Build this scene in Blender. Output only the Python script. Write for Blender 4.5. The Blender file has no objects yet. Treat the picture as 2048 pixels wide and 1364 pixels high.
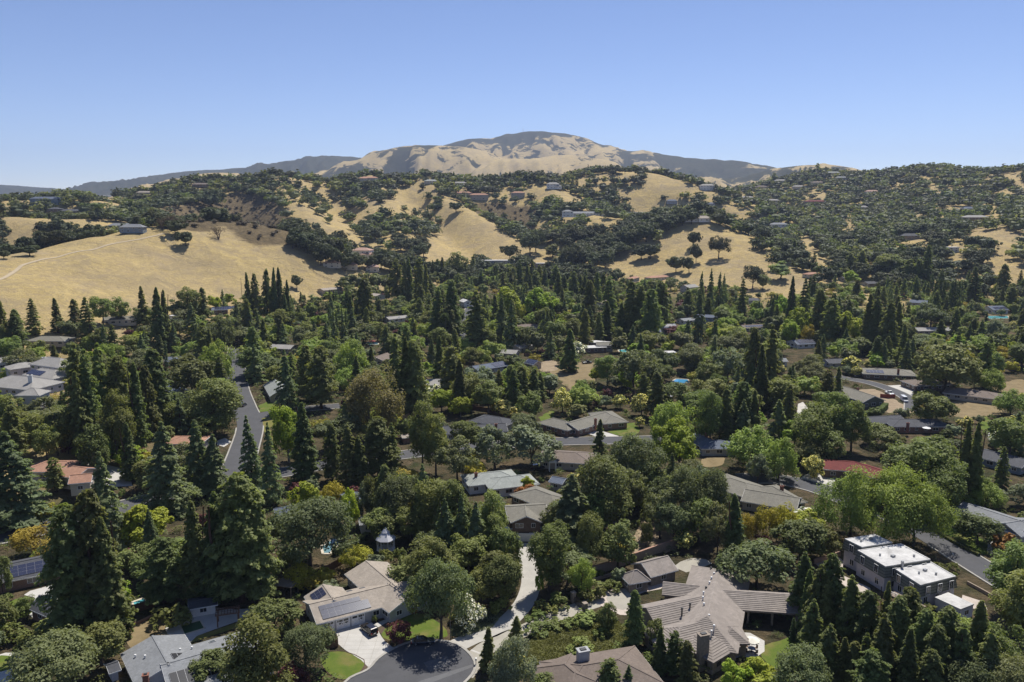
import bpy, bmesh, math, random
import numpy as np
from mathutils import Vector, Matrix
R_ = math.radians
SC = bpy.context.scene
COL = SC.collection
random.seed(7)
RNG = np.random.default_rng(11)

# ------------------------------------------------------------------ camera, sky, sun, exposure
FPX, CX, CY, HOR = 1593.0, 1024.0, 682.0, 400.0          # focal length in photo pixels, centre, horizon row
CAMZ = 90.0
PITCH = math.atan((CY - HOR) / FPX)
cam = bpy.data.cameras.new('camera')
cam.sensor_width = 36.0
cam.lens = FPX / 2048.0 * 36.0
cam.clip_start, cam.clip_end = 1.0, 60000.0
cam_o = bpy.data.objects.new('camera', cam)
COL.objects.link(cam_o)
cam_o.location = (0, 0, CAMZ)
cam_o.rotation_euler = (math.pi / 2 - PITCH, 0, 0)
SC.camera = cam_o

SUN_EL, SUN_AZ = 60.0, 25.0                              # sun ahead of the camera, 25 degrees to the right
W = bpy.data.worlds.new('World')
SC.world = W
W.use_nodes = True
nt = W.node_tree
sky = nt.nodes.new('ShaderNodeTexSky')
sky.sky_type = 'NISHITA'
sky.sun_disc = False
sky.sun_elevation = R_(SUN_EL)
sky.sun_rotation = R_(SUN_AZ)
sky.altitude = 3000
sky.air_density = 1.0
sky.dust_density = 0.0
sky.ozone_density = 3.2
bg = nt.nodes['Background']
gam = nt.nodes.new('ShaderNodeGamma'); gam.inputs[1].default_value = 1.0       # softer fall-off from horizon to zenith
tnt = nt.nodes.new('ShaderNodeMix'); tnt.data_type = 'RGBA'; tnt.blend_type = 'MULTIPLY'; tnt.inputs[0].default_value = 1.0
tnt.inputs[7].default_value = (0.82, 0.765, 0.84, 1)
nt.links.new(sky.outputs[0], gam.inputs[0]); nt.links.new(gam.outputs[0], tnt.inputs[6]); nt.links.new(tnt.outputs[2], bg.inputs[0])
bg.inputs[1].default_value = 0.126
sun = bpy.data.lights.new('sun', 'SUN')
sun.energy = 5.0
sun.angle = R_(0.53)
sun.color = (1.0, 0.955, 0.88)
sun_o = bpy.data.objects.new('sun', sun)
COL.objects.link(sun_o)
_sd = Vector((math.sin(R_(SUN_AZ)) * math.cos(R_(SUN_EL)), math.cos(R_(SUN_AZ)) * math.cos(R_(SUN_EL)), math.sin(R_(SUN_EL))))
sun_o.rotation_euler = _sd.to_track_quat('Z', 'Y').to_euler()
sun_o.location = (0, 0, 400)
SC.view_settings.view_transform = 'Standard'
SC.view_settings.look = 'None'
SC.view_settings.exposure = 0.25
SC.view_settings.gamma = 1.0
SC.render.engine = 'CYCLES'
SC.cycles.max_bounces = 6
SC.cycles.diffuse_bounces = 3
SC.cycles.glossy_bounces = 2
SC.cycles.transmission_bounces = 3
SC.cycles.transparent_max_bounces = 8
SC.cycles.volume_bounces = 0
SC.cycles.use_denoising = True
SC.cycles.caustics_reflective = False
SC.cycles.caustics_refractive = False

# ------------------------------------------------------------------ pixels and directions
SP, CP = math.sin(PITCH), math.cos(PITCH)
def raydir(px, py):
    a = (px - CX) / FPX
    b = -(py - CY) / FPX
    return a, CP + b * SP, -SP + b * CP                  # world x, y, z
def project(X, Y, Z):
    dz = Z - CAMZ
    f = Y * CP - dz * SP
    u = Y * SP + dz * CP
    return CX + FPX * X / f, CY - FPX * u / f
def plane(px, py, z):                                    # point of a pixel's ray at height z
    a, b, c = raydir(px, py)
    t = (z - CAMZ) / c
    return a * t, b * t
def at_dist(px, py, d):                                  # point of a pixel's ray at ground distance d
    a, b, c = raydir(px, py)
    t = d / math.hypot(a, b)
    return a * t, b * t, CAMZ + c * t

# ------------------------------------------------------------------ noise in numpy
def _hash(ix, iy, s):
    n = (ix * 374761393 + iy * 668265263 + s * 974634541) & 0x7fffffff
    n = ((n ^ (n >> 13)) * 1274126177) & 0x7fffffff
    return ((n ^ (n >> 16)) & 0xffff) / 65535.0
def vnoise(x, y, s=0):
    x = np.asarray(x, float); y = np.asarray(y, float)
    ix = np.floor(x).astype(np.int64); iy = np.floor(y).astype(np.int64)
    fx = x - ix; fy = y - iy
    fx = fx * fx * (3 - 2 * fx); fy = fy * fy * (3 - 2 * fy)
    a = _hash(ix, iy, s); b = _hash(ix + 1, iy, s); c = _hash(ix, iy + 1, s); d = _hash(ix + 1, iy + 1, s)
    return (a * (1 - fx) + b * fx) * (1 - fy) + (c * (1 - fx) + d * fx) * fy
def fbm(x, y, s=0, o=4):
    r = 0; amp = 0.5
    for k in range(o):
        r = r + amp * vnoise(x * 2 ** k + 17.3 * k, y * 2 ** k - 9.1 * k, s + k); amp *= 0.5
    return r

# ------------------------------------------------------------------ terrain: ridges through crest points (pixel, pixel, distance)
# (crest points, half width, cover 0 = dry grass .. 1 = chaparral)
RIDGES = [
 # golden hill
 ([(-140,536,640),(0,516,690),(140,494,730),(235,471,770),(330,451,800),(400,442,830),(455,444,840),(520,465,850),(580,498,850),(640,536,835),(672,558,820)], 225, 0.0),
 ([(-200,446,1060),(0,433,1040),(110,438,1020),(215,442,1040)], 170, 0.0),
 ([(-400,410,1400),(-150,406,1380),(0,402,1350),(100,398,1290),(170,402,1250)], 230, 0.05),
 # wooded ridge with houses
 ([(100,402,1500),(200,395,1540),(280,394,1560),(330,386,1560),(400,374,1540),(470,366,1520),(560,364,1500),(650,362,1500),(740,364,1500),(850,364,1490),(950,365,1480),(1060,366,1480),(1130,374,1480),(1200,372,1500)], 420, 0.12),
 # spurs of that ridge
 ([(400,380,1480),(330,418,1260),(250,452,1080)], 200, 0.1),
 ([(560,368,1460),(600,402,1260),(640,450,1120),(655,490,1010)], 170, 0.1),
 ([(740,366,1460),(770,400,1300),(800,450,1130),(800,510,960)], 170, 0.1),
 ([(850,368,1450),(900,401,1300),(960,432,1180),(1040,482,1050),(1065,520,950)], 130, 0.0),
 ([(1060,370,1450),(1110,388,1370),(1160,420,1200),(1210,436,1120),(1150,470,1050)], 150, 0.05),
 # golden hill with the diagonal band of oaks
 ([(1240,432,1230),(1330,436,1120),(1395,441,1030),(1440,463,990),(1500,490,940),(1560,525,880),(1645,578,770)], 215, 0.0),
 ([(1395,441,1030),(1300,485,980),(1200,520,930),(1130,548,890)], 130, 0.0),
 # knoll
 ([(1150,372,1560),(1190,354,1540),(1240,349,1520),(1290,349,1500),(1340,360,1470),(1400,380,1440),(1460,402,1400)], 300, 0.0),
 # wooded hills to the east
 ([(1450,398,1750),(1500,386,1850),(1570,374,1950),(1650,358,2000),(1750,353,2000),(1850,352,1950),(1950,352,1850),(2060,356,1750),(2250,350,1700)], 640, 0.15),
 ([(1650,362,1900),(1680,410,1600),(1640,470,1250)], 330, 0.15),
 ([(1850,356,1900),(1890,400,1500),(1840,455,1200),(1800,498,1000)], 300, 0.15),
 ([(2060,356,1750),(2080,400,1400),(2060,450,1100),(1990,480,1000)], 280, 0.1),
 # hill behind the ridge
 ([(260,390,2900),(320,376,2900),(370,362,2900),(430,368,2900),(520,380,2900)], 500, 0.0),
 ([(400,368,4300),(445,345,4300),(470,352,4300),(520,372,4300)], 700, 0.05),
 # the far mountain
 ([(340,372,7600),(400,352,7600),(470,337,7600),(505,335,7600),(550,345,7600),(600,337,7500),(640,325,7400),(675,313,7300),(705,318,7200),(760,318,7000),(820,330,6800)], 2100, 1.0),
 ([(700,350,5200),(755,316,5300),(800,299,5400),(830,292,5400),(870,290,5400),(905,293,5400),(940,310,5300),(1000,336,5200)], 900, 0.40),
 ([(880,310,6700),(925,293,6700),(945,282,6700),(965,276,6700),(1000,277,6700),(1030,272,6800),(1048,265,6800),(1075,262,6800),(1110,266,6800),(1140,279,6800),(1170,289,6700),(1200,298,6600),(1260,302,6500)], 1300, 0.46),
 ([(1200,298,6500),(1280,304,6400),(1330,311,6300),(1400,317,6200),(1450,320,6100),(1490,327,6000),(1520,338,5900),(1600,352,5700)], 1300, 0.5),
 ([(1050,318,5000),(1130,310,5200),(1190,318,5000),(1230,340,4700)], 900, 0.22),
 ([(1500,352,4600),(1560,343,4600),(1600,332,4600),(1620,330,4600),(1650,340,4600),(1710,346,4500),(1780,352,4400)], 1000, 0.4),
 ([(1770,352,4300),(1800,346,4300),(1832,337,4300),(1855,342,4300),(1890,352,4300)], 700, 0.8),
 ([(-500,380,8800),(-150,372,8800),(0,370,8800),(30,373,8800),(60,382,8800),(95,394,8800),(125,402,8800)], 1500, 1.0),
 ([(1990,362,2600),(2060,352,2600),(2300,345,2600)], 500, 0.0),
 # knoll under the house with the stair tower
 ([(-60,800,290),(20,795,295),(90,790,300)], 60, 0.0),
]
PADS = []                                                # (x, y, radius, z) levelled house pads
def build_ridges():
    out = []
    for pts, w, cov in RIDGES:
        P = np.array([at_dist(*p) for p in pts])
        if len(pts) == 3 and w == 60:
            P[:, 2] = 7.0
        out.append((P, w, cov))
    return out
RR = build_ridges()
def terrain(X, Y, cover=False):
    X = np.asarray(X, float); Y = np.asarray(Y, float)
    acc = np.zeros_like(X); hbig = np.zeros_like(X); best = np.zeros_like(X); cov = np.zeros_like(X)
    warpx = 26 * (fbm(X / 160, Y / 160, 3, 3) - 0.45); warpy = 26 * (fbm(X / 160, Y / 160, 9, 3) - 0.45)
    for P, w, c in RR:
        big = w > 650
        k = 5.0 if big else 1.0
        if big:
            wx = X + 150 * (fbm(X / 900, Y / 900, 21, 4) - 0.46); wy = Y + 150 * (fbm(X / 900, Y / 900, 33, 4) - 0.46)
        else:
            wx = X + warpx; wy = Y + warpy
        h = np.zeros_like(X); tm = np.ones_like(X)
        if big:                                          # ravines between the spurs of the mountain
            rd = 1 - np.abs(2 * fbm(wx / 430, wy / 1500, 41, 5) / 0.94 - 1)
        else:
            sm = fbm(X / 70, Y / 70, 5, 3)
        for i in range(len(P) - 1):
            ax, ay, az = P[i]; bx, by, bz_ = P[i + 1]
            dx, dy = bx - ax, by - ay
            t = np.clip(((wx - ax) * dx + (wy - ay) * dy) / (dx * dx + dy * dy), 0, 1)
            d = np.clip(np.hypot(wx - ax - t * dx, wy - ay - t * dy) / w, 0, 1)
            tm = np.minimum(tm, d)
            prof = 0.5 * (1 + np.cos(np.pi * d))
            if big: prof = prof ** 0.85
            h = np.maximum(h, np.maximum(az + t * (bz_ - az), 0.5) * prof)
        if big:
            r2 = 1 - np.abs(2 * fbm(wx / 170 + 5, wy / 620, 63, 4) / 0.94 - 1)
            env = np.clip(tm * 3.0, 0, 1) * np.clip((1 - tm) * 4, 0, 1)
            h = h * (1 - 0.45 * np.clip(tm * 2.6, 0, 1) * np.clip(1 - rd, 0, 1) * 1.5) + env * (120 * (r2 - .62))
        else: h = h * (1 - 0.24 * np.clip(tm * 2, 0, 1) * sm)
        if big: hbig = np.maximum(hbig, h)
        else: acc += np.maximum(h, 0) ** 6
        wgt = (np.maximum(h, 0.01) / 100.0) ** 9
        best += wgt; cov += wgt * (c + (0.75 * (0.72 - r2) + 0.6 * (0.70 - rd) if big else 0.0))
    cov = cov / np.maximum(best, 1e-30)
    h = np.maximum(acc ** (1 / 6.0), hbig)
    cov = cov + 0.40 * np.clip((h - 590) / 70, 0, 1)
    h = np.where(h < 0.02, 0, h)
    h = h + np.clip((h - 3) / 20, 0, 1) * (3.2 * (fbm(X / 34, Y / 34, 15, 3) - .44) + 1.2 * (fbm(X / 11, Y / 13, 19, 2) - .38))
    for (x, y, r, z) in PADS:
        d = np.hypot(X - x, Y - y)
        k = np.clip((d - r) / (r * 0.8 + 4), 0, 1); k = k * k * (3 - 2 * k)
        h = z * (1 - k) + h * k
    return (h, cov) if cover else h

# polar sheet: fine in front of the camera, coarse behind it
AZ = np.radians(np.concatenate([np.arange(-180, -38, 5.0), np.linspace(-38, 38, 480), np.arange(43, 180, 5.0)]))
DD = np.concatenate([[6.0], np.geomspace(25, 11200, 500)])
LD = np.log(DD)
GX = np.sin(AZ)[:, None] * DD[None, :]
GY = np.cos(AZ)[:, None] * DD[None, :]
GH = GC = None
def make_grid():
    global GH, GC
    GH, GC = terrain(GX, GY, True)
    GH[:, DD > 11000] = np.minimum(GH[:, DD > 11000], 0)
def H(x, y):                                             # height of the ground sheet
    a = np.arctan2(x, y); d = np.maximum(np.hypot(x, y), 6.1)
    i = np.clip(np.searchsorted(AZ, a) - 1, 0, len(AZ) - 2)
    j = np.clip(np.searchsorted(DD, d) - 1, 0, len(DD) - 2)
    fa = (a - AZ[i]) / (AZ[i + 1] - AZ[i]); fd = (d - DD[j]) / (DD[j + 1] - DD[j])
    fa = np.clip(fa, 0, 1); fd = np.clip(fd, 0, 1)
    return (GH[i, j] * (1 - fa) + GH[i + 1, j] * fa) * (1 - fd) + (GH[i, j + 1] * (1 - fa) + GH[i + 1, j + 1] * fa) * fd
_DS = np.geomspace(60, 11000, 2600)
def ground(px, py):                                      # where a pixel's ray meets the ground
    a, b, c = raydir(px, py)
    r = math.hypot(a, b)
    z = CAMZ + _DS * c / r
    hh = H(_DS * a / r, _DS * b / r)
    k = np.nonzero(z <= hh)[0]
    if len(k) == 0:
        return None
    k = k[0]
    if k > 0:
        d0 = z[k - 1] - hh[k - 1]; d1 = z[k] - hh[k]
        f = d0 / max(d0 - d1, 1e-9)
        d = _DS[k - 1] + f * (_DS[k] - _DS[k - 1])
    else:
        d = _DS[0]
    x, y = d * a / r, d * b / r
    return x, y, float(H(np.array([x]), np.array([y]))[0])

# ------------------------------------------------------------------ materials
MATS = {}
def nodes(name):
    m = bpy.data.materials.new(name); m.use_nodes = True
    return m, m.node_tree, m.node_tree.nodes['Principled BSDF']
def mixc(nt, fac, a, b, blend='MIX'):
    n = nt.nodes.new('ShaderNodeMix'); n.data_type = 'RGBA'; n.blend_type = blend
    for s, v in ((n.inputs[0], fac), (n.inputs[6], a), (n.inputs[7], b)):
        if hasattr(v, 'is_linked'): nt.links.new(v, s)
        elif isinstance(v, (int, float)): s.default_value = v if s.type == 'VALUE' else (v, v, v, 1)
        else: s.default_value = (*v, 1)
    return n.outputs[2]
def noise(nt, scale, detail=4, rough=0.6, vec=None, dist=0.0):
    n = nt.nodes.new('ShaderNodeTexNoise'); n.inputs['Scale'].default_value = scale
    n.inputs['Detail'].default_value = detail; n.inputs['Roughness'].default_value = rough; n.inputs['Distortion'].default_value = dist
    if vec is not None: nt.links.new(vec, n.inputs['Vector'])
    return n.outputs['Fac']
def ramp(nt, fac, a, b):
    n = nt.nodes.new('ShaderNodeMapRange'); nt.links.new(fac, n.inputs[0])
    n.inputs[1].default_value = a; n.inputs[2].default_value = b
    return n.outputs[0]
def math_(nt, op, a, b=0.0):
    n = nt.nodes.new('ShaderNodeMath'); n.operation = op
    for s, v in ((n.inputs[0], a), (n.inputs[1], b)):
        if hasattr(v, 'is_linked'): nt.links.new(v, s)
        else: s.default_value = v
    return n.outputs[0]
def geo_pos(nt, scale=None):
    g = nt.nodes.new('ShaderNodeNewGeometry')
    if scale is None: return g.outputs['Position']
    m = nt.nodes.new('ShaderNodeVectorMath'); m.operation = 'MULTIPLY'
    nt.links.new(g.outputs['Position'], m.inputs[0]); m.inputs[1].default_value = scale
    return m.outputs[0]
def obj_pos(nt):
    return nt.nodes.new('ShaderNodeTexCoord').outputs['Object']
def bump(nt, bs, h, dist, strength=1.0):
    b = nt.nodes.new('ShaderNodeBump'); b.inputs['Distance'].default_value = dist; b.inputs['Strength'].default_value = strength
    nt.links.new(h, b.inputs['Height']); nt.links.new(b.outputs[0], bs.inputs['Normal'])
def mat(name, col, rough=0.8, var=0.25, scale=1.2, metal=0.0, spec=0.3, stain=0.0):
    """plain painted / mineral surface with mottled colour"""
    if name in MATS: return MATS[name]
    m, nt, bs = nodes(name)
    p = geo_pos(nt)
    n1 = noise(nt, scale, 5, 0.65, p)
    c = mixc(nt, ramp(nt, n1, 0.3, 0.7), tuple(v * (1 - var) for v in col), tuple(min(1, v * (1 + var)) for v in col))
    if stain:
        n2 = noise(nt, scale * 0.22, 4, 0.7, p, 0.6)
        c = mixc(nt, math_(nt, 'MULTIPLY', ramp(nt, n2, 0.52, 0.72), stain), c, tuple(v * 0.45 for v in col))
    nt.links.new(c, bs.inputs['Base Color'])
    bs.inputs['Roughness'].default_value = rough
    bs.inputs['Metallic'].default_value = metal
    bs.inputs['Specular IOR Level'].default_value = spec
    MATS[name] = m
    return m
def roof_mat(name, col, scale=1.0):
    """shingles: fine blocky mottling with weather streaks"""
    if name in MATS: return MATS[name]
    m, nt, bs = nodes(name)
    p = geo_pos(nt)
    v = nt.nodes.new('ShaderNodeTexVoronoi'); v.inputs['Scale'].default_value = 2.6 * scale; nt.links.new(p, v.inputs['Vector'])
    w = nt.nodes.new('ShaderNodeSeparateColor'); nt.links.new(v.outputs['Color'], w.inputs[0])
    n2 = noise(nt, 0.35, 4, 0.7, p)
    n3 = noise(nt, 6.0, 2, 0.5, p)
    c = mixc(nt, w.outputs[0], tuple(x * 0.8 for x in col), tuple(x * 1.18 for x in col))
    c = mixc(nt, ramp(nt, n2, 0.35, 0.75), c, tuple(x * 0.72 for x in col))
    c = mixc(nt, math_(nt, 'MULTIPLY', n3, 0.35), c, tuple(x * 1.3 for x in col))
    nt.links.new(c, bs.inputs['Base Color'])
    bs.inputs['Roughness'].default_value = 0.85
    bs.inputs['Specular IOR Level'].default_value = 0.25
    bump(nt, bs, n3, 0.03)
    MATS[name] = m
    return m
def leaf_mat(name, col, trans=0.28, hue=0.10, val=0.35, alt=None, altf=0.0):
    if name in MATS: return MATS[name]
    m, nt, bs = nodes(name)
    oi = nt.nodes.new('ShaderNodeObjectInfo')
    at = nt.nodes.new('ShaderNodeAttribute'); at.attribute_name = 'tint'
    c = mixc(nt, at.outputs['Fac'], tuple(v * 0.72 for v in col), tuple(v * 1.32 for v in col))
    if alt:
        n = nt.nodes.new('ShaderNodeAttribute'); n.attribute_name = 'pick'
        c = mixc(nt, math_(nt, 'GREATER_THAN', n.outputs['Fac'], 1 - altf), c, alt)
    hs = nt.nodes.new('ShaderNodeHueSaturation')
    nt.links.new(c, hs.inputs['Color'])
    r = oi.outputs['Random']
    nt.links.new(math_(nt, 'ADD', math_(nt, 'MULTIPLY', r, hue), 0.5 - hue * 0.5), hs.inputs['Hue'])
    r2 = math_(nt, 'FRACT', math_(nt, 'MULTIPLY', r, 7.31))
    nt.links.new(math_(nt, 'ADD', math_(nt, 'MULTIPLY', r2, val), 1 - val * 0.5), hs.inputs['Value'])
    nt.links.new(hs.outputs[0], bs.inputs['Base Color'])
    bs.inputs['Roughness'].default_value = 0.6
    bs.inputs['Specular IOR Level'].default_value = 0.12
    tr = nt.nodes.new('ShaderNodeBsdfTranslucent')
    k = 2.6 * trans                                      # leaves pass about as much light as they throw back, yellower
    nt.links.new(mixc(nt, 1.0, hs.outputs[0], (1.2 * k, 1.22 * k, 0.6 * k), 'MULTIPLY'), tr.inputs['Color'])
    mx = nt.nodes.new('ShaderNodeAddShader')
    nt.links.new(bs.outputs[0], mx.inputs[0]); nt.links.new(tr.outputs[0], mx.inputs[1])
    nt.links.new(mx.outputs[0], nt.nodes['Material Output'].inputs['Surface'])
    MATS[name] = m
    return m
def ground_mat():
    m, nt, bs = nodes('ground')
    p = geo_pos(nt)
    at = nt.nodes.new('ShaderNodeAttribute'); at.attribute_name = 'hill'      # 0 valley .. 1 dry grass hills
    cv = nt.nodes.new('ShaderNodeAttribute'); cv.attribute_name = 'cover'     # chaparral share
    sb = nt.nodes.new('ShaderNodeAttribute'); sb.attribute_name = 'scrub'
    n_big = noise(nt, 0.011, 5, 0.6, p, 0.4)
    n_mid = noise(nt, 0.09, 6, 0.72, p, 0.8)
    n_fin = noise(nt, 0.55, 4, 0.75, geo_pos(nt, (1.0, 2.4, 3.2)), 1.2)
    gold = mixc(nt, ramp(nt, n_mid, 0.3, 0.7), (0.46, 0.345, 0.140), (0.66, 0.510, 0.220))
    gold = mixc(nt, math_(nt, 'MULTIPLY', ramp(nt, n_big, 0.45, 0.7), 0.65), gold, (0.43, 0.335, 0.20))
    gold = mixc(nt, math_(nt, 'MULTIPLY', ramp(nt, n_fin, 0.42, 0.70), 0.78), gold, (0.27, 0.20, 0.105))
    n_str = noise(nt, 0.16, 5, 0.7, geo_pos(nt, (0.6, 1.0, 4.5)), 1.0)
    gold = mixc(nt, math_(nt, 'MULTIPLY', ramp(nt, n_str, 0.47, 0.62), 0.7), gold, (0.35, 0.27, 0.165))
    gold = mixc(nt, math_(nt, 'MULTIPLY', ramp(nt, noise(nt, 0.02, 4, 0.6, p, 2.0), 0.55, 0.68), 0.55), gold, (0.38, 0.30, 0.20))
    gold = mixc(nt, math_(nt, 'MULTIPLY', ramp(nt, noise(nt, 0.045, 3, 0.5, p, 1.5), 0.58, 0.75), 0.5), gold, (0.62, 0.46, 0.20))
    gold = mixc(nt, math_(nt, 'MULTIPLY', ramp(nt, noise(nt, 0.028, 6, 0.7, p, 1.2), 0.48, 0.62), 0.75), gold, (0.33, 0.262, 0.155))
    gold = mixc(nt, math_(nt, 'MULTIPLY', ramp(nt, noise(nt, 0.4, 5, 0.75, p, 0.5), 0.52, 0.72), 0.45), gold, (0.24, 0.185, 0.10))
    # chaparral and woods of the far slopes
    n_p = noise(nt, 0.0062, 8, 0.68, p, 0.9)
    msk = math_(nt, 'ADD', math_(nt, 'ADD', math_(nt, 'MULTIPLY', n_p, 0.95), 0.025), math_(nt, 'SUBTRACT', math_(nt, 'MULTIPLY', cv.outputs['Fac'], 0.60), 0.135))
    msk = ramp(nt, msk, 0.5, 0.53)
    far = nt.nodes.new('ShaderNodeAttribute'); far.attribute_name = 'far'
    msk = math_(nt, 'MULTIPLY', msk, far.outputs['Fac'])
    chap = mixc(nt, ramp(nt, noise(nt, 0.03, 5, 0.7, p), 0.3, 0.7), (0.030, 0.036, 0.020), (0.075, 0.068, 0.036))
    gold = mixc(nt, msk, gold, chap)
    scr = mixc(nt, ramp(nt, noise(nt, 0.25, 5, 0.75, p), 0.35, 0.7), (0.055, 0.045, 0.030), (0.20, 0.15, 0.085))
    gold = mixc(nt, math_(nt, 'MULTIPLY', ramp(nt, math_(nt, 'ADD', sb.outputs['Fac'], math_(nt, 'MULTIPLY', math_(nt, 'SUBTRACT', n_mid, 0.5), 0.9)), 0.35, 0.65), 0.9), gold, scr)
    # valley: mulch, dry ground, weeds
    v1 = noise(nt, 0.16, 5, 0.7, p, 0.5)
    val = mixc(nt, ramp(nt, v1, 0.38, 0.62), (0.050, 0.050, 0.027), (0.150, 0.112, 0.066))
    val = mixc(nt, math_(nt, 'MULTIPLY', ramp(nt, noise(nt, 0.05, 4, 0.6, p), 0.52, 0.66), 0.8), val, (0.045, 0.060, 0.022))
    val = mixc(nt, math_(nt, 'MULTIPLY', ramp(nt, noise(nt, 0.9, 4, 0.7, p), 0.45, 0.75), 0.5), val, (0.10, 0.078, 0.05))
    c = mixc(nt, at.outputs['Fac'], val, gold)
    nt.links.new(c, bs.inputs['Base Color'])
    bs.inputs['Roughness'].default_value = 0.95
    bs.inputs['Specular IOR Level'].default_value = 0.05
    hb = math_(nt, 'ADD', math_(nt, 'MULTIPLY', n_mid, 1.0), math_(nt, 'MULTIPLY', n_fin, 0.35))
    bump(nt, bs, hb, 2.4, 1.0)
    return m
def grass_mat(name, a, b, brown=0.0, sc=0.4):
    if name in MATS: return MATS[name]
    m, nt, bs = nodes(name)
    p = geo_pos(nt)
    n1 = noise(nt, sc, 5, 0.7, p, 0.6); n2 = noise(nt, 4.0, 3, 0.7, p)
    c = mixc(nt, ramp(nt, n1, 0.3, 0.7), a, b)
    if brown: c = mixc(nt, math_(nt, 'MULTIPLY', ramp(nt, noise(nt, sc * 0.5, 3, 0.5, p), 0.5, 0.65), brown), c, (0.28, 0.19, 0.09))
    c = mixc(nt, math_(nt, 'MULTIPLY', n2, 0.5), c, tuple(v * 0.5 for v in a))
    nt.links.new(c, bs.inputs['Base Color']); bs.inputs['Roughness'].default_value = 0.9; bs.inputs['Specular IOR Level'].default_value = 0.1
    bump(nt, bs, n2, 0.05)
    MATS[name] = m
    return m
def paving_mat(name, a, seams=0.0, dark=0.5):
    """asphalt or concrete: patches, cracks, tyre wear"""
    if name in MATS: return MATS[name]
    m, nt, bs = nodes(name)
    p = geo_pos(nt)
    n1 = noise(nt, 0.25, 5, 0.7, p, 0.4); n2 = noise(nt, 5.0, 3, 0.6, p); n3 = noise(nt, 0.9, 4, 0.7, p, 1.5)
    c = mixc(nt, ramp(nt, n1, 0.3, 0.7), tuple(v * 0.86 for v in a), tuple(v * 1.14 for v in a))
    c = mixc(nt, math_(nt, 'MULTIPLY', ramp(nt, n3, 0.56, 0.75), dark), c, tuple(v * 0.55 for v in a))
    c = mixc(nt, math_(nt, 'MULTIPLY', n2, 0.3), c, tuple(v * 0.7 for v in a))
    if seams:
        br = nt.nodes.new('ShaderNodeTexBrick'); nt.links.new(p, br.inputs['Vector'])
        br.inputs['Scale'].default_value = seams; br.inputs['Mortar Size'].default_value = 0.008; br.offset = 0.0
        br.inputs['Color1'].default_value = br.inputs['Color2'].default_value = (1, 1, 1, 1); br.inputs['Mortar'].default_value = (0.80, 0.78, 0.75, 1)
        c = mixc(nt, 1.0, c, br.outputs['Color'], 'MULTIPLY')
    nt.links.new(c, bs.inputs['Base Color']); bs.inputs['Roughness'].default_value = 0.88; bs.inputs['Specular IOR Level'].default_value = 0.2
    MATS[name] = m
    return m
def simple(name, col, rough=0.5, metal=0.0, spec=0.5, coat=0.0):
    if name in MATS: return MATS[name]
    m, nt, bs = nodes(name)
    n = noise(nt, 1.7, 3, 0.6, geo_pos(nt))
    nt.links.new(mixc(nt, n, tuple(v * 0.9 for v in col), tuple(min(1, v * 1.1) for v in col)), bs.inputs['Base Color'])
    bs.inputs['Roughness'].default_value = rough; bs.inputs['Metallic'].default_value = metal
    bs.inputs['Specular IOR Level'].default_value = spec; bs.inputs['Coat Weight'].default_value = coat
    MATS[name] = m
    return m
def water_mat(name, col):
    if name in MATS: return MATS[name]
    m, nt, bs = nodes(name)
    n = noise(nt, 1.3, 3, 0.6, geo_pos(nt))
    nt.links.new(mixc(nt, n, tuple(v * 0.85 for v in col), tuple(v * 1.15 for v in col)), bs.inputs['Base Color'])
    bs.inputs['Roughness'].default_value = 0.06; bs.inputs['IOR'].default_value = 1.33
    bump(nt, bs, noise(nt, 2.5, 2, 0.5, geo_pos(nt)), 0.03, 0.6)
    MATS[name] = m
    return m

# ------------------------------------------------------------------ object helpers
def mesh_obj(name, V, Fc, mats, parent=None, loc=(0, 0, 0), midx=None, smooth=False):
    me = bpy.data.meshes.new(name)
    me.from_pydata([tuple(v) for v in V], [], [tuple(f) for f in Fc])
    for m in (mats if isinstance(mats, (list, tuple)) else [mats]): me.materials.append(m)
    if midx is not None: me.polygons.foreach_set('material_index', np.asarray(midx, np.int32))
    if smooth: me.polygons.foreach_set('use_smooth', np.ones(len(me.polygons), bool))
    me.update()
    o = bpy.data.objects.new(name, me); COL.objects.link(o)
    o.location = loc
    if parent is not None: o.parent = parent
    return o
def tag(o, label=None, cat=None, group=None, kind=None):
    if label: o['label'] = label
    if cat: o['category'] = cat
    if group: o['group'] = group
    if kind: o['kind'] = kind
    return o
def empty(name, loc, rz=0.0):
    o = bpy.data.objects.new(name, None); COL.objects.link(o)
    o.location = loc; o.rotation_euler = (0, 0, rz); o.empty_display_size = 0.5
    return o
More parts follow.
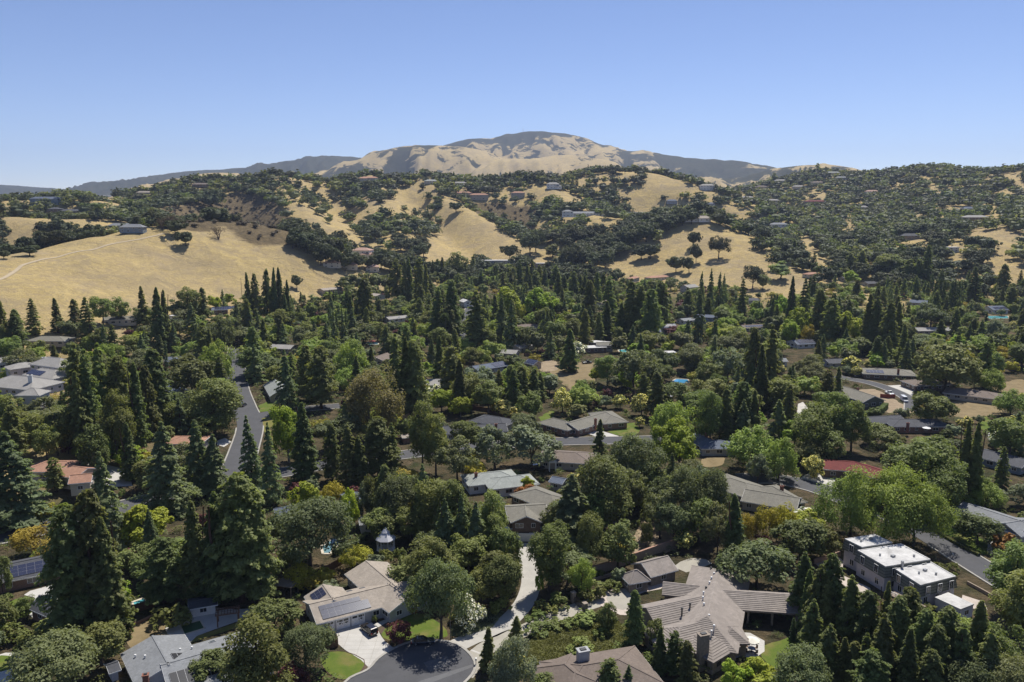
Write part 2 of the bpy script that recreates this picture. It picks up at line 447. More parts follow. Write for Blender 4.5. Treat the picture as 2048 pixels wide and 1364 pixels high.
class MB:
    """collects boxes, prisms and bars with a material index each; build() links them as one mesh"""
    def __init__(s): s.v = []; s.f = []; s.m = []
    def add(s, V, Fc, m=0):
        k = len(s.v); s.v += [tuple(v) for v in V]; s.f += [tuple(i + k for i in f) for f in Fc]; s.m += [m] * len(Fc); return s
    def box(s, c, d, m=0, rz=0.0):
        cx, cy, cz = c; a, b, h = d[0] / 2, d[1] / 2, d[2] / 2
        ca, sa = math.cos(rz), math.sin(rz)
        V = [(cx + x * ca - y * sa, cy + x * sa + y * ca, cz + z) for z in (-h, h) for x, y in ((-a, -b), (a, -b), (a, b), (-a, b))]
        return s.add(V, [(3, 2, 1, 0), (4, 5, 6, 7), (0, 1, 5, 4), (1, 2, 6, 5), (2, 3, 7, 6), (3, 0, 4, 7)], m)
    def bar(s, a, b, w, h=None, m=0):
        a = Vector(a); b = Vector(b); h = h or w
        d = (b - a).normalized(); up = Vector((0, 0, 1)) if abs(d.z) < 0.95 else Vector((0, 1, 0))
        x = d.cross(up).normalized(); y = x.cross(d).normalized()
        V = [p + x * sx * w / 2 + y * sy * h / 2 for p in (a, b) for sx, sy in ((-1, -1), (1, -1), (1, 1), (-1, 1))]
        return s.add(V, [(0, 1, 2, 3), (7, 6, 5, 4), (0, 4, 5, 1), (1, 5, 6, 2), (2, 6, 7, 3), (3, 7, 4, 0)], m)
    def tube(s, pts, rs, n=7, m=0, cap=True):
        k0 = None; V = []; Fc = []
        pts = [Vector(p) for p in pts]
        for i, p in enumerate(pts):
            d = (pts[min(i + 1, len(pts) - 1)] - pts[max(i - 1, 0)]).normalized()
            up = Vector((0, 0, 1)) if abs(d.z) < 0.9 else Vector((1, 0, 0))
            x = d.cross(up).normalized(); y = x.cross(d)
            for k in range(n):
                t = 2 * math.pi * k / n
                V.append(p + (x * math.cos(t) + y * math.sin(t)) * rs[i])
        for i in range(len(pts) - 1):
            for k in range(n):
                Fc.append((i * n + k, i * n + (k + 1) % n, (i + 1) * n + (k + 1) % n, (i + 1) * n + k))
        if cap:
            Fc.append(tuple(range(n))); Fc.append(tuple(reversed(range((len(pts) - 1) * n, len(pts) * n))))
        return s.add(V, Fc, m)
    def slab(s, poly, n, th, m=0):
        """flat polygon (3-D points, counter-clockwise from the outside) thickened inwards along -n"""
        k = len(poly); n = Vector(n)
        V = [Vector(p) for p in poly] + [Vector(p) - n * th for p in poly]
        Fc = [tuple(range(k)), tuple(reversed(range(k, 2 * k)))] + [(i, k + i, k + (i + 1) % k, (i + 1) % k) for i in range(k)]
        return s.add(V, Fc, m)
    def build(s, name, mats, parent=None, loc=(0, 0, 0), smooth=False, off=None):
        V = s.v if off is None else [(x - off[0], y - off[1], z - off[2]) for x, y, z in s.v]
        return mesh_obj(name, V, s.f, mats, parent, loc, s.m, smooth)
HAZE = 0.000055
# ------------------------------------------------------------------ the ground sheet
GOLD_BLOBS, SCRUB = [], []          # filled by the layout: (px, py, radius_m) spots
def build_ground():
    na, nd = GX.shape
    V = np.stack([GX, GY, GH], -1).reshape(-1, 3)
    i = np.arange(na)[:, None]; j = np.arange(nd - 1)[None, :]
    i2 = (i + 1) % na
    Q = np.stack([i * nd + j, i * nd + j + 1, i2 * nd + j + 1, i2 * nd + j], -1).reshape(-1, 4)
    me = bpy.data.meshes.new('ground')
    me.vertices.add(len(V)); me.vertices.foreach_set('co', V.ravel().astype(np.float32))
    me.loops.add(Q.size); me.loops.foreach_set('vertex_index', Q.ravel().astype(np.int32))
    me.polygons.add(len(Q)); me.polygons.foreach_set('loop_start', np.arange(0, Q.size, 4, dtype=np.int32))
    me.polygons.foreach_set('loop_total', np.full(len(Q), 4, np.int32))
    me.polygons.foreach_set('use_smooth', np.ones(len(Q), bool))
    me.update(calc_edges=True)
    hill = np.clip((GH - 1.5) / 6.0, 0, 1)
    dist = np.hypot(GX, GY)
    hill = np.where(dist > 2300, 1.0, hill)
    for (x, y, r) in GOLD_BLOBS:
        d = np.hypot(GX - x, GY - y)
        hill = np.maximum(hill, np.clip(1.5 - d / r, 0, 1))
    scr = np.zeros_like(GH)
    for (x, y, r) in SCRUB:
        d = np.hypot(GX - x, GY - y)
        scr = np.maximum(scr, np.clip(1.3 - d / r, 0, 1))
    far = np.clip((dist - 2300) / 400, 0, 1)
    for nm, arr in (('hill', hill), ('cover', GC), ('scrub', scr), ('far', far)):
        at = me.attributes.new(nm, 'FLOAT', 'POINT'); at.data.foreach_set('value', arr.ravel().astype(np.float32))
    me.materials.append(ground_mat())
    o = bpy.data.objects.new('ground', me); COL.objects.link(o)
    tag(o, 'valley floor of dry soil rising into hills of golden dry grass', kind='structure')
    return o

# ------------------------------------------------------------------ trees: unit prototypes (height 1, metres at scale = height)
def unit(v):
    return v / np.maximum(np.linalg.norm(v, axis=-1, keepdims=True), 1e-9)
def leaf_quads(C, N, S, rng, asp=0.62, fold=0.0):
    """one pointed quad per centre, facing N, long side random"""
    n = len(C)
    N = unit(N)
    t = unit(np.cross(N, unit(rng.normal(size=(n, 3)))))
    b = np.cross(N, t)
    S = np.broadcast_to(S, (n,))[:, None]
    w = S * asp * (0.7 + 0.6 * rng.random((n, 1)))
    l = S * (0.7 + 0.6 * rng.random((n, 1)))
    bend = N * l * 0.25
    V = np.stack([C - t * l - bend, C + b * w, C + t * l - bend, C - b * w], 1)
    return V.reshape(-1, 3)
def crown_mesh(name, V, m, rng, tint=None):
    nq = len(V) // 4
    me = bpy.data.meshes.new(name)
    me.vertices.add(len(V)); me.vertices.foreach_set('co', V.ravel().astype(np.float32))
    me.loops.add(nq * 4); me.loops.foreach_set('vertex_index', np.arange(nq * 4, dtype=np.int32))
    me.polygons.add(nq); me.polygons.foreach_set('loop_start', np.arange(0, nq * 4, 4, dtype=np.int32))
    me.polygons.foreach_set('loop_total', np.full(nq, 4, np.int32))
    me.update(calc_edges=True)
    if tint is None: tint = rng.random(nq)
    at = me.attributes.new('tint', 'FLOAT', 'POINT'); at.data.foreach_set('value', np.repeat(np.clip(tint, 0, 1), 4).astype(np.float32))
    at = me.attributes.new('pick', 'FLOAT', 'POINT'); at.data.foreach_set('value', np.repeat(rng.random(nq), 4).astype(np.float32))
    me.materials.append(m)
    return me
def conifer_quads(rng, H, R, n_br, per, leaf, z0=0.06, power=0.85, droop=0.25, fan=0.35, tiers=0, lump=0.25, tip=0.02):
    """branches round a stem, each a flat drooping spray"""
    t = (np.arange(n_br) + rng.random(n_br)) / n_br
    t = 1 - (1 - t) ** 1.0
    if tiers:
        t = (np.round(t * tiers) + rng.normal(0, 0.13, n_br)) / tiers
    t = np.clip(t, 0, 0.995)
    az = rng.random(n_br) * 2 * np.pi
    z = H * (z0 + (1 - z0) * t)
    irregular = 1 + lump * (np.sin(az * 2 + t * 19 + rng.random() * 6) * 0.5 + np.sin(az * 3 - t * 31) * 0.5)
    L = (R * (1 - t) ** power * np.minimum(1, 0.55 + t * 4) * (0.72 + 0.42 * rng.random(n_br)) * irregular + tip * H)
    u = np.sqrt(rng.random((n_br, per))) * 0.92 + 0.08
    r = u * L[:, None]
    side = (rng.random((n_br, per)) - 0.5) * 2 * fan * L[:, None] * (1.15 - u)
    dz = -droop * L[:, None] * u ** 1.6 + 0.06 * L[:, None] * u + rng.normal(0, 0.012, (n_br, per)) * H * 0.5
    ca, sa = np.cos(az)[:, None], np.sin(az)[:, None]
    C = np.stack([ca * r - sa * side, sa * r + ca * side, z[:, None] + dz], -1).reshape(-1, 3)
    out = np.stack([np.broadcast_to(ca, r.shape), np.broadcast_to(sa, r.shape), np.full(r.shape, 1.35)], -1).reshape(-1, 3)
    N = out + rng.normal(0, 0.55, out.shape)
    bt = np.repeat(rng.random(n_br), per) * 0.6 + rng.random(n_br * per) * 0.4
    sz = leaf * (0.75 + 0.5 * np.repeat((1 - t) ** 0.4, per))
    C[:, 2] = np.clip(C[:, 2], 0.01 * H, None)
    return leaf_quads(C, N, sz, rng, 0.5), bt
def clump_quads(rng, H, rx, rz, zc, n_cl, per, cr, leaf, flat=1.0, bottom=-0.75, hollow=0.55, lump=0.28, hang=0.0, up=0.75):
    """clumps through an uneven ellipsoid, leaves over each clump"""
    d = unit(rng.normal(size=(n_cl * 2, 3)))
    d = d[d[:, 2] > bottom][:n_cl]
    k = len(d)
    ph = rng.random(4) * 6
    un = 1 + lump * (np.sin(d[:, 0] * 3.1 + ph[0]) * 0.4 + np.sin(d[:, 1] * 3.7 + ph[1]) * 0.4 + np.sin(d[:, 2] * 4.3 + d[:, 0] * 2 + ph[2]) * 0.4)
    rad = (hollow + (1 - hollow) * rng.random(k) ** 0.5) * un
    c = d * rad[:, None] * np.array([rx, rx, rz]) * (1 - cr * 0.6)
    c[:, 2] += zc
    crs = cr * rx * (0.65 + 0.7 * rng.random(k))
    ld = unit(rng.normal(size=(k, per, 3)) + np.array([0, 0, 0.25]) + d[:, None, :] * 0.5)
    rr = crs[:, None, None] * (0.55 + 0.5 * rng.random((k, per, 1)))
    C = c[:, None, :] + ld * rr * np.array([1, 1, flat])
    if hang:
        C[..., 2] -= hang * H * rng.random((k, per)) ** 2
    N = ld + rng.normal(0, 0.5, ld.shape) + np.array([0, 0, up])
    tint = (np.repeat(rng.random(k), per) * 0.55 + rng.random(k * per) * 0.45)
    return leaf_quads(C.reshape(-1, 3), N.reshape(-1, 3), leaf, rng), tint, c
def core_quads(rng, wr, zr, zc, nu=7, nv=4):
    """filler added inside a thin crown to block the sun: an uneven closed lump of leafy quads"""
    V = np.zeros((nv + 1, nu, 3))
    for j in range(nv + 1):
        t = math.pi * (j / nv - .5)
        for i in range(nu):
            f = 2 * math.pi * i / nu; r = .8 + .35 * rng.random()
            V[j, i] = (wr * r * math.cos(t) * math.cos(f), wr * r * math.cos(t) * math.sin(f), zc + zr * math.sin(t) * (.9 + .2 * rng.random()))
    Q = [(V[j, i], V[j, (i + 1) % nu], V[j + 1, (i + 1) % nu], V[j + 1, i]) for j in range(nv) for i in range(nu)]
    return np.array(Q).reshape(-1, 3)
def trunk_mb(rng, H, r0, top, limbs=(), lean=0.02, n=7):
    mb = MB()
    p = []; rs = []
    x = y = 0.0
    for i in range(5):
        t = i / 4
        p.append((x, y, top * t)); rs.append(r0 * (1.25 if i == 0 else 1) * (1 - 0.72 * t))
        x += rng.normal(0, lean) * H; y += rng.normal(0, lean) * H
    mb.tube(p, rs, n)
    for (e, z0) in limbs:
        k = min(3, int(z0 / top * 4)); f = z0 / top * 4 - k
        s = Vector(p[k]).lerp(Vector(p[k + 1]), f)
        e = Vector(e)
        mid = s.lerp(e, 0.5) + Vector((rng.normal(0, .02) * H, rng.normal(0, .02) * H, 0.03 * H))
        rr = r0 * (1 - 0.72 * z0 / top) * 0.62
        mb.tube([s, mid, e], [rr, rr * 0.6, rr * 0.2], 5, cap=False)
    return mb

SPEC = {}
def species():
    bark = mat('bark', (0.085, 0.065, 0.05), 0.9, 0.35, 2.0)
    redbark = mat('red_bark', (0.10, 0.06, 0.042), 0.9, 0.35, 2.0)
    pale = mat('grey_bark', (0.16, 0.14, 0.12), 0.9, 0.35, 2.0)
    A = dict
    return {
     # name: (category, object name, adjective, leaf material, bark, builder, nominal width / height)
     'R': A(cat='redwood tree', nm='redwood_tree', adj='tall dark green conical redwood', m=leaf_mat('redwood_leaf', (0.1, 0.113, 0.04), 0.42, 0.05, 0.5), bk=redbark, wh=0.36),
     'C': A(cat='cedar tree', nm='cedar_tree', adj='blue-green tiered cedar', m=leaf_mat('cedar_leaf', (0.112, 0.135, 0.064), 0.38, 0.03, 0.3), bk=bark, wh=0.52),
     'P': A(cat='pine tree', nm='pine_tree', adj='olive green shaggy pine', m=leaf_mat('pine_leaf', (0.112, 0.13, 0.04), 0.30, 0.05, 0.45), bk=bark, wh=0.62),
     'O': A(cat='oak tree', nm='oak_tree', adj='dark grey-green spreading oak', m=leaf_mat('oak_leaf', (0.108, 0.119, 0.052), 0.24, 0.05, 0.4), bk=bark, wh=1.05),
     'V': A(cat='live oak', nm='live_oak_tree', adj='dark rounded evergreen oak', m=leaf_mat('live_oak_leaf', (0.062, 0.071, 0.034), 0.16, 0.05, 0.6), bk=bark, wh=1.15),
     'B': A(cat='leafy tree', nm='leafy_tree', adj='mid green rounded leafy tree', m=leaf_mat('broad_leaf', (0.118, 0.131, 0.042), 0.17, 0.05, 0.5), bk=bark, wh=0.85),
     'L': A(cat='lime tree', nm='lime_tree', adj='bright yellow-green leafy tree', m=leaf_mat('lime_leaf', (0.19, 0.235, 0.028), 0.20, 0.05, 0.35), bk=pale, wh=0.75),
     'W': A(cat='willow tree', nm='willow_tree', adj='broad feathery yellow-green tree', m=leaf_mat('willow_leaf', (0.165, 0.205, 0.046), 0.22, 0.03, 0.25), bk=bark, wh=1.15),
     'A': A(cat='golden tree', nm='golden_tree', adj='golden olive rounded tree', m=leaf_mat('golden_leaf', (0.23, 0.2, 0.03), 0.24, 0.05, 0.3), bk=bark, wh=1.3),
     'E': A(cat='eucalyptus tree', nm='eucalyptus_tree', adj='brownish drooping eucalyptus', m=leaf_mat('gum_leaf', (0.135, 0.115, 0.048), 0.34, 0.03, 0.2), bk=pale, wh=0.7),
     'G': A(cat='olive tree', nm='olive_tree', adj='soft grey-green olive tree', m=leaf_mat('olive_leaf', (0.135, 0.155, 0.088), 0.20, 0.03, 0.25), bk=bark, wh=0.95),
     'Y': A(cat='privet tree', nm='privet_tree', adj='round tree covered in cream blossom', m=leaf_mat('privet_leaf', (0.090, 0.105, 0.030), 0.2, 0.02, 0.2, (0.52, 0.46, 0.16), 0.5), bk=bark, wh=0.9),
     'F': A(cat='oleander', nm='oleander_bush', adj='oleander bush with white blossom', m=leaf_mat('oleander_leaf', (0.085, 0.105, 0.050), 0.2, 0.02, 0.2, (0.72, 0.70, 0.62), 0.45), bk=bark, wh=1.3),
     'K': A(cat='cypress tree', nm='cypress_tree', adj='slim dark columnar cypress', m=leaf_mat('cypress_leaf', (0.055, 0.075, 0.03), 0.30, 0.03, 0.25), bk=bark, wh=0.16),
     'M': A(cat='plum tree', nm='plum_tree', adj='dark maroon leaved plum tree', m=leaf_mat('plum_leaf', (0.09, 0.034, 0.032), 0.2, 0.03, 0.25), bk=bark, wh=1.0),
     'S': A(cat='shrub', nm='shrub', adj='low green garden shrub', m=leaf_mat('shrub_leaf', (0.12, 0.14, 0.038), 0.16, 0.06, 0.5), bk=bark, wh=1.35),
     'T': A(cat='shrub', nm='shrub', adj='low rusty orange shrub', m=leaf_mat('rust_leaf', (0.19, 0.085, 0.025), 0.2, 0.04, 0.3), bk=bark, wh=1.2),
     'D': A(cat='bare tree', nm='bare_tree', adj='leafless brown tree', m=leaf_mat('dead_leaf', (0.12, 0.085, 0.055), 0.1, 0.03, 0.3), bk=mat('dead_bark', (0.12, 0.085, 0.06), 0.9, 0.3, 2.0), wh=1.1),
     'N': A(cat='palm tree', nm='palm_tree', adj='palm with a ragged crown', m=leaf_mat('palm_leaf', (0.075, 0.095, 0.04), 0.2, 0.03, 0.25), bk=pale, wh=0.5),
     'U': A(cat='scrub', nm='brown_scrub', adj='grey-brown dry scrub', m=leaf_mat('scrub_leaf', (0.085, 0.068, 0.045), 0.1, 0.03, 0.4), bk=bark, wh=1.4),
    }
# level of detail: q = share of leaves, s = leaf size factor
LOD = {0: (1.0, 1.0), 1: (0.42, 1.5), 2: (0.11, 2.6)}
NVAR = {0: 4, 1: 4, 2: 5}
def make_proto(code, lod, var):
    sp = SPEC[code]
    rng = np.random.default_rng((sum(map(ord, code)) * 131 + lod * 17 + var * 1009) % 100003)
    q, s = LOD[lod]
    wh = sp['wh'] / 2
    limbs = []; r0 = 0.02; top = 0.7
    if code == 'R':
        V, t = conifer_quads(rng, 1, wh * (0.86 + .05 * var), int((400 + 35 * var) * q ** 0.75), max(5, int(22 * q ** 0.4)), 0.0150 * s, (0.03, 0.10, 0.05, 0.14, 0.02)[var], (0.78, 0.52, 0.66, 0.46, 0.6)[var], (0.2, 0.3, 0.26, 0.16, 0.24)[var], 0.36, (0, 0, 15, 0, 0)[var], (0.2, 0.42, 0.3, 0.55, 0.3)[var], (0.010, 0.024, 0.014, 0.03, 0.016)[var]); top = 0.93; r0 = 0.018
    elif code == 'C':
        V, t = conifer_quads(rng, 1, wh, int(250 * q ** 0.7), max(5, int(42 * q ** 0.4)), 0.0150 * s, 0.05, 0.9, 0.34, 0.42, 17, 0.30, 0.010); top = 0.95; r0 = 0.016
    elif code == 'P':
        V, t, c = clump_quads(rng, 1, wh, 0.40, 0.58, int(95 * q ** 0.5), max(8, int(95 * q ** 0.5)), 0.33, 0.0165 * s, 0.8, -0.95, 0.5, 0.5)
        top = 0.85; r0 = 0.02; limbs = [(c[i], 0.25 + 0.5 * rng.random()) for i in range(0, 10)]
    elif code in 'OV':
        V, t, c = clump_quads(rng, 1, wh, 0.40, 0.60, int(110 * q ** 0.5), max(8, int(95 * q ** 0.5)), 0.27, 0.021 * s, 0.75, -0.45, 0.6, 0.42)
        top = 0.55; r0 = 0.034; limbs = [(c[i], 0.2 + 0.3 * rng.random()) for i in range(0, 12)]
    elif code == 'B':
        V, t, c = clump_quads(rng, 1, wh, 0.44, 0.56, int(95 * q ** 0.5), max(8, int(95 * q ** 0.5)), 0.30, 0.021 * s, 0.9, -0.7, 0.6, 0.36)
        top = 0.6; r0 = 0.028; limbs = [(c[i], 0.2 + 0.35 * rng.random()) for i in range(0, 9)]
    elif code == 'L':
        V, t, c = clump_quads(rng, 1, wh, 0.45, 0.55, int(85 * q ** 0.5), max(8, int(85 * q ** 0.5)), 0.28, 0.024 * s, 0.9, -0.75, 0.55, 0.5)
        top = 0.7; r0 = 0.024; limbs = [(c[i], 0.2 + 0.4 * rng.random()) for i in range(0, 9)]
    elif code == 'W':
        V, t, c = clump_quads(rng, 1, wh, 0.46, 0.54, int(150 * q ** 0.5), max(8, int(110 * q ** 0.5)), 0.22, 0.017 * s, 0.9, -0.6, 0.62, 0.42, 0.10)
        top = 0.5; r0 = 0.032; limbs = [(c[i], 0.2 + 0.3 * rng.random()) for i in range(0, 10)]
    elif code == 'E':
        V, t, c = clump_quads(rng, 1, wh, 0.42, 0.56, int(110 * q ** 0.5), max(8, int(110 * q ** 0.5)), 0.26, 0.0145 * s, 1.2, -0.8, 0.55, 0.45, 0.10)
        top = 0.8; r0 = 0.022; limbs = [(c[i], 0.2 + 0.5 * rng.random()) for i in range(0, 10)]
    elif code in 'GA':
        V, t, c = clump_quads(rng, 1, wh, 0.45, 0.55, int(90 * q ** 0.5), max(8, int(100 * q ** 0.5)), 0.26, 0.021 * s, 0.9, -0.6, 0.62, 0.4)
        top = 0.5; r0 = 0.03; limbs = [(c[i], 0.15 + 0.3 * rng.random()) for i in range(0, 9)]
    elif code == 'K':
        V, t = conifer_quads(rng, 1, wh * 1.05, int(420 * q ** 0.75), max(4, int(7 * q ** 0.4)), 0.013 * s, 0.01, 0.45, -0.9, 0.5, 0, 0.1, 0.004); top = 0.9; r0 = 0.01
    elif code == 'N':
        mbq = []; 
        C = []; N = []
        for k in range(34):
            a = rng.random() * 6.283; up = rng.random() * 1.5 - 0.5
            for u in np.linspace(0.12, 1, 14):
                r = 0.2 * u; z = 0.86 + 0.13 * up * u - 0.13 * u * u
                for sd in (-1, 1):
                    C.append((math.cos(a) * r - math.sin(a) * sd * 0.018, math.sin(a) * r + math.cos(a) * sd * 0.018, z)); N.append((rng.normal(0, .3), rng.normal(0, .3), 1))
        V = leaf_quads(np.array(C), np.array(N), 0.022 * (1 if lod < 2 else 1.5), rng, 0.4); t = rng.random(len(C)); top = 0.88; r0 = 0.016
    elif code == 'D':
        mb = MB(); C = []
        def grow(p, d, l, r, dep):
            e = p + d * l
            mb.tube([p, p.lerp(e, .5) + Vector(rng.normal(0, .03, 3)) * l, e], [r, r * .8, r * .55], 5 if dep < 2 else 4, cap=False)
            if dep < 5:
                for _ in range(3 if dep < 3 else 2):
                    nd = (d + Vector(rng.normal(0, .62, 3)) + Vector((0, 0, .12))).normalized()
                    grow(e if rng.random() < .7 else p.lerp(e, .7), nd, l * (0.66 + .2 * rng.random()), r * .55, dep + 1)
            else: C.append(tuple(e))
        for _ in range(2): grow(Vector((0, 0, 0)), Vector((rng.normal(0, .3), rng.normal(0, .3), 1)).normalized(), 0.27, 0.035, 0)
        C = np.repeat(np.array(C), 3 if lod == 0 else 1, 0); C = C + rng.normal(0, .02, C.shape)
        V = leaf_quads(C, rng.normal(size=C.shape), 0.012 * s, rng, 0.5); t = rng.random(len(C))
        return mb, crown_mesh('crown', V, sp['m'], rng, t)
    else:                                              # rounded shrubs and blossom bushes
        bot = -0.3
        V, t, c = clump_quads(rng, 1, wh, 0.55, 0.45, int(60 * q ** 0.5), max(8, int(75 * q ** 0.5)), 0.32, 0.036 * s, 0.9, bot, 0.6, 0.45)
        V[:, 2] = np.maximum(V[:, 2], 0.0); top = 0.35; r0 = 0.03
        if code in 'YM':
            V, t, c = clump_quads(rng, 1, wh, 0.46, 0.54, int(80 * q ** 0.5), max(8, int(80 * q ** 0.5)), 0.3, 0.026 * s, 0.9, -0.8, 0.65, 0.3); top = 0.5
    if lod == 2 and code not in 'RCKNDSTFU':
        K = core_quads(rng, wh * .66, .30, .55); V = np.concatenate([V, K]); t = np.concatenate([t, np.full(len(K) // 4, .3)])  # added lump keeps sunlight from passing through the sparse crown
    mb = trunk_mb(rng, 1, r0, top, limbs, 0.012, 7 if lod < 2 else 4)
    return mb, crown_mesh('crown', V, sp['m'], rng, t)
PROTO = {}
def proto(code, lod, var):
    k = (code, lod, var)
    if k not in PROTO:
        mb, cm = make_proto(code, lod, var)
        tm = bpy.data.meshes.new('trunk')
        tm.from_pydata(mb.v, [], mb.f); tm.materials.append(SPEC[code]['bk']); tm.polygons.foreach_set('use_smooth', np.ones(len(tm.polygons), bool)); tm.update()
        one = None
        if lod == 2:                                   # too small in the picture to show parts: one mesh
            bm = bmesh.new(); bm.from_mesh(cm)
            n0 = len(bm.faces); bm.from_mesh(tm)
            bm.faces.ensure_lookup_table()
            for f in bm.faces[n0:]: f.material_index = 1
            one = bpy.data.meshes.new(SPEC[code]['nm']); bm.to_mesh(one); bm.free()
            one.materials.append(SPEC[code]['m']); one.materials.append(SPEC[code]['bk'])
        PROTO[k] = (tm, cm, one)
    return PROTO[k]
TREES = []                                             # dict(code, x, y, z, h, w, px)
PLANTED = []
def plant(code, x, y, z, h, w, label=None):
    f = y * CP - (z + h * 0.5 - CAMZ) * SP
    hp = h * FPX / f
    TREES.append((code, x, y, z, h, w, hp, label))
def emit_tree(code, x, y, z, h, w, hp, label, group):
    lod = 0 if hp > 105 else (1 if hp > 42 else 2)
    var = random.randrange(NVAR[lod])
    tm, cm, one = proto(code, lod, var)
    sp = SPEC[code]
    sxy = w / sp['wh']                                 # plan scale so that the crown is w metres wide
    sc = (sxy * random.uniform(0.93, 1.07), sxy * random.uniform(0.93, 1.07), h)
    rz = random.random() * 6.283
    if one is not None:
        o = bpy.data.objects.new(sp['nm'], one); COL.objects.link(o)
    else:
        o = bpy.data.objects.new(sp['nm'], None); COL.objects.link(o); o.empty_display_size = 0.3
        for nm, me in (('trunk', tm), ('crown', cm)):
            c = bpy.data.objects.new(nm, me); COL.objects.link(c); c.parent = o
    o.location = (x, y, z - 0.05); o.rotation_euler = (random.gauss(0, .02), random.gauss(0, .02), rz); o.scale = sc
    tag(o, label, sp['cat'], group)
    return o
def tree_px(code, px, ytop, ybase, wpx, label=None):
    """a tree from the pixels of its foot and top; the foot stands on the ground"""
    g = ground(px, ybase)
    if g is None: return
    x, y, z = g
    lo, hi = 0.3, 70.0
    for _ in range(30):
        m = (lo + hi) / 2
        if project(x, y, z + m)[1] > ytop: lo = m
        else: hi = m
    h = lo
    f = y * CP - (z + h * 0.5 - CAMZ) * SP
    plant(code, x, y, z, h, wpx * f / FPX * (1.03 if code in 'RC' else 1.05), label)
# ------------------------------------------------------------------ houses
KEEP = []          # (x, y, radius) discs where no scattered tree stands
KEEPPOLY = []      # plan polygons likewise
PROT = []          # (x0, y0, x1, y1, distance) parts of the picture that scattered trees in front must leave open
LAND = []          # (x, y, phrase) landmarks for labels
HSEQ = []
def glass(): return simple('window_glass', (0.020, 0.024, 0.028), 0.08, 0, 0.6)
def white(): return mat('white_paint', (0.72, 0.71, 0.68), 0.6, 0.06)
_wcache = {}
def window_mesh(w, h, frame):
    """framed window standing in the XZ plane, facing -Y, mullion in the middle"""
    k = (round(w, 2), round(h, 2), frame.name)
    if k not in _wcache:
        mb = MB(); t = 0.09
        mb.box((0, 0, h / 2), (w - 2 * t, 0.05, h - 2 * t), 1)
        for sx in (-1, 1): mb.box((sx * (w - t) / 2, -0.02, h / 2), (t, 0.10, h), 0)
        for z in (t / 2, h - t / 2): mb.box((0, -0.02, z), (w - 2 * t, 0.10, t), 0)
        if w > 1.0: mb.box((0, -0.022, h / 2), (0.06, 0.085, h - 2 * t), 0)
        o = mb.build('window', [frame, glass()])
        me = o.data; bpy.data.objects.remove(o)
        _wcache[k] = me
    return _wcache[k]
_pcache = {}
def panel_mesh(w, h, black=False):
    k = (w, h, black)
    if k not in _pcache:
        mb = MB(); t = 0.03
        mb.box((0, 0, 0.02), (w, h, 0.04), 0)
        mb.box((0, 0, 0.043), (w - 2 * t, h - 2 * t, 0.008), 1)
        fr = simple('panel_rim', (0.13, 0.13, 0.15), 0.5, 0.0) if not black else simple('collector_rim', (0.42, 0.42, 0.42), 0.5)
        ce = simple('panel_cells', (0.028, 0.032, 0.060), 0.22, 0, 0.6) if not black else simple('collector_cells', (0.012, 0.012, 0.014), 0.45)
        o = mb.build('solar_panel', [fr, ce]); me = o.data; bpy.data.objects.remove(o)
        _pcache[k] = me
    return _pcache[k]
def child(name, me, parent, M):
    o = bpy.data.objects.new(name, me); COL.objects.link(o); o.parent = parent
    o.matrix_local = M
    return o
def course_quad(mb, A, B, C, D, n, lift=0.10, m=0):
    """a roof slope from eave A-B to ridge D-C laid in n overlapping courses"""
    A, B, C, D = map(Vector, (A, B, C, D))
    nr = (B - A).cross(D - A).normalized()
    if nr.z < 0: nr = -nr
    for i in range(n):
        t0, t1 = i / n, min(1, (i + 1.12) / n)
        a, b = A.lerp(D, t0), B.lerp(C, t0); c, d = B.lerp(C, t1), A.lerp(D, t1)
        V = [a + nr * lift, b + nr * lift, c + nr * 0.012, d + nr * 0.012, a, b]
        mb.add(V, [(0, 1, 2, 3), (4, 5, 1, 0)], m)
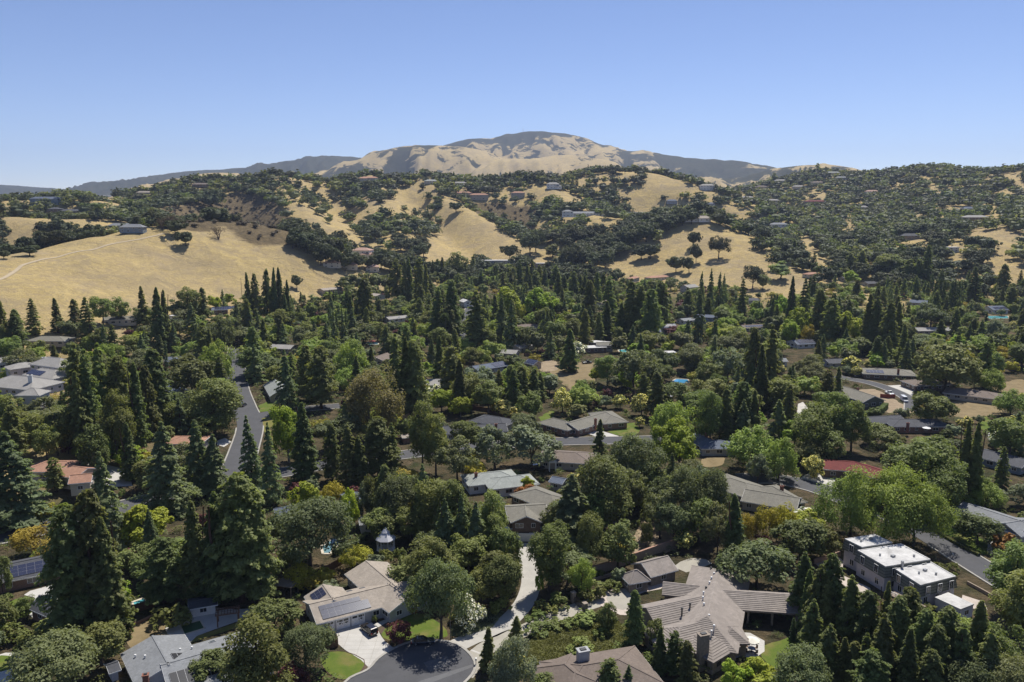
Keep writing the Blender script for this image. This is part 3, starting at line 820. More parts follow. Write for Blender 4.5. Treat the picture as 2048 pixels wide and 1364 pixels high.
class House:
    def __init__(s, name, label, cat='house', at=None, z=None, roof=None, wall=None, trim=None, phrase=None, prot=True):
        s.x, s.y = at; s.z = z if z is not None else float(H(np.array([s.x]), np.array([s.y]))[0])
        s.o = empty(name, (s.x, s.y, s.z)); tag(s.o, label, cat)
        s.roof = roof; s.wall = wall; s.trim = trim or white(); s.prot = prot; s.far = s.y > 620
        LAND.append((s.x, s.y, phrase or label)); s.bb = None
        HSEQ.append(s)
    def part(s, mb, name, mats, smooth=False):
        return mb.build(name, mats, s.o, (0, 0, 0), smooth, (s.x, s.y, s.z))
    def grow(s, pts):
        P = [project(*p) for p in pts]
        xs = [p[0] for p in P]; ys = [p[1] for p in P]
        b = (min(xs), min(ys), max(xs), max(ys))
        if s.prot: PROT.append((b[0], b[1], b[2], b[3], s.y))
    def wing(s, kind, A, B, hw, eave, rise, over=0.55, openw=False, courses=0, win=True, zb=None, roof=None, wall=None, hip=1.0, chk=True):
        """A, B plan ends of the ridge; hw half width at the eaves"""
        z0 = s.z if zb is None else zb
        A = Vector((A[0], A[1], 0)); B = Vector((B[0], B[1], 0))
        L = (B - A).length
        if L < 0.1: B = A + Vector((0.1, 0, 0)); L = 0.1
        u = (B - A) / L; v = Vector((-u.y, u.x, 0))
        ext = hw * hip if kind == 'h' else 0.0
        A0, B0 = A - u * ext, B + u * ext
        ze, zr = z0 + eave, z0 + eave + rise
        def P(p, off, z): q = p + v * off; return Vector((q.x, q.y, z))
        rm = roof or s.roof; wm = wall or s.wall
        mb = MB(); th = 0.22
        e = [P(A0, -hw, ze), P(B0, -hw, ze), P(B0, hw, ze), P(A0, hw, ze)]
        rA, rB = P(A, 0, zr), P(B, 0, zr)
        if kind == 'f':
            mb.slab([P(A, -hw, ze + rise), P(B, -hw, ze + rise), P(B, hw, ze + rise), P(A, hw, ze + rise)], (0, 0, 1), max(rise, 0.25))
        else:
            def slope(q):
                n = (q[1] - q[0]).cross(q[2] - q[0]).normalized()
                if n.z < 0: n = -n; q = list(reversed(q))
                mb.slab(q, n, th)
            slope([e[0], e[1], rB, rA]); slope([e[2], e[3], rA, rB])
            if kind == 'h':
                slope([e[1], e[2], rB]); slope([e[3], e[0], rA])
            if courses:
                course_quad(mb, e[0], e[1], rB, rA, courses); course_quad(mb, e[2], e[3], rA, rB, courses)
                if kind == 'h':
                    course_quad(mb, e[1], e[2], rB, rB, courses); course_quad(mb, e[3], e[0], rA, rA, courses)
        ro = s.part(mb, 'roof', [rm])
        if not s.far and kind != 'f':                       # ridge cap and gutter boards
            rc = MB(); rc.bar(rA + Vector((0, 0, 0.02)), rB + Vector((0, 0, 0.02)), 0.36, 0.07)
            if kind == 'h':
                for k, r in ((0, rA), (3, rA), (1, rB), (2, rB)): rc.bar(e[k] + Vector((0, 0, .02)), r + Vector((0, 0, .02)), 0.32, 0.07)
            c = s.part(rc, 'ridge_cap', [rm]); c.parent = ro
            fb = MB()
            for i in range(4):
                if kind == 'g' and i in (1, 3):
                    r = rB if i == 1 else rA; j = (i + 1) % 4
                    for q in (e[i], e[j]): fb.bar(q + Vector((0, 0, -.16)), r + Vector((0, 0, -.16)), 0.10, 0.26)
                else: fb.bar(e[i] + Vector((0, 0, -.17)), e[(i + 1) % 4] + Vector((0, 0, -.17)), 0.12, 0.22)
            c = s.part(fb, 'gutter', [s.trim]); c.parent = ro
        # walls
        a0 = A0 + u * over; b0 = B0 - u * over; wv = hw - over
        zt = ze + (over / hw * rise if kind != 'f' else 0.02) - th
        if kind == 'f': zt = ze + 0.05
        wb = MB()
        V = [P(a0, -wv, z0 - 0.6), P(b0, -wv, z0 - 0.6), P(b0, wv, z0 - 0.6), P(a0, wv, z0 - 0.6), P(a0, -wv, zt), P(b0, -wv, zt), P(b0, wv, zt), P(a0, wv, zt)]
        Fc = [(0, 1, 5, 4), (2, 3, 7, 6)]
        if kind == 'g':
            zg = zr - th - 0.03
            V += [P(a0, 0, zg), P(b0, 0, zg)]
            Fc += [(1, 2, 6, 9, 5), (3, 0, 4, 8, 7)]
        else:
            Fc += [(1, 2, 6, 5), (3, 0, 4, 7), (4, 5, 6, 7)]
        wb.add(V, Fc)
        if openw:
            pb = MB(); n = max(2, int(L / 4.5) + 1)
            for sd in (-1, 1):
                for i in range(n):
                    q = a0 + (b0 - a0) * (i / (n - 1)) + v * sd * (wv - 0.2)
                    pb = MB(); pb.box((q.x, q.y, (z0 + zt) / 2), (0.42, 0.42, zt - z0), 0, math.atan2(u.y, u.x))
                    s.part(pb, 'post', [wm])
                q0, q1 = a0 + v * sd * (wv - .2), b0 + v * sd * (wv - .2)
                pb = MB(); pb.bar((q0.x, q0.y, zt - .25), (q1.x, q1.y, zt - .25), 0.3, 0.5); s.part(pb, 'beam', [wm])
        else:
            s.part(wb, 'wall', [wm])
            if win:
                cor = [a0 - v * wv, b0 - v * wv, b0 + v * wv, a0 + v * wv]
                for i in range(4):
                    p, q = cor[i], cor[(i + 1) % 4]
                    n = Vector(((q - p).y, -(q - p).x, 0)).normalized()
                    mid = (p + q) / 2
                    if n.dot(Vector((-mid.x, -mid.y, 0)).normalized()) < 0.08: continue
                    l = (q - p).length; k = int(l / (3.6 if not s.far else 4.5))
                    fl = 1 if eave < 4.4 else 2
                    for f in range(fl):
                        for j in range(k):
                            c = p + (q - p) * ((j + 0.5) / k) + n * 0.035
                            big = (j * 7 + i * 3 + f) % 3
                            w, h = ((1.5, 1.2), (2.2, 1.3), (1.1, 1.3))[big]
                            hh = (zt - z0) / fl
                            zz = z0 + f * hh + max(0.35, hh * 0.36)
                            h = min(h, hh * 0.5)
                            M = Matrix.Translation((c.x - s.x, c.y - s.y, zz - s.z)) @ Matrix.Rotation(math.atan2(n.y, n.x) + math.pi / 2, 4, 'Z')
                            child('window', window_mesh(w, h, s.trim), s.o, M)
        if chk:
            KEEPPOLY.append([(p.x, p.y) for p in e])
            s.grow([tuple(p) for p in e] + [tuple(rA), tuple(rB)])
        s.last = (A0, B0, u, v, hw, ze, zr, rA, rB, e)
        return s.last
    def slopeframe(s, side, last=None):
        """origin at the slope's eave start, axes along, up the slope, normal"""
        A0, B0, u, v, hw, ze, zr, rA, rB, e = last or s.last
        if side < 0: o, a = e[0], u
        else: o, a = e[2], -u
        up = (v * (-side) * hw + Vector((0, 0, zr - ze))).normalized()
        n = a.cross(up).normalized()
        if n.z < 0: n = -n
        return o, a, up, n
    def panels(s, side, x0, y0, nx, ny, w=1.66, h=1.0, black=False, last=None, gap=0.012, skip=()):
        o, a, up, n = s.slopeframe(side, last)
        for j in range(ny):
            for i in range(nx):
                if (i, j) in skip: continue
                c = o + a * (x0 + (i + 0.5) * (w + gap)) + up * (y0 + (j + 0.5) * (h + gap)) + n * 0.10
                M = Matrix(((a.x, up.x, n.x, c.x - s.x), (a.y, up.y, n.y, c.y - s.y), (a.z, up.z, n.z, c.z - s.z), (0, 0, 0, 1)))
                child('solar_panel', panel_mesh(w, h, black), s.o, M)
    def roofbits(s, side, spots, last=None, kind='vent'):
        o, a, up, n = s.slopeframe(side, last)
        for x, y in spots:
            c = o + a * x + up * y
            mb = MB()
            if kind == 'vent':
                mb.tube([(c.x, c.y, c.z - .1), (c.x, c.y, c.z + .45)], [.13, .13], 8); mb.tube([(c.x, c.y, c.z + .40), (c.x, c.y, c.z + .55)], [.24, .18], 8)
                s.part(mb, 'roof_vent', [white()])
            else:
                V = [c + a * dx + up * dy for dx, dy in ((-.6, -.45), (.6, -.45), (.6, .45), (-.6, .45))]
                mb.slab([p + n * .16 for p in V], n, .2, 0)
                mb.slab([c + a * dx + up * dy + n * .175 for dx, dy in ((-.5, -.35), (.5, -.35), (.5, .35), (-.5, .35))], n, .01, 1)
                s.part(mb, 'skylight', [simple('skylight_rim', (.45, .44, .42), .5), simple('skylight_pane', (.08, .10, .11), .1)])
    def chimney(s, x, y, ztop, w=0.9, d=0.7, m=None, zb=None, rz=0.3):
        zb = s.z + 1.0 if zb is None else zb
        mb = MB(); mb.box((x, y, (zb + ztop) / 2), (w, d, ztop - zb), 0, rz); mb.box((x, y, ztop + .07), (w + .25, d + .25, .14), 0, rz)
        c = s.part(mb, 'chimney', [m or mat('brick_red', (0.22, 0.10, 0.07), .9, .3, 4)])
        mb = MB(); mb.box((x, y, ztop + .22), (w * .55, d * .55, .18), 0, rz)
        f = s.part(mb, 'flue_cap', [simple('dark_metal', (.03, .03, .03), .5)]); f.parent = c
def P2(px, py, z): return plane(px, py, z)
def simple_house(label, roofm, wallm, eave, rise, wings, chim=(), name='house', phrase=None, z=None, cat='house', two=False, prot=True):
    """wings: (kind, ax, ay, bx, by, half width) with the pixels of the ridge ends"""
    k, ax, ay, bx, by, hw = wings[0]
    # settle the ground height under the ridge
    zg = 0.0 if z is None else z
    if z is None:
        for _ in range(12):
            try: x, y = P2((ax + bx) / 2, (ay + by) / 2, zg + eave + rise)
            except ZeroDivisionError: break
            zn = float(H(np.array([x]), np.array([y]))[0]); zg = 0.5 * zg + 0.5 * zn
    zr = zg + eave + rise
    x, y = P2((ax + bx) / 2, (ay + by) / 2, zr)
    h = House(name, label, cat, (x, y), zg, roofm, wallm, phrase=phrase, prot=prot)
    h.w = []
    for (k, ax, ay, bx, by, hw) in wings:
        zt = zr if k != 'f' else zg + eave + 0.3
        h.w.append(h.wing(k, P2(ax, ay, zt), P2(bx, by, zt), hw, eave, rise if k != 'f' else 0.3, over=0.5))
    for (px, py, zc) in chim:
        cx, cy = P2(px, py, zg + zc); h.chimney(cx, cy, zg + zc)
    return h
def hill_house(label, px, py, lpx, depth, yaw, roofm, wallm, floors=2, kind='h', wing2=None, phrase=None):
    """a house on a slope: px, py = the middle of its foot; lpx its length in pixels"""
    g = ground(px, py)
    x, y, z = g
    s = math.hypot(x, y) / FPX
    L = lpx * s
    c, sn = math.cos(R_(yaw)), math.sin(R_(yaw))
    h = House('hillside_house', label, 'house', (x, y + depth * .3), z + 0.4, roofm, wallm, phrase=phrase, prot=True)
    hw = depth / 2
    e = (L / 2 - (hw if kind == 'h' else 0)); e = max(e, 1.0)
    yy = y + depth * .3
    eave = 3.4 * floors + 1.2
    h.wing(kind, (x - c * e, yy - sn * e), (x + c * e, yy + sn * e), hw, eave, 2.6 if kind != 'f' else .5, over=0.6)
    if wing2:
        f, dx, w2, fl = wing2
        xx = x + c * L * dx; y2 = yy + sn * L * dx - hw * .6
        h.wing('h' if kind != 'f' else 'f', (xx - 2, y2), (xx + 2, y2), w2, 3.2 * fl + 1.0, 2.2 if kind != 'f' else .4, over=.6)
    return h
# ------------------------------------------------------------------ sheets on the ground
def sheet(name, px, z, m, label, kind='structure', keep=True, prot=True, cat=None, world=None, edge=None, thick=None):
    pts = world or [ground(*p) for p in px]
    if world is None and name in ('dry_field', 'dirt_yard', 'lawn', 'dry_lawn', 'mulch_bed', 'verge'):   # soft, slightly ragged outline
        far = pts[0][1] > 280
        pts = [(p.x + (vnoise(p.x / 3, p.y / 3, 4) - .5) * (2.4 if far else .5), p.y + (vnoise(p.x / 3, p.y / 3, 6) - .5) * (2.4 if far else .5), 0.0) for p in smooth_line(pts, 2.0, True)]
    P = [Vector((p[0], p[1], p[2])) for p in pts]
    c = sum(P, Vector()) / len(P)
    bm = bmesh.new()
    vs = [bm.verts.new((p.x - c.x, p.y - c.y, p.z + z - c.z)) for p in P]
    f = bm.faces.new(vs)
    f.normal_update()
    if f.normal.z < 0: f.normal_flip()
    bmesh.ops.triangulate(bm, faces=[f])
    me = bpy.data.meshes.new(name); bm.to_mesh(me); bm.free()
    me.materials.append(m)
    o = bpy.data.objects.new(name, me); COL.objects.link(o); o.location = c
    tag(o, label, cat, None, kind)
    if keep: KEEPPOLY.append([(p.x, p.y) for p in P])
    if prot:
        q = [project(p.x, p.y, p.z) for p in P]
        PROT.append((min(a[0] for a in q), min(a[1] for a in q), max(a[0] for a in q), max(a[1] for a in q), min(p.y for p in P)))
    if edge:                                           # low kerb or coping round the sheet
        mb = MB(); n = len(P)
        for i in range(n):
            a, b = P[i] - c, P[(i + 1) % n] - c
            mb.bar((a.x, a.y, a.z + z + .04), (b.x, b.y, b.z + z + .04), edge[0], edge[1])
        e = mb.build(edge[2], [edge[3]], o)
    return o
def smooth_line(pts, step=3.0, closed=False):
    """Catmull-Rom through plan points"""
    P = [Vector((p[0], p[1])) for p in pts]
    out = []
    n = len(P)
    for i in range(n if closed else n - 1):
        p1, p2 = P[i], P[(i + 1) % n]
        p0 = P[(i - 1) % n] if (closed or i > 0) else p1 * 2 - p2
        p3 = P[(i + 2) % n] if (closed or i + 2 < n) else p2 * 2 - p1
        k = max(2, int((p2 - p1).length / step))
        for j in range(k):
            t = j / k
            out.append(0.5 * ((2 * p1) + (p2 - p0) * t + (2 * p0 - 5 * p1 + 4 * p2 - p3) * t * t + (3 * p1 - p0 - 3 * p2 + p3) * t ** 3))
    if not closed: out.append(P[-1])
    return out
def ribbon(name, line, offs, z, m, label=None, parent=None, kind='structure', step_h=0.0):
    """strip between two offsets from a plan line, laid on the ground"""
    L = line; n = len(L); V = []; Fc = []
    for i, p in enumerate(L):
        d = (L[min(i + 1, n - 1)] - L[max(i - 1, 0)]).normalized(); nn = Vector((-d.y, d.x))
        for o in offs:
            q = p + nn * o
            V.append((q.x, q.y, float(H(np.array([q.x]), np.array([q.y]))[0]) + z))
    for i in range(n - 1):
        Fc.append((2 * i, 2 * i + 2, 2 * i + 3, 2 * i + 1) if offs[0] > offs[1] else (2 * i + 1, 2 * i + 3, 2 * i + 2, 2 * i))
    if step_h:
        k = len(V); V += [(x, y, zz - step_h) for x, y, zz in V]
        for i in range(n - 1):
            for a in (0, 1): Fc.append((2 * i + a, 2 * i + 2 + a, k + 2 * i + 2 + a, k + 2 * i + a))
    o = mesh_obj(name, V, Fc, m, parent)
    if label: tag(o, label, None, None, kind)
    elif parent is None: tag(o, None, None, None, kind)
    return o
JUNCTIONS = []
ROADS = [0]
def road(name, px, width, label, prot=True, walk=0.0, step=3.0):
    """asphalt strip with a raised concrete kerb on both sides"""
    pts = [ground(*p) for p in px]
    L = smooth_line(pts, step)
    w = width / 2
    ROADS[0] += 1
    r = ribbon(name, L, (w, -w), 0.05 + 0.006 * ROADS[0], paving_mat('asphalt', (0.088, 0.088, 0.092)), label)
    for sd in (1, -1):
        run = []
        for p in list(L) + [None]:                      # kerbs stop where another street joins
            if p is not None and not any((p - Vector(j[:2])).length < j[2] for j in JUNCTIONS): run.append(p)
            else:
                if len(run) > 1: ribbon('kerb', run, (sd * (w + 0.45), sd * (w - 0.05)), 0.17 + .002 * ROADS[0], paving_mat('kerb_concrete', (0.36, 0.34, 0.30)), parent=r, step_h=0.2)
                run = []
        if walk: ribbon('pavement', L, (sd * (w + 0.47 + walk), sd * (w + 0.47)), 0.15, paving_mat('kerb_concrete', (0.36, 0.34, 0.30)), parent=r, step_h=.15)
    for i in range(len(L) - 1):
        d = (L[i + 1] - L[i]).normalized(); nn = Vector((-d.y, d.x)) * (w + 1.2)
        KEEPPOLY.append([tuple(L[i] + nn), tuple(L[i + 1] + nn), tuple(L[i + 1] - nn), tuple(L[i] - nn)])
        if prot:
            a = project(L[i].x, L[i].y, 0)
            hwp = w * FPX / L[i].y
            PROT.append((a[0] - hwp * .5, a[1] - hwp * .25, a[0] + hwp * .5, a[1] + hwp * .25, L[i].y))
    m = L[len(L) // 2]
    LAND.append((m.x, m.y, name.replace('_', ' ')))
    return r, L
# ------------------------------------------------------------------ layout
make_grid()
SPEC.update(species())
RM = dict(tan=roof_mat('tan_shingle', (.33, .285, .235)), tile=roof_mat('brown_tile', (.27, .235, .205), .5), dark=roof_mat('charcoal_shingle', (.075, .077, .085)),
          grey=roof_mat('grey_shingle', (.215, .222, .228)), olive=roof_mat('olive_shingle', (.19, .178, .145)), brown=roof_mat('brown_shingle', (.175, .14, .115)),
          terra=roof_mat('terracotta_tile', (.36, .20, .135)), red=roof_mat('red_metal', (.15, .035, .03)), green=roof_mat('pale_green_shingle', (.285, .300, .275)),
          white=mat('white_membrane', (.50, .49, .47), .85, .22, .5, stain=.85), stone=roof_mat('stone_shingle', (.30, .285, .26)), blue=roof_mat('slate_shingle', (.11, .13, .17)), pink=roof_mat('pale_terracotta', (.40, .26, .20)))
WM = dict(tan=mat('tan_stucco', (.40, .35, .28), .85, .1), white=mat('white_stucco', (.66, .65, .62), .8, .08), grey=mat('grey_siding', (.36, .36, .36), .8, .1), brown=mat('brown_siding', (.16, .115, .085), .85, .2),
          brick=mat('brown_brick', (.24, .15, .11), .9, .3, 5), stone=mat('brown_stone', (.27, .225, .18), .9, .3, 2.5), cream=mat('cream_stucco', (.52, .46, .36), .85, .08), lilac=mat('pale_grey_stucco', (.50, .48, .50), .85, .08),
          olive=mat('olive_siding', (.13, .135, .10), .85, .12), blue=mat('blue_grey_siding', (.20, .24, .28), .8, .1))
CONC = paving_mat('driveway_concrete', (.47, .45, .41), 0.16, .25)
PATIO = paving_mat('patio_concrete', (.50, .48, .44), 0.3, .15)
PINK = paving_mat('pink_paving', (.50, .43, .37), .5, .2)
LAWN = grass_mat('lawn_grass', (.085, .135, .022), (.15, .18, .035), .45)
DRYL = grass_mat('dry_lawn', (.19, .145, .078), (.32, .245, .135), 0, .22)
DIRT = grass_mat('bare_dirt', (.25, .19, .125), (.42, .33, .22), 0, .22)
MULCH = grass_mat('bark_mulch', (.095, .07, .05), (.16, .115, .08), 0, .8)
WOOD = mat('fence_wood', (.15, .085, .05), .85, .3, 3)
GWOOD = mat('weathered_wood', (.21, .165, .125), .85, .25, 3)
POOL = water_mat('pool_water', (.10, .36, .40)); POOLB = water_mat('blue_pool_water', (.06, .26, .48)); POND = water_mat('green_pool_water', (.05, .10, .045))

# ---- pads: levelled ground under hillside houses
for px, py, r, z in ((50, 775, 20, 7.0),):
    x, y = plane(px, py, z); PADS.append((x, y, r, z))
make_grid()

# ---- roads
for jx, jy, jr in ((466, 962, 9), (497, 840, 9), (1850, 1065, 6)): JUNCTIONS.append((*plane(jx, jy, 0), jr))
lane, LANE = road('village_lane', [(-260, 1125), (-60, 1085), (60, 1060), (130, 1046), (285, 1005), (459, 964), (585, 942), (670, 927), (815, 909), (960, 893), (1105, 884), (1280, 880), (1400, 876)], 9.0, 'asphalt lane with concrete kerbs crossing under tall conifers')
side, SIDE = road('side_street', [(474, 696), (471, 740), (476, 780), (488, 815), (500, 850), (488, 900), (466, 960)], 10.0, 'asphalt side street curving down between lawns to the lane')
road('branch_street', [(497, 838), (545, 826), (610, 818), (680, 812)], 8.0, 'short asphalt street branching off the side street')
road('orchard_road', [(940, 610), (928, 650), (918, 690), (905, 712), (880, 722)], 6.0, 'shaded asphalt road running back between cedars', prot=False)
road('hill_road', [(1670, 752), (1690, 757), (1740, 766), (1790, 783), (1822, 802), (1826, 822)], 6.5, 'grey road beside the parked white van and dirt heap')
road('crescent', [(1480, 958), (1537, 957), (1580, 963), (1630, 975), (1680, 993), (1720, 1012), (1790, 1035), (1850, 1064)], 9.0, 'dark asphalt crescent below the red roof')
road('east_street', [(1850, 1066), (1905, 1100), (1958, 1133), (2060, 1195)], 8.5, 'asphalt street beside the white flat-roofed house')

CDS = [(689, 1366), (735, 1340), (756, 1318), (788, 1297), (820, 1285), (860, 1281), (900, 1284), (927, 1297), (945, 1315), (951, 1332), (944, 1350), (927, 1368), (900, 1400), (860, 1440), (660, 1440)]
def dense(px, step=1.2): return [(p.x, p.y, 0.0) for p in smooth_line([ground(*q) for q in px], step, True)]
ASPH = paving_mat('asphalt', (.088, .088, .092))
KERB = paving_mat('kerb_concrete', (.36, .34, .30))
cds = sheet('cul_de_sac', None, 0.06, ASPH, 'round asphalt turning circle with pale concrete kerb', world=dense(CDS), edge=(.55, .16, 'kerb', KERB))
LAND.append((*plane(845, 1330, 0), 'the turning circle'))
sheet('asphalt_patch', [(847, 1326), (893, 1311), (903, 1328), (860, 1344)], 0.066, paving_mat('patched_asphalt', (.13, .13, .132)), 'paler rectangular repair patch in the turning circle')
sheet('asphalt_patch', [(835, 1364), (945, 1329), (947, 1334), (860, 1367)], 0.066, paving_mat('patched_asphalt', (.13, .13, .132)), 'long pale trench repair strip across the turning circle')
sheet('driveway', [(664, 1262), (733, 1236), (751, 1251), (762, 1272), (770, 1283), (788, 1297), (756, 1318), (738, 1336), (722, 1320), (690, 1300), (676, 1288)], 0.05, CONC, 'wide pale concrete driveway before the three garage doors')
sheet('garden_path', [(749, 1248), (775, 1237), (800, 1232), (803, 1236), (778, 1243), (756, 1255)], 0.045, CONC, 'narrow concrete path from driveway to porch')
sheet('mulch_bed', [(738, 1236), (765, 1218), (795, 1222), (800, 1231), (772, 1237), (749, 1247)], 0.02, MULCH, 'planting bed of dark mulch between garage and porch')
sheet('mulch_bed', [(756, 1256), (779, 1244), (781, 1249), (762, 1268)], 0.02, MULCH, 'dark mulch strip beside the parked car')
sheet('lawn', [(762, 1269), (781, 1247), (806, 1236), (833, 1227), (855, 1233), (884, 1249), (897, 1270), (881, 1276), (820, 1281), (777, 1280)], 0.035, LAWN, 'patchy green lawn round the tree by the turning circle')
sheet('lawn', [(641, 1317), (648, 1308), (662, 1303), (688, 1304), (727, 1319), (722, 1340), (705, 1356), (687, 1360), (665, 1352), (649, 1337)], 0.035, LAWN, 'green lawn with rounded corners below the driveway', edge=(.14, .06, 'lawn_edging', MULCH))
sheet('mulch_bed', [(724, 1318), (740, 1334), (735, 1341), (712, 1356), (722, 1340)], 0.025, MULCH, 'small mulch bed at the kerb beside the rounded lawn')
pts = [ground(*p) for p in [(912, 1292), (945, 1276), (1000, 1254), (1046, 1210), (1062, 1165), (1056, 1128), (1052, 1086)]]
ribbon('long_driveway', smooth_line(pts, 2), (2.3, -2.3), 0.05, paving_mat('old_concrete', (.42, .40, .36), 0, .3), 'long pale concrete driveway climbing to the two-storey house')
for p in smooth_line(pts, 5): KEEP.append((p.x, p.y, 4.5)); a = project(p.x, p.y, 0); PROT.append((a[0] - 8, a[1] - 8, a[0] + 8, a[1] + 8, p.y))
pts = [ground(*p) for p in [(925, 1352), (958, 1308), (1000, 1281), (1053, 1259), (1115, 1232), (1158, 1216), (1190, 1205)]]
GD = smooth_line(pts, 2)
gd = ribbon('gated_driveway', GD, (2.2, -2.2), 0.05, paving_mat('washed_concrete', (.36, .335, .28), 0, .2), 'beige driveway with pale bands leading up to the iron gate')
for i in range(4, len(GD) - 3, 7):                    # pale bands across it
    ribbon('paving_band', [GD[i], GD[i] + (GD[i + 1] - GD[i]).normalized() * .5], (2.2, -2.2), 0.06, PATIO, parent=gd)
for p in GD[::3]: KEEP.append((p.x, p.y, 4.0)); a = project(p.x, p.y, 0); PROT.append((a[0] - 9, a[1] - 6, a[0] + 9, a[1] + 6, p.y))
sheet('entrance_court', None, 0.045, PINK, 'pink paved border of the entrance court', world=dense([(1186, 1206), (1190, 1192), (1215, 1180), (1267, 1175), (1324, 1166), (1322, 1178), (1290, 1184), (1262, 1200), (1262, 1226), (1240, 1230), (1215, 1216)], 1.5))
sheet('entrance_court', None, 0.055, paving_mat('washed_concrete', (.36, .335, .28)), 'round beige middle of the entrance court', world=dense([(1212, 1197), (1228, 1185), (1255, 1181), (1276, 1183), (1262, 1195), (1258, 1212), (1246, 1220), (1228, 1214)], 1.5))
sheet('parking_court', [(1347, 1134), (1360, 1124), (1382, 1116), (1412, 1119), (1424, 1127), (1395, 1140), (1372, 1145)], 0.05, paving_mat('washed_concrete', (.36, .335, .28)), 'beige paved court behind the tile-roofed house')
sheet('dirt_yard', [(1292, 1014), (1282, 1045), (1268, 1078), (1276, 1116), (1330, 1102), (1386, 1074), (1372, 1056), (1335, 1060), (1318, 1040), (1308, 1020)], 0.03, DIRT, 'pale bare dirt yard above the tan garden wall')
sheet('patio', [(1470, 1264), (1500, 1266), (1529, 1282), (1529, 1303), (1508, 1318), (1482, 1312), (1452, 1327), (1441, 1320), (1458, 1292)], 0.05, PATIO, 'white concrete patio with round end beside tile-roofed house')
sheet('lawn', [(1531, 1292), (1560, 1282), (1602, 1272), (1650, 1300), (1648, 1326), (1600, 1338), (1556, 1338), (1524, 1316)], 0.03, LAWN, 'green lawn beyond the patio with the umbrella')
sheet('patio', [(330, 1258), (340, 1247), (376, 1239), (372, 1226), (408, 1213), (470, 1219), (512, 1216), (512, 1230), (432, 1258), (394, 1272), (380, 1286), (366, 1290), (356, 1276), (335, 1268)], 0.04, PATIO, 'white patio round the square green pool')
sheet('pool', [(360, 1252), (401, 1241), (410, 1257), (368, 1270)], 0.07, POND, 'square pool of dark green water in white patio', 'thing', cat='pool', edge=(.35, .1, 'coping', WM['cream']))
sheet('lawn', [(386, 1276), (432, 1260), (512, 1232), (516, 1240), (440, 1266), (380, 1287)], 0.035, grass_mat('yellowing_lawn', (.15, .16, .04), (.22, .19, .06), .4), 'narrow yellowing lawn along the grey-roofed house')
sheet('dry_lawn', [(252, 1252), (300, 1240), (330, 1240), (330, 1262), (352, 1276), (330, 1284), (296, 1276), (262, 1296)], 0.03, DRYL, 'dry brown lawn behind the grey-roofed house')
sheet('pool_deck', [(48, 1190), (60, 1182), (112, 1168), (120, 1190), (112, 1215), (66, 1236), (58, 1230), (76, 1214), (70, 1196)], 0.04, PATIO, 'white deck round the pale green pool')
sheet('pool', [(74, 1198), (102, 1190), (112, 1198), (106, 1208), (78, 1217)], 0.06, water_mat('pale_pool_water', (.24, .42, .36)), 'pale green swimming pool behind the brick-walled solar house', 'thing', cat='pool', edge=(.3, .1, 'coping', WM['white']))
sheet('lawn', [(18, 1206), (46, 1196), (70, 1218), (50, 1232), (22, 1242), (6, 1230)], 0.03, LAWN, 'green lawn beside the pale green pool')
sheet('garden_path', None, 0.035, PATIO, 'curving pale path round the corner lawn', world=dense([(-10, 1312), (34, 1306), (52, 1304), (44, 1325), (44, 1345), (40, 1372), (-20, 1372)], 2))
sheet('lawn', None, 0.05, LAWN, 'rounded green lawn edged by a curving pale path', world=dense([(-12, 1314), (20, 1312), (34, 1318), (30, 1334), (8, 1342), (-14, 1344)], 2))
sheet('lawn', [(1864, 1054), (1886, 1052), (1930, 1064), (1975, 1082), (1990, 1100), (1966, 1109), (1925, 1086)], 0.03, LAWN, 'green front lawn along the street beside the white flat-roofed house')
sheet('garden_path', [(1974, 1104), (1976, 1086), (1988, 1081), (1994, 1086), (1984, 1092), (1986, 1110)], 0.05, PATIO, 'curving white path across the front lawn')
sheet('terrace', [(1630, 1128), (1676, 1112), (1688, 1124), (1684, 1150), (1740, 1176), (1745, 1196), (1700, 1180), (1662, 1150)], 0.04, PINK, 'pinkish terrace along the white flat-roofed house')
sheet('terrace', [(1925, 1190), (1968, 1204), (1975, 1220), (1920, 1215)], 0.04, PINK, 'small pinkish terrace at the end of the flat-roofed house')
sheet('front_drive', [(1602, 955), (1622, 944), (1672, 958), (1664, 972), (1630, 968)], 0.05, PATIO, 'pale concrete drive before the red roof')
sheet('front_drive', [(1172, 866), (1190, 858), (1250, 876), (1245, 882), (1200, 876)], 0.05, PATIO, 'pale drive and path before the long ranch house')
sheet('lawn', [(1216, 858), (1268, 846), (1275, 868), (1262, 876), (1230, 868)], 0.03, LAWN, 'front lawn of the long ranch house')
sheet('lawn', [(1080, 838), (1096, 822), (1112, 828), (1094, 850)], 0.03, LAWN, 'back lawn of the long ranch house')
sheet('dry_lawn', [(1404, 918), (1446, 914), (1444, 930), (1410, 934)], 0.03, DRYL, 'dry yellow lawn before the slate-roofed house')
sheet('dirt_yard', [(1690, 788), (1744, 778), (1790, 800), (1812, 812), (1826, 826), (1760, 824), (1772, 812), (1740, 812)], 0.05, DIRT, 'dirt building site beside the white van')
sheet('front_drive', [(1760, 772), (1800, 770), (1832, 776), (1824, 792), (1804, 788), (1786, 778)], 0.05, PATIO, 'pale curved drives across the road from the van')
sheet('dry_field', [(1890, 806), (1960, 800), (2010, 808), (2000, 830), (1930, 836), (1896, 826)], 0.03, DRYL, 'dry straw-coloured field beyond the brown-roofed house')
sheet('dry_field', [(1984, 768), (2060, 758), (2100, 770), (2060, 792), (1996, 782)], 0.03, DRYL, 'dry golden slope behind the brown-roofed house')
sheet('lawn', [(1958, 838), (1980, 834), (1984, 862), (1962, 862)], 0.03, LAWN, 'strip of green lawn beside the dark conifers')
sheet('front_drive', [(1596, 808), (1606, 804), (1620, 822), (1606, 832), (1594, 826)], 0.05, PATIO, 'winding white drive between oleanders')
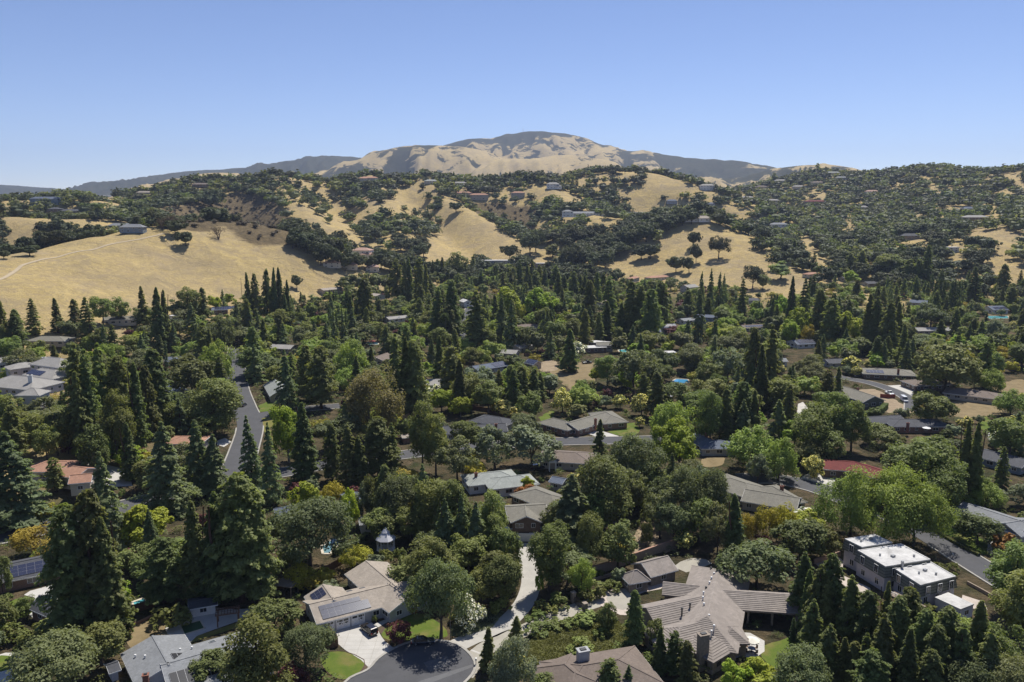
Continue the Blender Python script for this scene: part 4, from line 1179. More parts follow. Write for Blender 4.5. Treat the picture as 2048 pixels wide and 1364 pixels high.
sheet('front_drive', [(422, 886), (450, 876), (463, 884), (448, 894)], 0.05, PATIO, 'pale drive opening onto the side street')
sheet('lawn', [(434, 900), (456, 890), (474, 918), (452, 928), (440, 920)], 0.03, grass_mat('yellowing_lawn', (.15, .16, .04), (.22, .19, .06), .4), 'fenced lawn with a small tree beside the side street')
sheet('lawn', [(520, 838), (545, 826), (552, 836), (540, 862), (560, 882), (550, 890), (528, 866)], 0.03, grass_mat('yellowing_lawn', (.15, .16, .04), (.22, .19, .06), .4), 'corner lawn inside the bend of the street')
sheet('lawn', [(520, 812), (548, 800), (552, 818), (524, 824)], 0.03, LAWN, 'lawn before the pale green roofed house')
sheet('front_drive', [(160, 950), (215, 930), (255, 940), (265, 972), (205, 975)], 0.05, PATIO, 'pale drive beside the terracotta roofed house')
sheet('verge', [(96, 1020), (180, 1000), (176, 1012), (100, 1034)], 0.04, grass_mat('yellowing_lawn', (.15, .16, .04), (.22, .19, .06), .4), 'clipped verge along the lane', prot=False)
sheet('dry_field', [(1300, 770), (1316, 758), (1340, 790), (1330, 800)], 0.03, DRYL, 'dry slope by the blue covered pool', prot=False)
sheet('dry_field', [(1075, 728), (1108, 720), (1114, 738), (1086, 744)], 0.04, DIRT, 'pale dirt parking yard by a fence')
sheet('dry_field', [(1105, 738), (1190, 726), (1180, 780), (1150, 786), (1120, 760)], 0.03, DRYL, 'dry brown yard between pines')
for i, (poly, wm, lab) in enumerate([
    ([(102, 764), (110, 759), (126, 760), (128, 768), (112, 771)], POOL, 'turquoise pool beside the stair-tower house'),
    ([(1341, 764), (1352, 758), (1376, 759), (1379, 765), (1360, 769)], POOLB, 'oval pool under a bright blue cover'),
    ([(1974, 632), (2016, 632), (2018, 637), (1976, 638)], POOL, 'pale pool below the house with solar roof'),
    ([(642, 1094), (668, 1076), (680, 1084), (660, 1108), (646, 1108)], water_mat('grey_pool_water', (.12, .22, .24)), 'grey-blue pool behind the spreading oak'),
    ([(732, 685), (756, 684), (757, 689), (734, 690)], POOL, 'small turquoise pool beside the pink umbrella'),
    ([(1236, 700), (1262, 698), (1264, 704), (1240, 706)], POOL, 'turquoise pool behind the white flat roofs'),
    ([(262, 1206), (290, 1196), (296, 1204), (268, 1214)], POOL, 'shaded pool behind the wooden fence')]):
    g = ground(*poly[0]); zz = 7.0 if 'stair' in lab else 0
    if zz: sheet('pool', None, .1, wm, lab, 'thing', cat='pool', world=[(*plane(*p, zz), zz) for p in poly], edge=(.5, .12, 'coping', WM['cream']))
    else: sheet('pool', poly, .06, wm, lab, 'thing', cat='pool', edge=(.7, .12, 'coping', WM['cream']))

# ---- houses in the valley
def sh(*a, **k): return simple_house(*a, **k)
# tan house with garage
h1 = simple_house('tan shingled L-shaped house with solar panels and three carriage garage doors', RM['tan'], WM['grey'], 2.8, 1.9,
    [('g', 618, 1208, 786, 1167, 5.6), ('g', 732, 1121, 792, 1172, 5.6), ('g', 776, 1166, 818, 1193, 5.2), ('h', 802, 1164, 822, 1163, 4.2), ('g', 646, 1168, 668, 1200, 4.4)], phrase='the tan house with garage doors')
h1.panels(-1, 1.6, 0.7, 7, 2, 1.5, 1.25, last=h1.w[0]); h1.panels(-1, 1.6, 3.3, 6, 1, 1.5, 1.25, last=h1.w[0])
h1.panels(1 if False else -1, 1.0, 1.2, 3, 3, 1.2, 1.0, last=h1.w[4])
h1.roofbits(1, [(3, 3), (5, 2.2), (7.5, 3.2), (9, 2.4)], h1.w[1]); h1.roofbits(1, [(5.4, 4.6)], h1.w[1], 'sky'); h1.roofbits(1, [(6, 2.0), (9, 2.0)], h1.w[0], 'sky')
cx, cy = plane(819, 1186, 4.6); h1.chimney(cx, cy, 5.2, 1.9, 1.0, mat('pale_brick', (.40, .30, .25), .9, .25, 4))
A0, B0, u, v, hw, ze, zr, rA, rB, e = h1.w[0]                                     # garage doors on the front wall
wp = e[0] + v * 0.55
for k in range(3):
    c = wp + u * (2.4 + k * 3.35) + Vector((0, 0, -ze)); ang = math.atan2(u.y, u.x)
    def lp(dx, dz, dd=0.0): q = c + u * dx - v * (0.04 + dd); return (q.x, q.y, dz)
    mb = MB(); mb.bar(lp(-1.45, 1.15), lp(1.45, 1.15), .08, 2.3)
    d = h1.part(mb, 'garage_door', [white()])
    tr = MB()
    for sx in (-1.4, 0, 1.4): tr.bar(lp(sx, 0.05, .06), lp(sx, 2.28, .06), .16, .06)
    for zz in (.1, 1.55, 2.22): tr.bar(lp(-1.45, zz, .075), lp(1.45, zz, .075), .06, .14)
    for sx in (-1, 1):
        tr.bar(lp(sx * .1, .15, .085), lp(sx * 1.35, 1.5, .085), .05, .12); tr.bar(lp(sx * .1, 1.5, .095), lp(sx * 1.35, .15, .095), .05, .12)
    t = h1.part(tr, 'door_trim', [mat('bright_white', (.80, .79, .77), .6, .05)]); t.parent = d
    for sx in (-.75, .75):
        gl = MB(); gl.bar(lp(sx - .5, 1.9, .05), lp(sx + .5, 1.9, .05), .05, .42); t = h1.part(gl, 'pane', [glass()]); t.parent = d
# tile-roofed house
TZ = 6.2
h2 = House('house', 'large brown tile-roofed house with tall stone chimney and stepped gables', 'house', plane(1420, 1190, TZ), 0, RM['tile'], WM['stone'], trim=mat('brown_trim', (.26, .21, .17), .7, .1), phrase='the tile-roofed house')
W2 = [h2.wing('h', plane(1437, 1140, TZ), plane(1414, 1232, TZ), 6.8, 3.1, 3.1, courses=16),
      h2.wing('g', plane(1415, 1190, 5.6), plane(1292, 1216, 5.6), 5.6, 3.0, 2.6, courses=12),
      h2.wing('h', plane(1418, 1240, 5.4), plane(1360, 1254, 5.4), 5.6, 3.0, 2.4, courses=12),
      h2.wing('g', plane(1400, 1170, 5.0), plane(1326, 1162, 5.0), 3.0, 3.2, 1.6, courses=8),
      h2.wing('g', plane(1440, 1180, 5.4), plane(1593, 1190, 5.4), 4.6, 3.4, 2.0, courses=10, openw=True),
      h2.wing('h', plane(1462, 1252, 4.8), plane(1464, 1256, 4.8), 2.9, 3.0, 1.7, courses=8),
      h2.wing('h', plane(1410, 1268, 5.0), plane(1418, 1272, 5.0), 4.4, 3.0, 2.0, courses=9)]
x, y = plane(1405, 1266, 7.2); h2.chimney(x, y - .8, 7.4, 2.0, 1.3, WM['stone'], 0)
x, y = plane(1588, 1189, 6.6); h2.chimney(x, y, 6.5, 1.2, .9, WM['stone'], 3)
for k, (px, py) in enumerate([(1428, 1147), (1423, 1156), (1419, 1165), (1407, 1185), (1406, 1195), (1408, 1208), (1418, 1231), (1428, 1252), (1423, 1263)]):
    x, y = plane(px, py, 6.0); mb = MB(); mb.tube([(x, y, 5.0), (x, y, 6.15)], [.14, .14], 8); mb.tube([(x, y, 6.1), (x, y, 6.28)], [.26, .2], 8); h2.part(mb, 'roof_vent', [white()])
for k, (px, py) in enumerate([(1364, 1220), (1380, 1210), (1434, 1134), (1422, 1138), (1429, 1185), (1412, 1177)]):
    x, y = plane(px, py, 5.4); mb = MB(); mb.tube([(x, y, 3.6), (x, y, 5.7)], [.17, .17], 8); mb.tube([(x, y, 5.65), (x, y, 5.9)], [.28, .22], 8); h2.part(mb, 'roof_pipe', [simple('dark_metal', (.03, .03, .03), .5)])
h2b = simple_house('small tile-roofed pool house with stone walls below the garden wall', RM['tile'], WM['stone'], 2.7, 2.0, [('g', 1282, 1125, 1336, 1111, 4.0), ('h', 1268, 1140, 1274, 1139, 2.4)], name='pool_house', phrase='the tile-roofed pool house')
# white flat-roofed house
h3 = House('house', 'grey two-storey house with white flat roofs and olive mansard sides', 'house', plane(1800, 1130, 6.5), 0, RM['white'], WM['lilac'], phrase='the white flat-roofed house')
KEEP.append((*plane(1800, 1135, 5), 13.0)); KEEP.append((*plane(1740, 1110, 5), 9.0))
def block(h, corners, zt, mans=2.6):
    """flat-roofed block from the pixels of three roof corners (far left, far right, near right)"""
    a, b, c = [Vector((*plane(*p, zt), 0)) for p in corners]
    u = (c - b); d = a + u
    pts = [a, b, c, d]
    ctr = sum(pts, Vector()) / 4
    if (b - a).cross(c - b).z < 0: pts.reverse()
    def ring(s, z): return [Vector((ctr.x + (p.x - ctr.x) * s, ctr.y + (p.y - ctr.y) * s, z)) for p in pts]
    mb = MB(); r0 = ring(1, 0); r1 = ring(1, zt - .35)
    mb.add(r0 + r1, [(i, (i + 1) % 4, 4 + (i + 1) % 4, 4 + i) for i in range(4)] + [(4, 5, 6, 7)])
    h.part(mb, 'wall', [h.wall])
    mb = MB(); lo, hi = ring(1.09, zt - mans), ring(1.0, zt - .02)
    n = 8
    for k in range(n):
        f0, f1 = k / n, (k + 1) / n
        q0 = [p.lerp(q, f0) for p, q in zip(lo, hi)]; q1 = [p.lerp(q, f1 - .02) for p, q in zip(lo, hi)]
        q0 = [Vector((ctr.x + (p.x - ctr.x) * 1.008, ctr.y + (p.y - ctr.y) * 1.008, p.z)) for p in q0]
        for i in range(4):
            j = (i + 1) % 4
            mb.add([q0[i], q0[j], q1[j], q1[i]], [(0, 1, 2, 3)], k % 2)
    h.part(mb, 'mansard', [WM['olive'], mat('grey_green_siding', (.21, .21, .165), .85, .1)])
    mb = MB(); t = ring(1.015, zt + .12); t2 = ring(1.015, zt - .12); inn = ring(.96, zt + .12); fl = ring(.96, zt + .03)
    mb.add(t + t2 + inn + fl, [(i, (i + 1) % 4, 8 + (i + 1) % 4, 8 + i) for i in range(4)] + [(4 + i, 4 + (i + 1) % 4, (i + 1) % 4, i) for i in range(4)] + [(8 + i, 8 + (i + 1) % 4, 12 + (i + 1) % 4, 12 + i) for i in range(4)] + [(12, 13, 14, 15)])
    h.part(mb, 'flat_roof', [RM['white']])
    KEEPPOLY.append([(p.x, p.y) for p in pts]); h.grow([tuple(p) for p in ring(1, zt)] + [tuple(p) for p in ring(1, 2)])
    for i in range(4):
        p, q = pts[i], pts[(i + 1) % 4]; n_ = Vector(((q - p).y, -(q - p).x, 0)).normalized(); mid = (p + q) / 2
        if n_.dot(Vector((-mid.x, -mid.y, 0)).normalized()) < .1: continue
        L = (q - p).length; k = max(1, int(L / 3.6))
        for j in range(k):
            for zz, hh in ((.9, 1.6), (zt - 2.4, 2.0)):
                cc = p + (q - p) * ((j + .5) / k) + n_ * (.04 if zz < 2 else .55)
                M = Matrix.Translation((cc.x - h.x, cc.y - h.y, zz - h.z)) @ Matrix.Rotation(math.atan2(n_.y, n_.x) + math.pi / 2, 4, 'Z')
                child('window', window_mesh(1.3, hh, h.trim), h.o, M)
block(h3, [(1690, 1078), (1749, 1069), (1784, 1085)], 6.8)
block(h3, [(1716, 1101), (1802, 1088), (1860, 1119)], 6.3)
block(h3, [(1790, 1138), (1858, 1122), (1911, 1153)], 5.6)
h3.wing('f', plane(1895, 1206, 3), plane(1922, 1196, 3), 3.0, 2.7, .3, over=.1)
for px, py, zt, w_ in ((1742, 1078, 6.8, .8), (1722, 1082, 6.8, .4), (1786, 1112, 6.3, .9), (1760, 1110, 6.3, .35), (1828, 1112, 6.3, .4), (1850, 1140, 5.6, .8), (1872, 1148, 5.6, .4), (1838, 1146, 5.6, .35)):
    x, y = plane(px, py, zt + .2); mb = MB(); mb.box((x, y, zt + .25), (w_, w_ * .8, .5 if w_ > .5 else .7), 0, .4); h3.part(mb, 'roof_vent', [simple('flue_metal', (.3, .31, .33), .4, .6)])
x, y = plane(1805, 1125, 7); mb = MB(); mb.box((x, y, 6.6), (.5, .5, 1.6)); h3.part(mb, 'chimney', [simple('flue_metal', (.3, .31, .33), .4, .6)])
dk = MB(); D0, D1 = [Vector((*plane(*p, 2.6), 2.6)) for p in ((1782, 1186), (1846, 1216))]
dk.bar(D0, D1, 2.4, .2); h3.part(dk, 'deck', [GWOOD])
rl = MB(); off = Vector((-.9, -.9, 0)); off = (D1 - D0).cross(Vector((0, 0, 1))).normalized() * 1.15
if off.y > 0: off = -off
for k in range(9): p = D0.lerp(D1, k / 8) + off; rl.box((p.x, p.y, 3.1), (.1, .1, 1.0))
rl.bar(D0 + off + Vector((0, 0, 1)), D1 + off + Vector((0, 0, 1)), .12, .1); rl.bar(D0 + off + Vector((0, 0, .55)), D1 + off + Vector((0, 0, .55)), .05, .06)
h3.part(rl, 'railing', [white()])
for f in (0, .33, .66, 1):
    p = D0.lerp(D1, f) + off * .8; m_ = MB(); m_.box((p.x, p.y, 1.25), (.2, .2, 2.5)); h3.part(m_, 'post', [GWOOD])
# grey house, lower corner
h4 = simple_house('grey-roofed house with black pool-heating panels and curved skylights', RM['grey'], WM['white'], 2.7, 1.8, [('g', 322, 1330, 530, 1270, 7.4), ('g', 305, 1271, 338, 1330, 6.0)], phrase='the grey-roofed corner house')
h4.panels(-1, .8, 1.2, 6, 1, 1.35, 3.6, True, h4.w[0]); h4.panels(1, 1.2, 1.6, 1, 3, 3.2, 1.1, True, h4.w[1])
h4.roofbits(1, [(3, 2), (6, 2), (9, 2)], h4.w[0], 'sky'); h4.roofbits(1, [(13, 3), (15, 2)], h4.w[0]); h4.roofbits(-1, [(4, 2), (6, 3.4)], h4.w[1])
x, y = plane(291, 1352, 4.2); h4.chimney(x, y, 4.4, 1.0, .8)
sh('garden shed with grey roof and white double doors', RM['dark'], WM['lilac'], 2.2, .7, [('g', 212, 1330, 236, 1322, 2.2)], name='garden_shed', cat='shed', phrase='the garden shed')
sh('low dark-roofed pool shed with three white doors', RM['dark'], WM['white'], 2.3, .6, [('g', 376, 1203, 434, 1193, 2.6)], name='pool_shed', cat='shed', phrase='the pool shed')
h5 = simple_house('low brick-walled house whose whole dark roof carries solar panels', RM['dark'], WM['brick'], 2.7, 1.9, [('g', -14, 1134, 132, 1104, 6.0), ('g', 78, 1190, 116, 1206, 2.6)], phrase='the brick-walled solar house')
h5.panels(-1, 3.2, 1.0, 10, 3, 1.7, 1.3, last=h5.w[0])
h6 = sh('brown-roofed house with a tall grey chimney below the juniper bank', RM['brown'], WM['tan'], 2.8, 2.0, [('h', 1165, 1330, 1236, 1318, 6.4), ('h', 1130, 1328, 1150, 1345, 5.0)], phrase='the brown-roofed house below the junipers')
x, y = plane(1166, 1300, 6.2); h6.chimney(x, y, 6.2, 2.1, 1.5, WM['grey'])
h7 = sh('brown two-storey house with white garage at the head of the drive', RM['olive'], WM['brown'], 5.4, 1.8, [('g', 1010, 1013, 1092, 1008, 5.6), ('g', 1050, 1010, 1053, 1032, 4.2), ('h', 1072, 978, 1104, 990, 5.5)], phrase='the two-storey brown house')
mb = MB(); x, y = plane(1051, 1082, 0); mb.box((x, y - .4, 1.2), (4.8, .2, 2.3)); h7.part(mb, 'garage_door', [white()])
mb = MB(); x, y = plane(1040, 1056, 3); mb.box((x, y, 2.9), (16, 1.6, .25)); b_ = h7.part(mb, 'balcony', [white()])
mb = MB(); mb.box((x, y - .75, 3.9), (16, .06, .08)); [mb.box((x - 8 + k, y - .75, 3.45), (.05, .05, .9)) for k in range(17)]; r_ = h7.part(mb, 'railing', [simple('dark_metal', (.03, .03, .03), .5)]); r_.parent = b_
T = 'house'
V_ = [
 ('pale green roofed house among dark oaks', 'green', 'white', 3.0, 1.8, [('h', 962, 946, 1000, 942, 5.5), ('h', 1002, 954, 1040, 950, 5.0)], [(952, 946, 5.4)]),
 ('small grey-roofed hut beside the white arbour', 'blue', 'grey', 2.6, 1.0, [('g', 1104, 952, 1132, 957, 2.8)], []),
 ('brown-roofed house hidden below grey olive trees', 'brown', 'tan', 2.8, 1.6, [('h', 1118, 903, 1152, 905, 6.5)], []),
 ('grey-roofed house with brick chimney beside the crescent', 'olive', 'tan', 2.8, 1.8, [('h', 1462, 956, 1492, 966, 6.5), ('g', 1490, 978, 1600, 996, 5.6), ('h', 1545, 972, 1566, 984, 5)], [(1564, 972, 5.6)]),
 ('long grey-roofed house beside the east street lawn', 'grey', 'tan', 2.8, 1.8, [('g', 1926, 1004, 2062, 1048, 6.0), ('g', 2010, 1046, 2070, 1036, 5)], []),
 ('low house with a long bent red metal roof', 'red', 'brown', 3.0, 1.5, [('g', 1644, 919, 1714, 924, 5.5), ('g', 1712, 924, 1776, 944, 5.0)], []),
 ('slate-roofed house with pale chimney by a dry lawn', 'blue', 'grey', 2.8, 1.7, [('g', 1392, 866, 1424, 882, 4.4), ('h', 1424, 880, 1442, 880, 5.0)], [(1413, 866, 5.6)]),
 ('long olive-roofed ranch house with stone chimney', 'olive', 'brick', 2.8, 1.8, [('h', 1108, 836, 1132, 842, 5.0), ('g', 1136, 846, 1212, 824, 5.2), ('h', 1210, 822, 1222, 830, 5.4)], [(1191, 838, 5.2)]),
 ('charcoal-roofed house behind the timber fence', 'dark', 'grey', 2.8, 1.8, [('h', 976, 830, 1000, 834, 5.5), ('g', 886, 852, 1012, 846, 5.0)], [(992, 848, 5.0)]),
 ('olive-roofed gabled house beside the dirt building site', 'olive', 'olive', 3.2, 2.4, [('g', 1688, 772, 1750, 792, 6.0)], [(1716, 776, 6.0)]),
 ('wide charcoal-roofed house with white porch roof', 'dark', 'brick', 2.8, 1.5, [('g', 1724, 834, 1800, 830, 5.0), ('h', 1800, 838, 1862, 838, 5.5)], [(1816, 846, 5.0)]),
 ('brown-roofed low house by the straw field', 'brown', 'tan', 2.8, 1.8, [('h', 1922, 776, 1972, 782, 6.5)], []),
 ('grey-roofed house with solar panels across from the van', 'olive', 'brown', 2.8, 1.8, [('h', 1752, 736, 1798, 738, 7.5)], [(1797, 739, 5.4)]),
 ('brown-roofed house under a spreading oak', 'brown', 'brown', 2.8, 1.8, [('h', 1838, 758, 1866, 757, 6.0)], []),
 ('house with dark roof edge among conifers by the lawn strip', 'dark', 'blue', 2.8, 1.5, [('g', 1958, 896, 2060, 920, 6.0)], []),
 ('terracotta-roofed house with stepped tile roofs beside the lane', 'terra', 'cream', 3.4, 1.6, [('h', 96, 922, 134, 922, 5.5), ('g', 134, 930, 176, 936, 5.0), ('g', 140, 950, 186, 946, 3.4)], []),
 ('small terracotta roof glimpsed between cedars', 'terra', 'cream', 3.0, 1.4, [('h', 364, 872, 384, 872, 5.0)], []),
 ('pale green gabled house at the street corner', 'green', 'tan', 3.0, 3.0, [('g', 548, 756, 562, 778, 5.0)], []),
 ('grey-roofed house behind the broad street trees', 'blue', 'grey', 2.8, 1.6, [('g', 330, 714, 372, 712, 5.0), ('g', 338, 766, 362, 778, 4.0)], []),
 ('grey roof beneath tall redwoods at the lane corner', 'blue', 'grey', 2.8, 1.6, [('g', 684, 990, 716, 984, 5.5), ('h', 574, 1012, 590, 1010, 3.5)], []),
 ('small house with pale grey roof behind the pool terrace', 'grey', 'white', 2.8, 1.2, [('g', 716, 1034, 750, 1030, 3.0)], []),
 ('brown gabled roof beside bright willow foliage', 'brown', 'tan', 2.8, 1.8, [('g', 750, 714, 774, 705, 5.0)], []),
 ('grey hip-roofed house behind white oleanders', 'stone', 'tan', 2.8, 1.8, [('h', 862, 758, 882, 758, 5.5)], []),
 ('grey solar-roofed house below a planted bank', 'blue', 'grey', 2.8, 1.6, [('g', 944, 732, 1006, 722, 5.0)], []),
 ('small grey solar gable by the dirt parking yard', 'blue', 'tan', 2.8, 1.6, [('g', 1056, 718, 1076, 722, 3.6)], []),
 ('tan-roofed house behind dense round trees', 'stone', 'tan', 2.8, 1.6, [('g', 1004, 698, 1036, 700, 4.6), ('g', 1030, 690, 1062, 682, 4)], []),
 ('house with two white flat roofs and red umbrella terrace', 'white', 'brown', 3.0, .4, [('f', 1180, 682, 1226, 686, 4.0), ('f', 1166, 694, 1210, 692, 4.0)], []),
 ('grey gable roof rising behind the white flat roofs', 'olive', 'tan', 4.0, 1.4, [('g', 1192, 684, 1226, 684, 4.0)], []),
 ('white carport roof beside the pool trees', 'white', 'grey', 3.0, .3, [('f', 1320, 704, 1350, 703, 3.0)], []),
 ('grey gabled house with two solar roofs and purple plum', 'blue', 'grey', 4.6, 1.8, [('g', 1318, 648, 1350, 647, 5.0), ('g', 1298, 656, 1320, 656, 5.0)], []),
 ('low grey roof with white fascia between redwoods', 'grey', 'white', 2.8, 1.2, [('g', 1360, 637, 1396, 634, 5.0)], []),
 ('teal-walled house behind the blue cedar', 'blue', 'blue', 5.0, 1.5, [('g', 1392, 628, 1436, 630, 4.5)], []),
 ('pale grey gabled house at the foot of the golden hill', 'stone', 'grey', 4.0, 2.2, [('g', 1368, 570, 1390, 568, 5.5)], []),
 ('terracotta-roofed house at the foot of the oak-dotted hill', 'terra', 'cream', 3.4, 1.4, [('h', 1302, 552, 1330, 550, 5.0), ('h', 1262, 554, 1270, 552, 4)], []),
 ('reddish solar-roofed house by the bare slope', 'brown', 'tan', 2.8, 1.4, [('g', 1482, 650, 1528, 648, 5.0)], []),
 ('dark roof at the foot of the golden hill slope', 'dark', 'grey', 2.8, 1.6, [('g', 1494, 596, 1516, 596, 5.0)], []),
 ('pale blue-roofed solar house with white carport', 'blue', 'white', 2.8, 1.8, [('g', 1584, 680, 1620, 678, 6.0)], []),
 ('grey house under twin redwoods by the lane end', 'dark', 'grey', 2.8, 1.4, [('g', 1650, 718, 1686, 717, 5.0)], []),
 ('grey shed-roofed garage by a white drive', 'grey', 'white', 2.8, 1.2, [('g', 1554, 716, 1572, 716, 4.0)], []),
 ('house with white gables and solar roof above a pool', 'blue', 'white', 3.0, 2.4, [('g', 1974, 612, 2006, 611, 6.5)], []),
 ('dark-roofed house in the eastern orchards', 'dark', 'grey', 2.8, 1.6, [('g', 1728, 563, 1758, 562, 6.0)], []),
 ('dark blue roof beside the bright lawn', 'dark', 'grey', 2.8, 1.6, [('g', 1682, 553, 1704, 552, 5.0)], []),
 ('red-roofed cottage by the bright lawn', 'terra', 'cream', 2.8, 1.4, [('h', 1616, 545, 1628, 544, 4.0)], []),
 ('grey house with white trim in front of columnar cypresses', 'blue', 'grey', 3.0, 1.8, [('g', 1820, 599, 1856, 601, 5.0)], []),
 ('low stone-coloured house above the dry bank', 'stone', 'tan', 2.8, 1.6, [('g', 1828, 655, 1896, 654, 5.0)], []),
 ('long grey house on the eastern slope', 'grey', 'white', 3.0, 1.6, [('g', 1990, 523, 2022, 521, 6.0), ('g', 2010, 534, 2060, 538, 6)], []),
 ('white-walled house with hedge terraces at the eastern edge', 'grey', 'white', 3.0, 1.6, [('g', 2008, 532, 2052, 540, 7.0)], []),
 ('long cream farmhouse below the golden hill', 'olive', 'cream', 3.4, 1.6, [('g', 208, 633, 276, 631, 5.0)], []),
 ('white house with large windows behind redwoods', 'white', 'white', 5.0, .4, [('f', 342, 630, 362, 630, 4.0)], []),
 ('house with bright solar roof beside the farmhouse', 'blue', 'brown', 3.0, 1.6, [('g', 424, 614, 456, 613, 5.5)], []),
 ('grey hip-roofed house below two lone redwoods', 'olive', 'tan', 2.8, 1.8, [('h', 82, 672, 118, 672, 6.0)], []),
 ('grey roof in shade behind the tall street redwoods', 'stone', 'tan', 2.8, 1.6, [('g', 544, 688, 588, 690, 5.0)], []),
 ('tan-roofed house below the paddock hedge', 'tan', 'tan', 2.8, 1.4, [('g', 640, 577, 680, 573, 5.0), ('g', 746, 586, 762, 588, 5)], []),
 ('pale grey roof among the valley cedars', 'stone', 'white', 2.8, 1.4, [('g', 772, 634, 812, 630, 4.5)], []),
 ('flat blue-grey carport roof in the valley trees', 'blue', 'grey', 2.8, .8, [('g', 770, 632, 800, 634, 4.0)], []),
 ('white house end gable beside the shaded road', 'white', 'white', 4.5, 1.8, [('g', 926, 597, 936, 600, 4.0)], []),
 ('brown roof patch between round pink trees', 'brown', 'tan', 2.8, 1.4, [('h', 1048, 648, 1066, 648, 5.0)], []),
 ('small red shed with tarpaulin by the lane', 'tan', 'brick', 2.4, .6, [('g', 802, 870, 822, 868, 2.2)], []),
 ('pale gravel-roofed garage in the pines', 'brown', 'tan', 2.8, 1.4, [('g', 1196, 604, 1212, 600, 5.0)], []),
]
SOLAR_H = {'grey-roofed house with solar panels across from the van': (-1, 2, 1.4, 5, 3), 'house with white gables and solar roof above a pool': (-1, 3, 1.2, 7, 3), 'pale blue-roofed solar house with white carport': (-1, 2, 1, 7, 4),
           'house with bright solar roof beside the farmhouse': (-1, 2, .8, 8, 4), 'small grey solar gable by the dirt parking yard': (-1, .8, .6, 4, 3), 'grey solar-roofed house below a planted bank': (-1, 12, .8, 5, 3),
           'grey gabled house with two solar roofs and purple plum': (-1, 1, 1, 6, 3), 'reddish solar-roofed house by the bare slope': (-1, 2, 1.4, 8, 2)}
for (lab, r, w, ev, ri, wings, ch) in V_:
    hh = simple_house(lab, RM[r], WM[w], ev, ri, wings, ch, name='shed' if 'shed' in lab[:14] else 'house')
    if lab in SOLAR_H:
        a = SOLAR_H[lab]; hh.panels(a[0], a[1], a[2], a[3], a[4], 1.66, 1.2, last=hh.w[0])
# stair-tower house on its knoll
h20 = House('house', 'grand pale stucco house with stair tower above a curved retaining wall', 'house', plane(50, 760, 12), 7.0, RM['stone'], WM['lilac'], phrase='the stair-tower house')
h20.w = [h20.wing('h', plane(24, 752, 13.5), plane(66, 756, 13.5), 8.5, 3.6, 3.4), h20.wing('h', plane(96, 718, 15), plane(122, 721, 15), 6.0, 6.2, 3.0), h20.wing('h', plane(84, 738, 13), plane(112, 742, 13), 6, 4.0, 2.6),
         h20.wing('h', plane(62, 776, 13.5), plane(68, 776, 13.5), 4.4, 8.4, 2.2, zb=3.0)]
h20.panels(-1, 2, 1, 6, 3, 1.66, 1.1, last=h20.w[2])
for px, py in ((60, 752), (88, 716)): x, y = plane(px, py, 15.3); h20.chimney(x, y, 15.6, 1.6, 1.2, WM['white'], 10)
simple_house('grey-roofed wing house beside the stair-tower house', RM['stone'], WM['lilac'], 4.0, 1.8, [('h', -8, 716, 14, 714, 5.0), ('h', 36, 726, 52, 724, 5)], z=7.0)

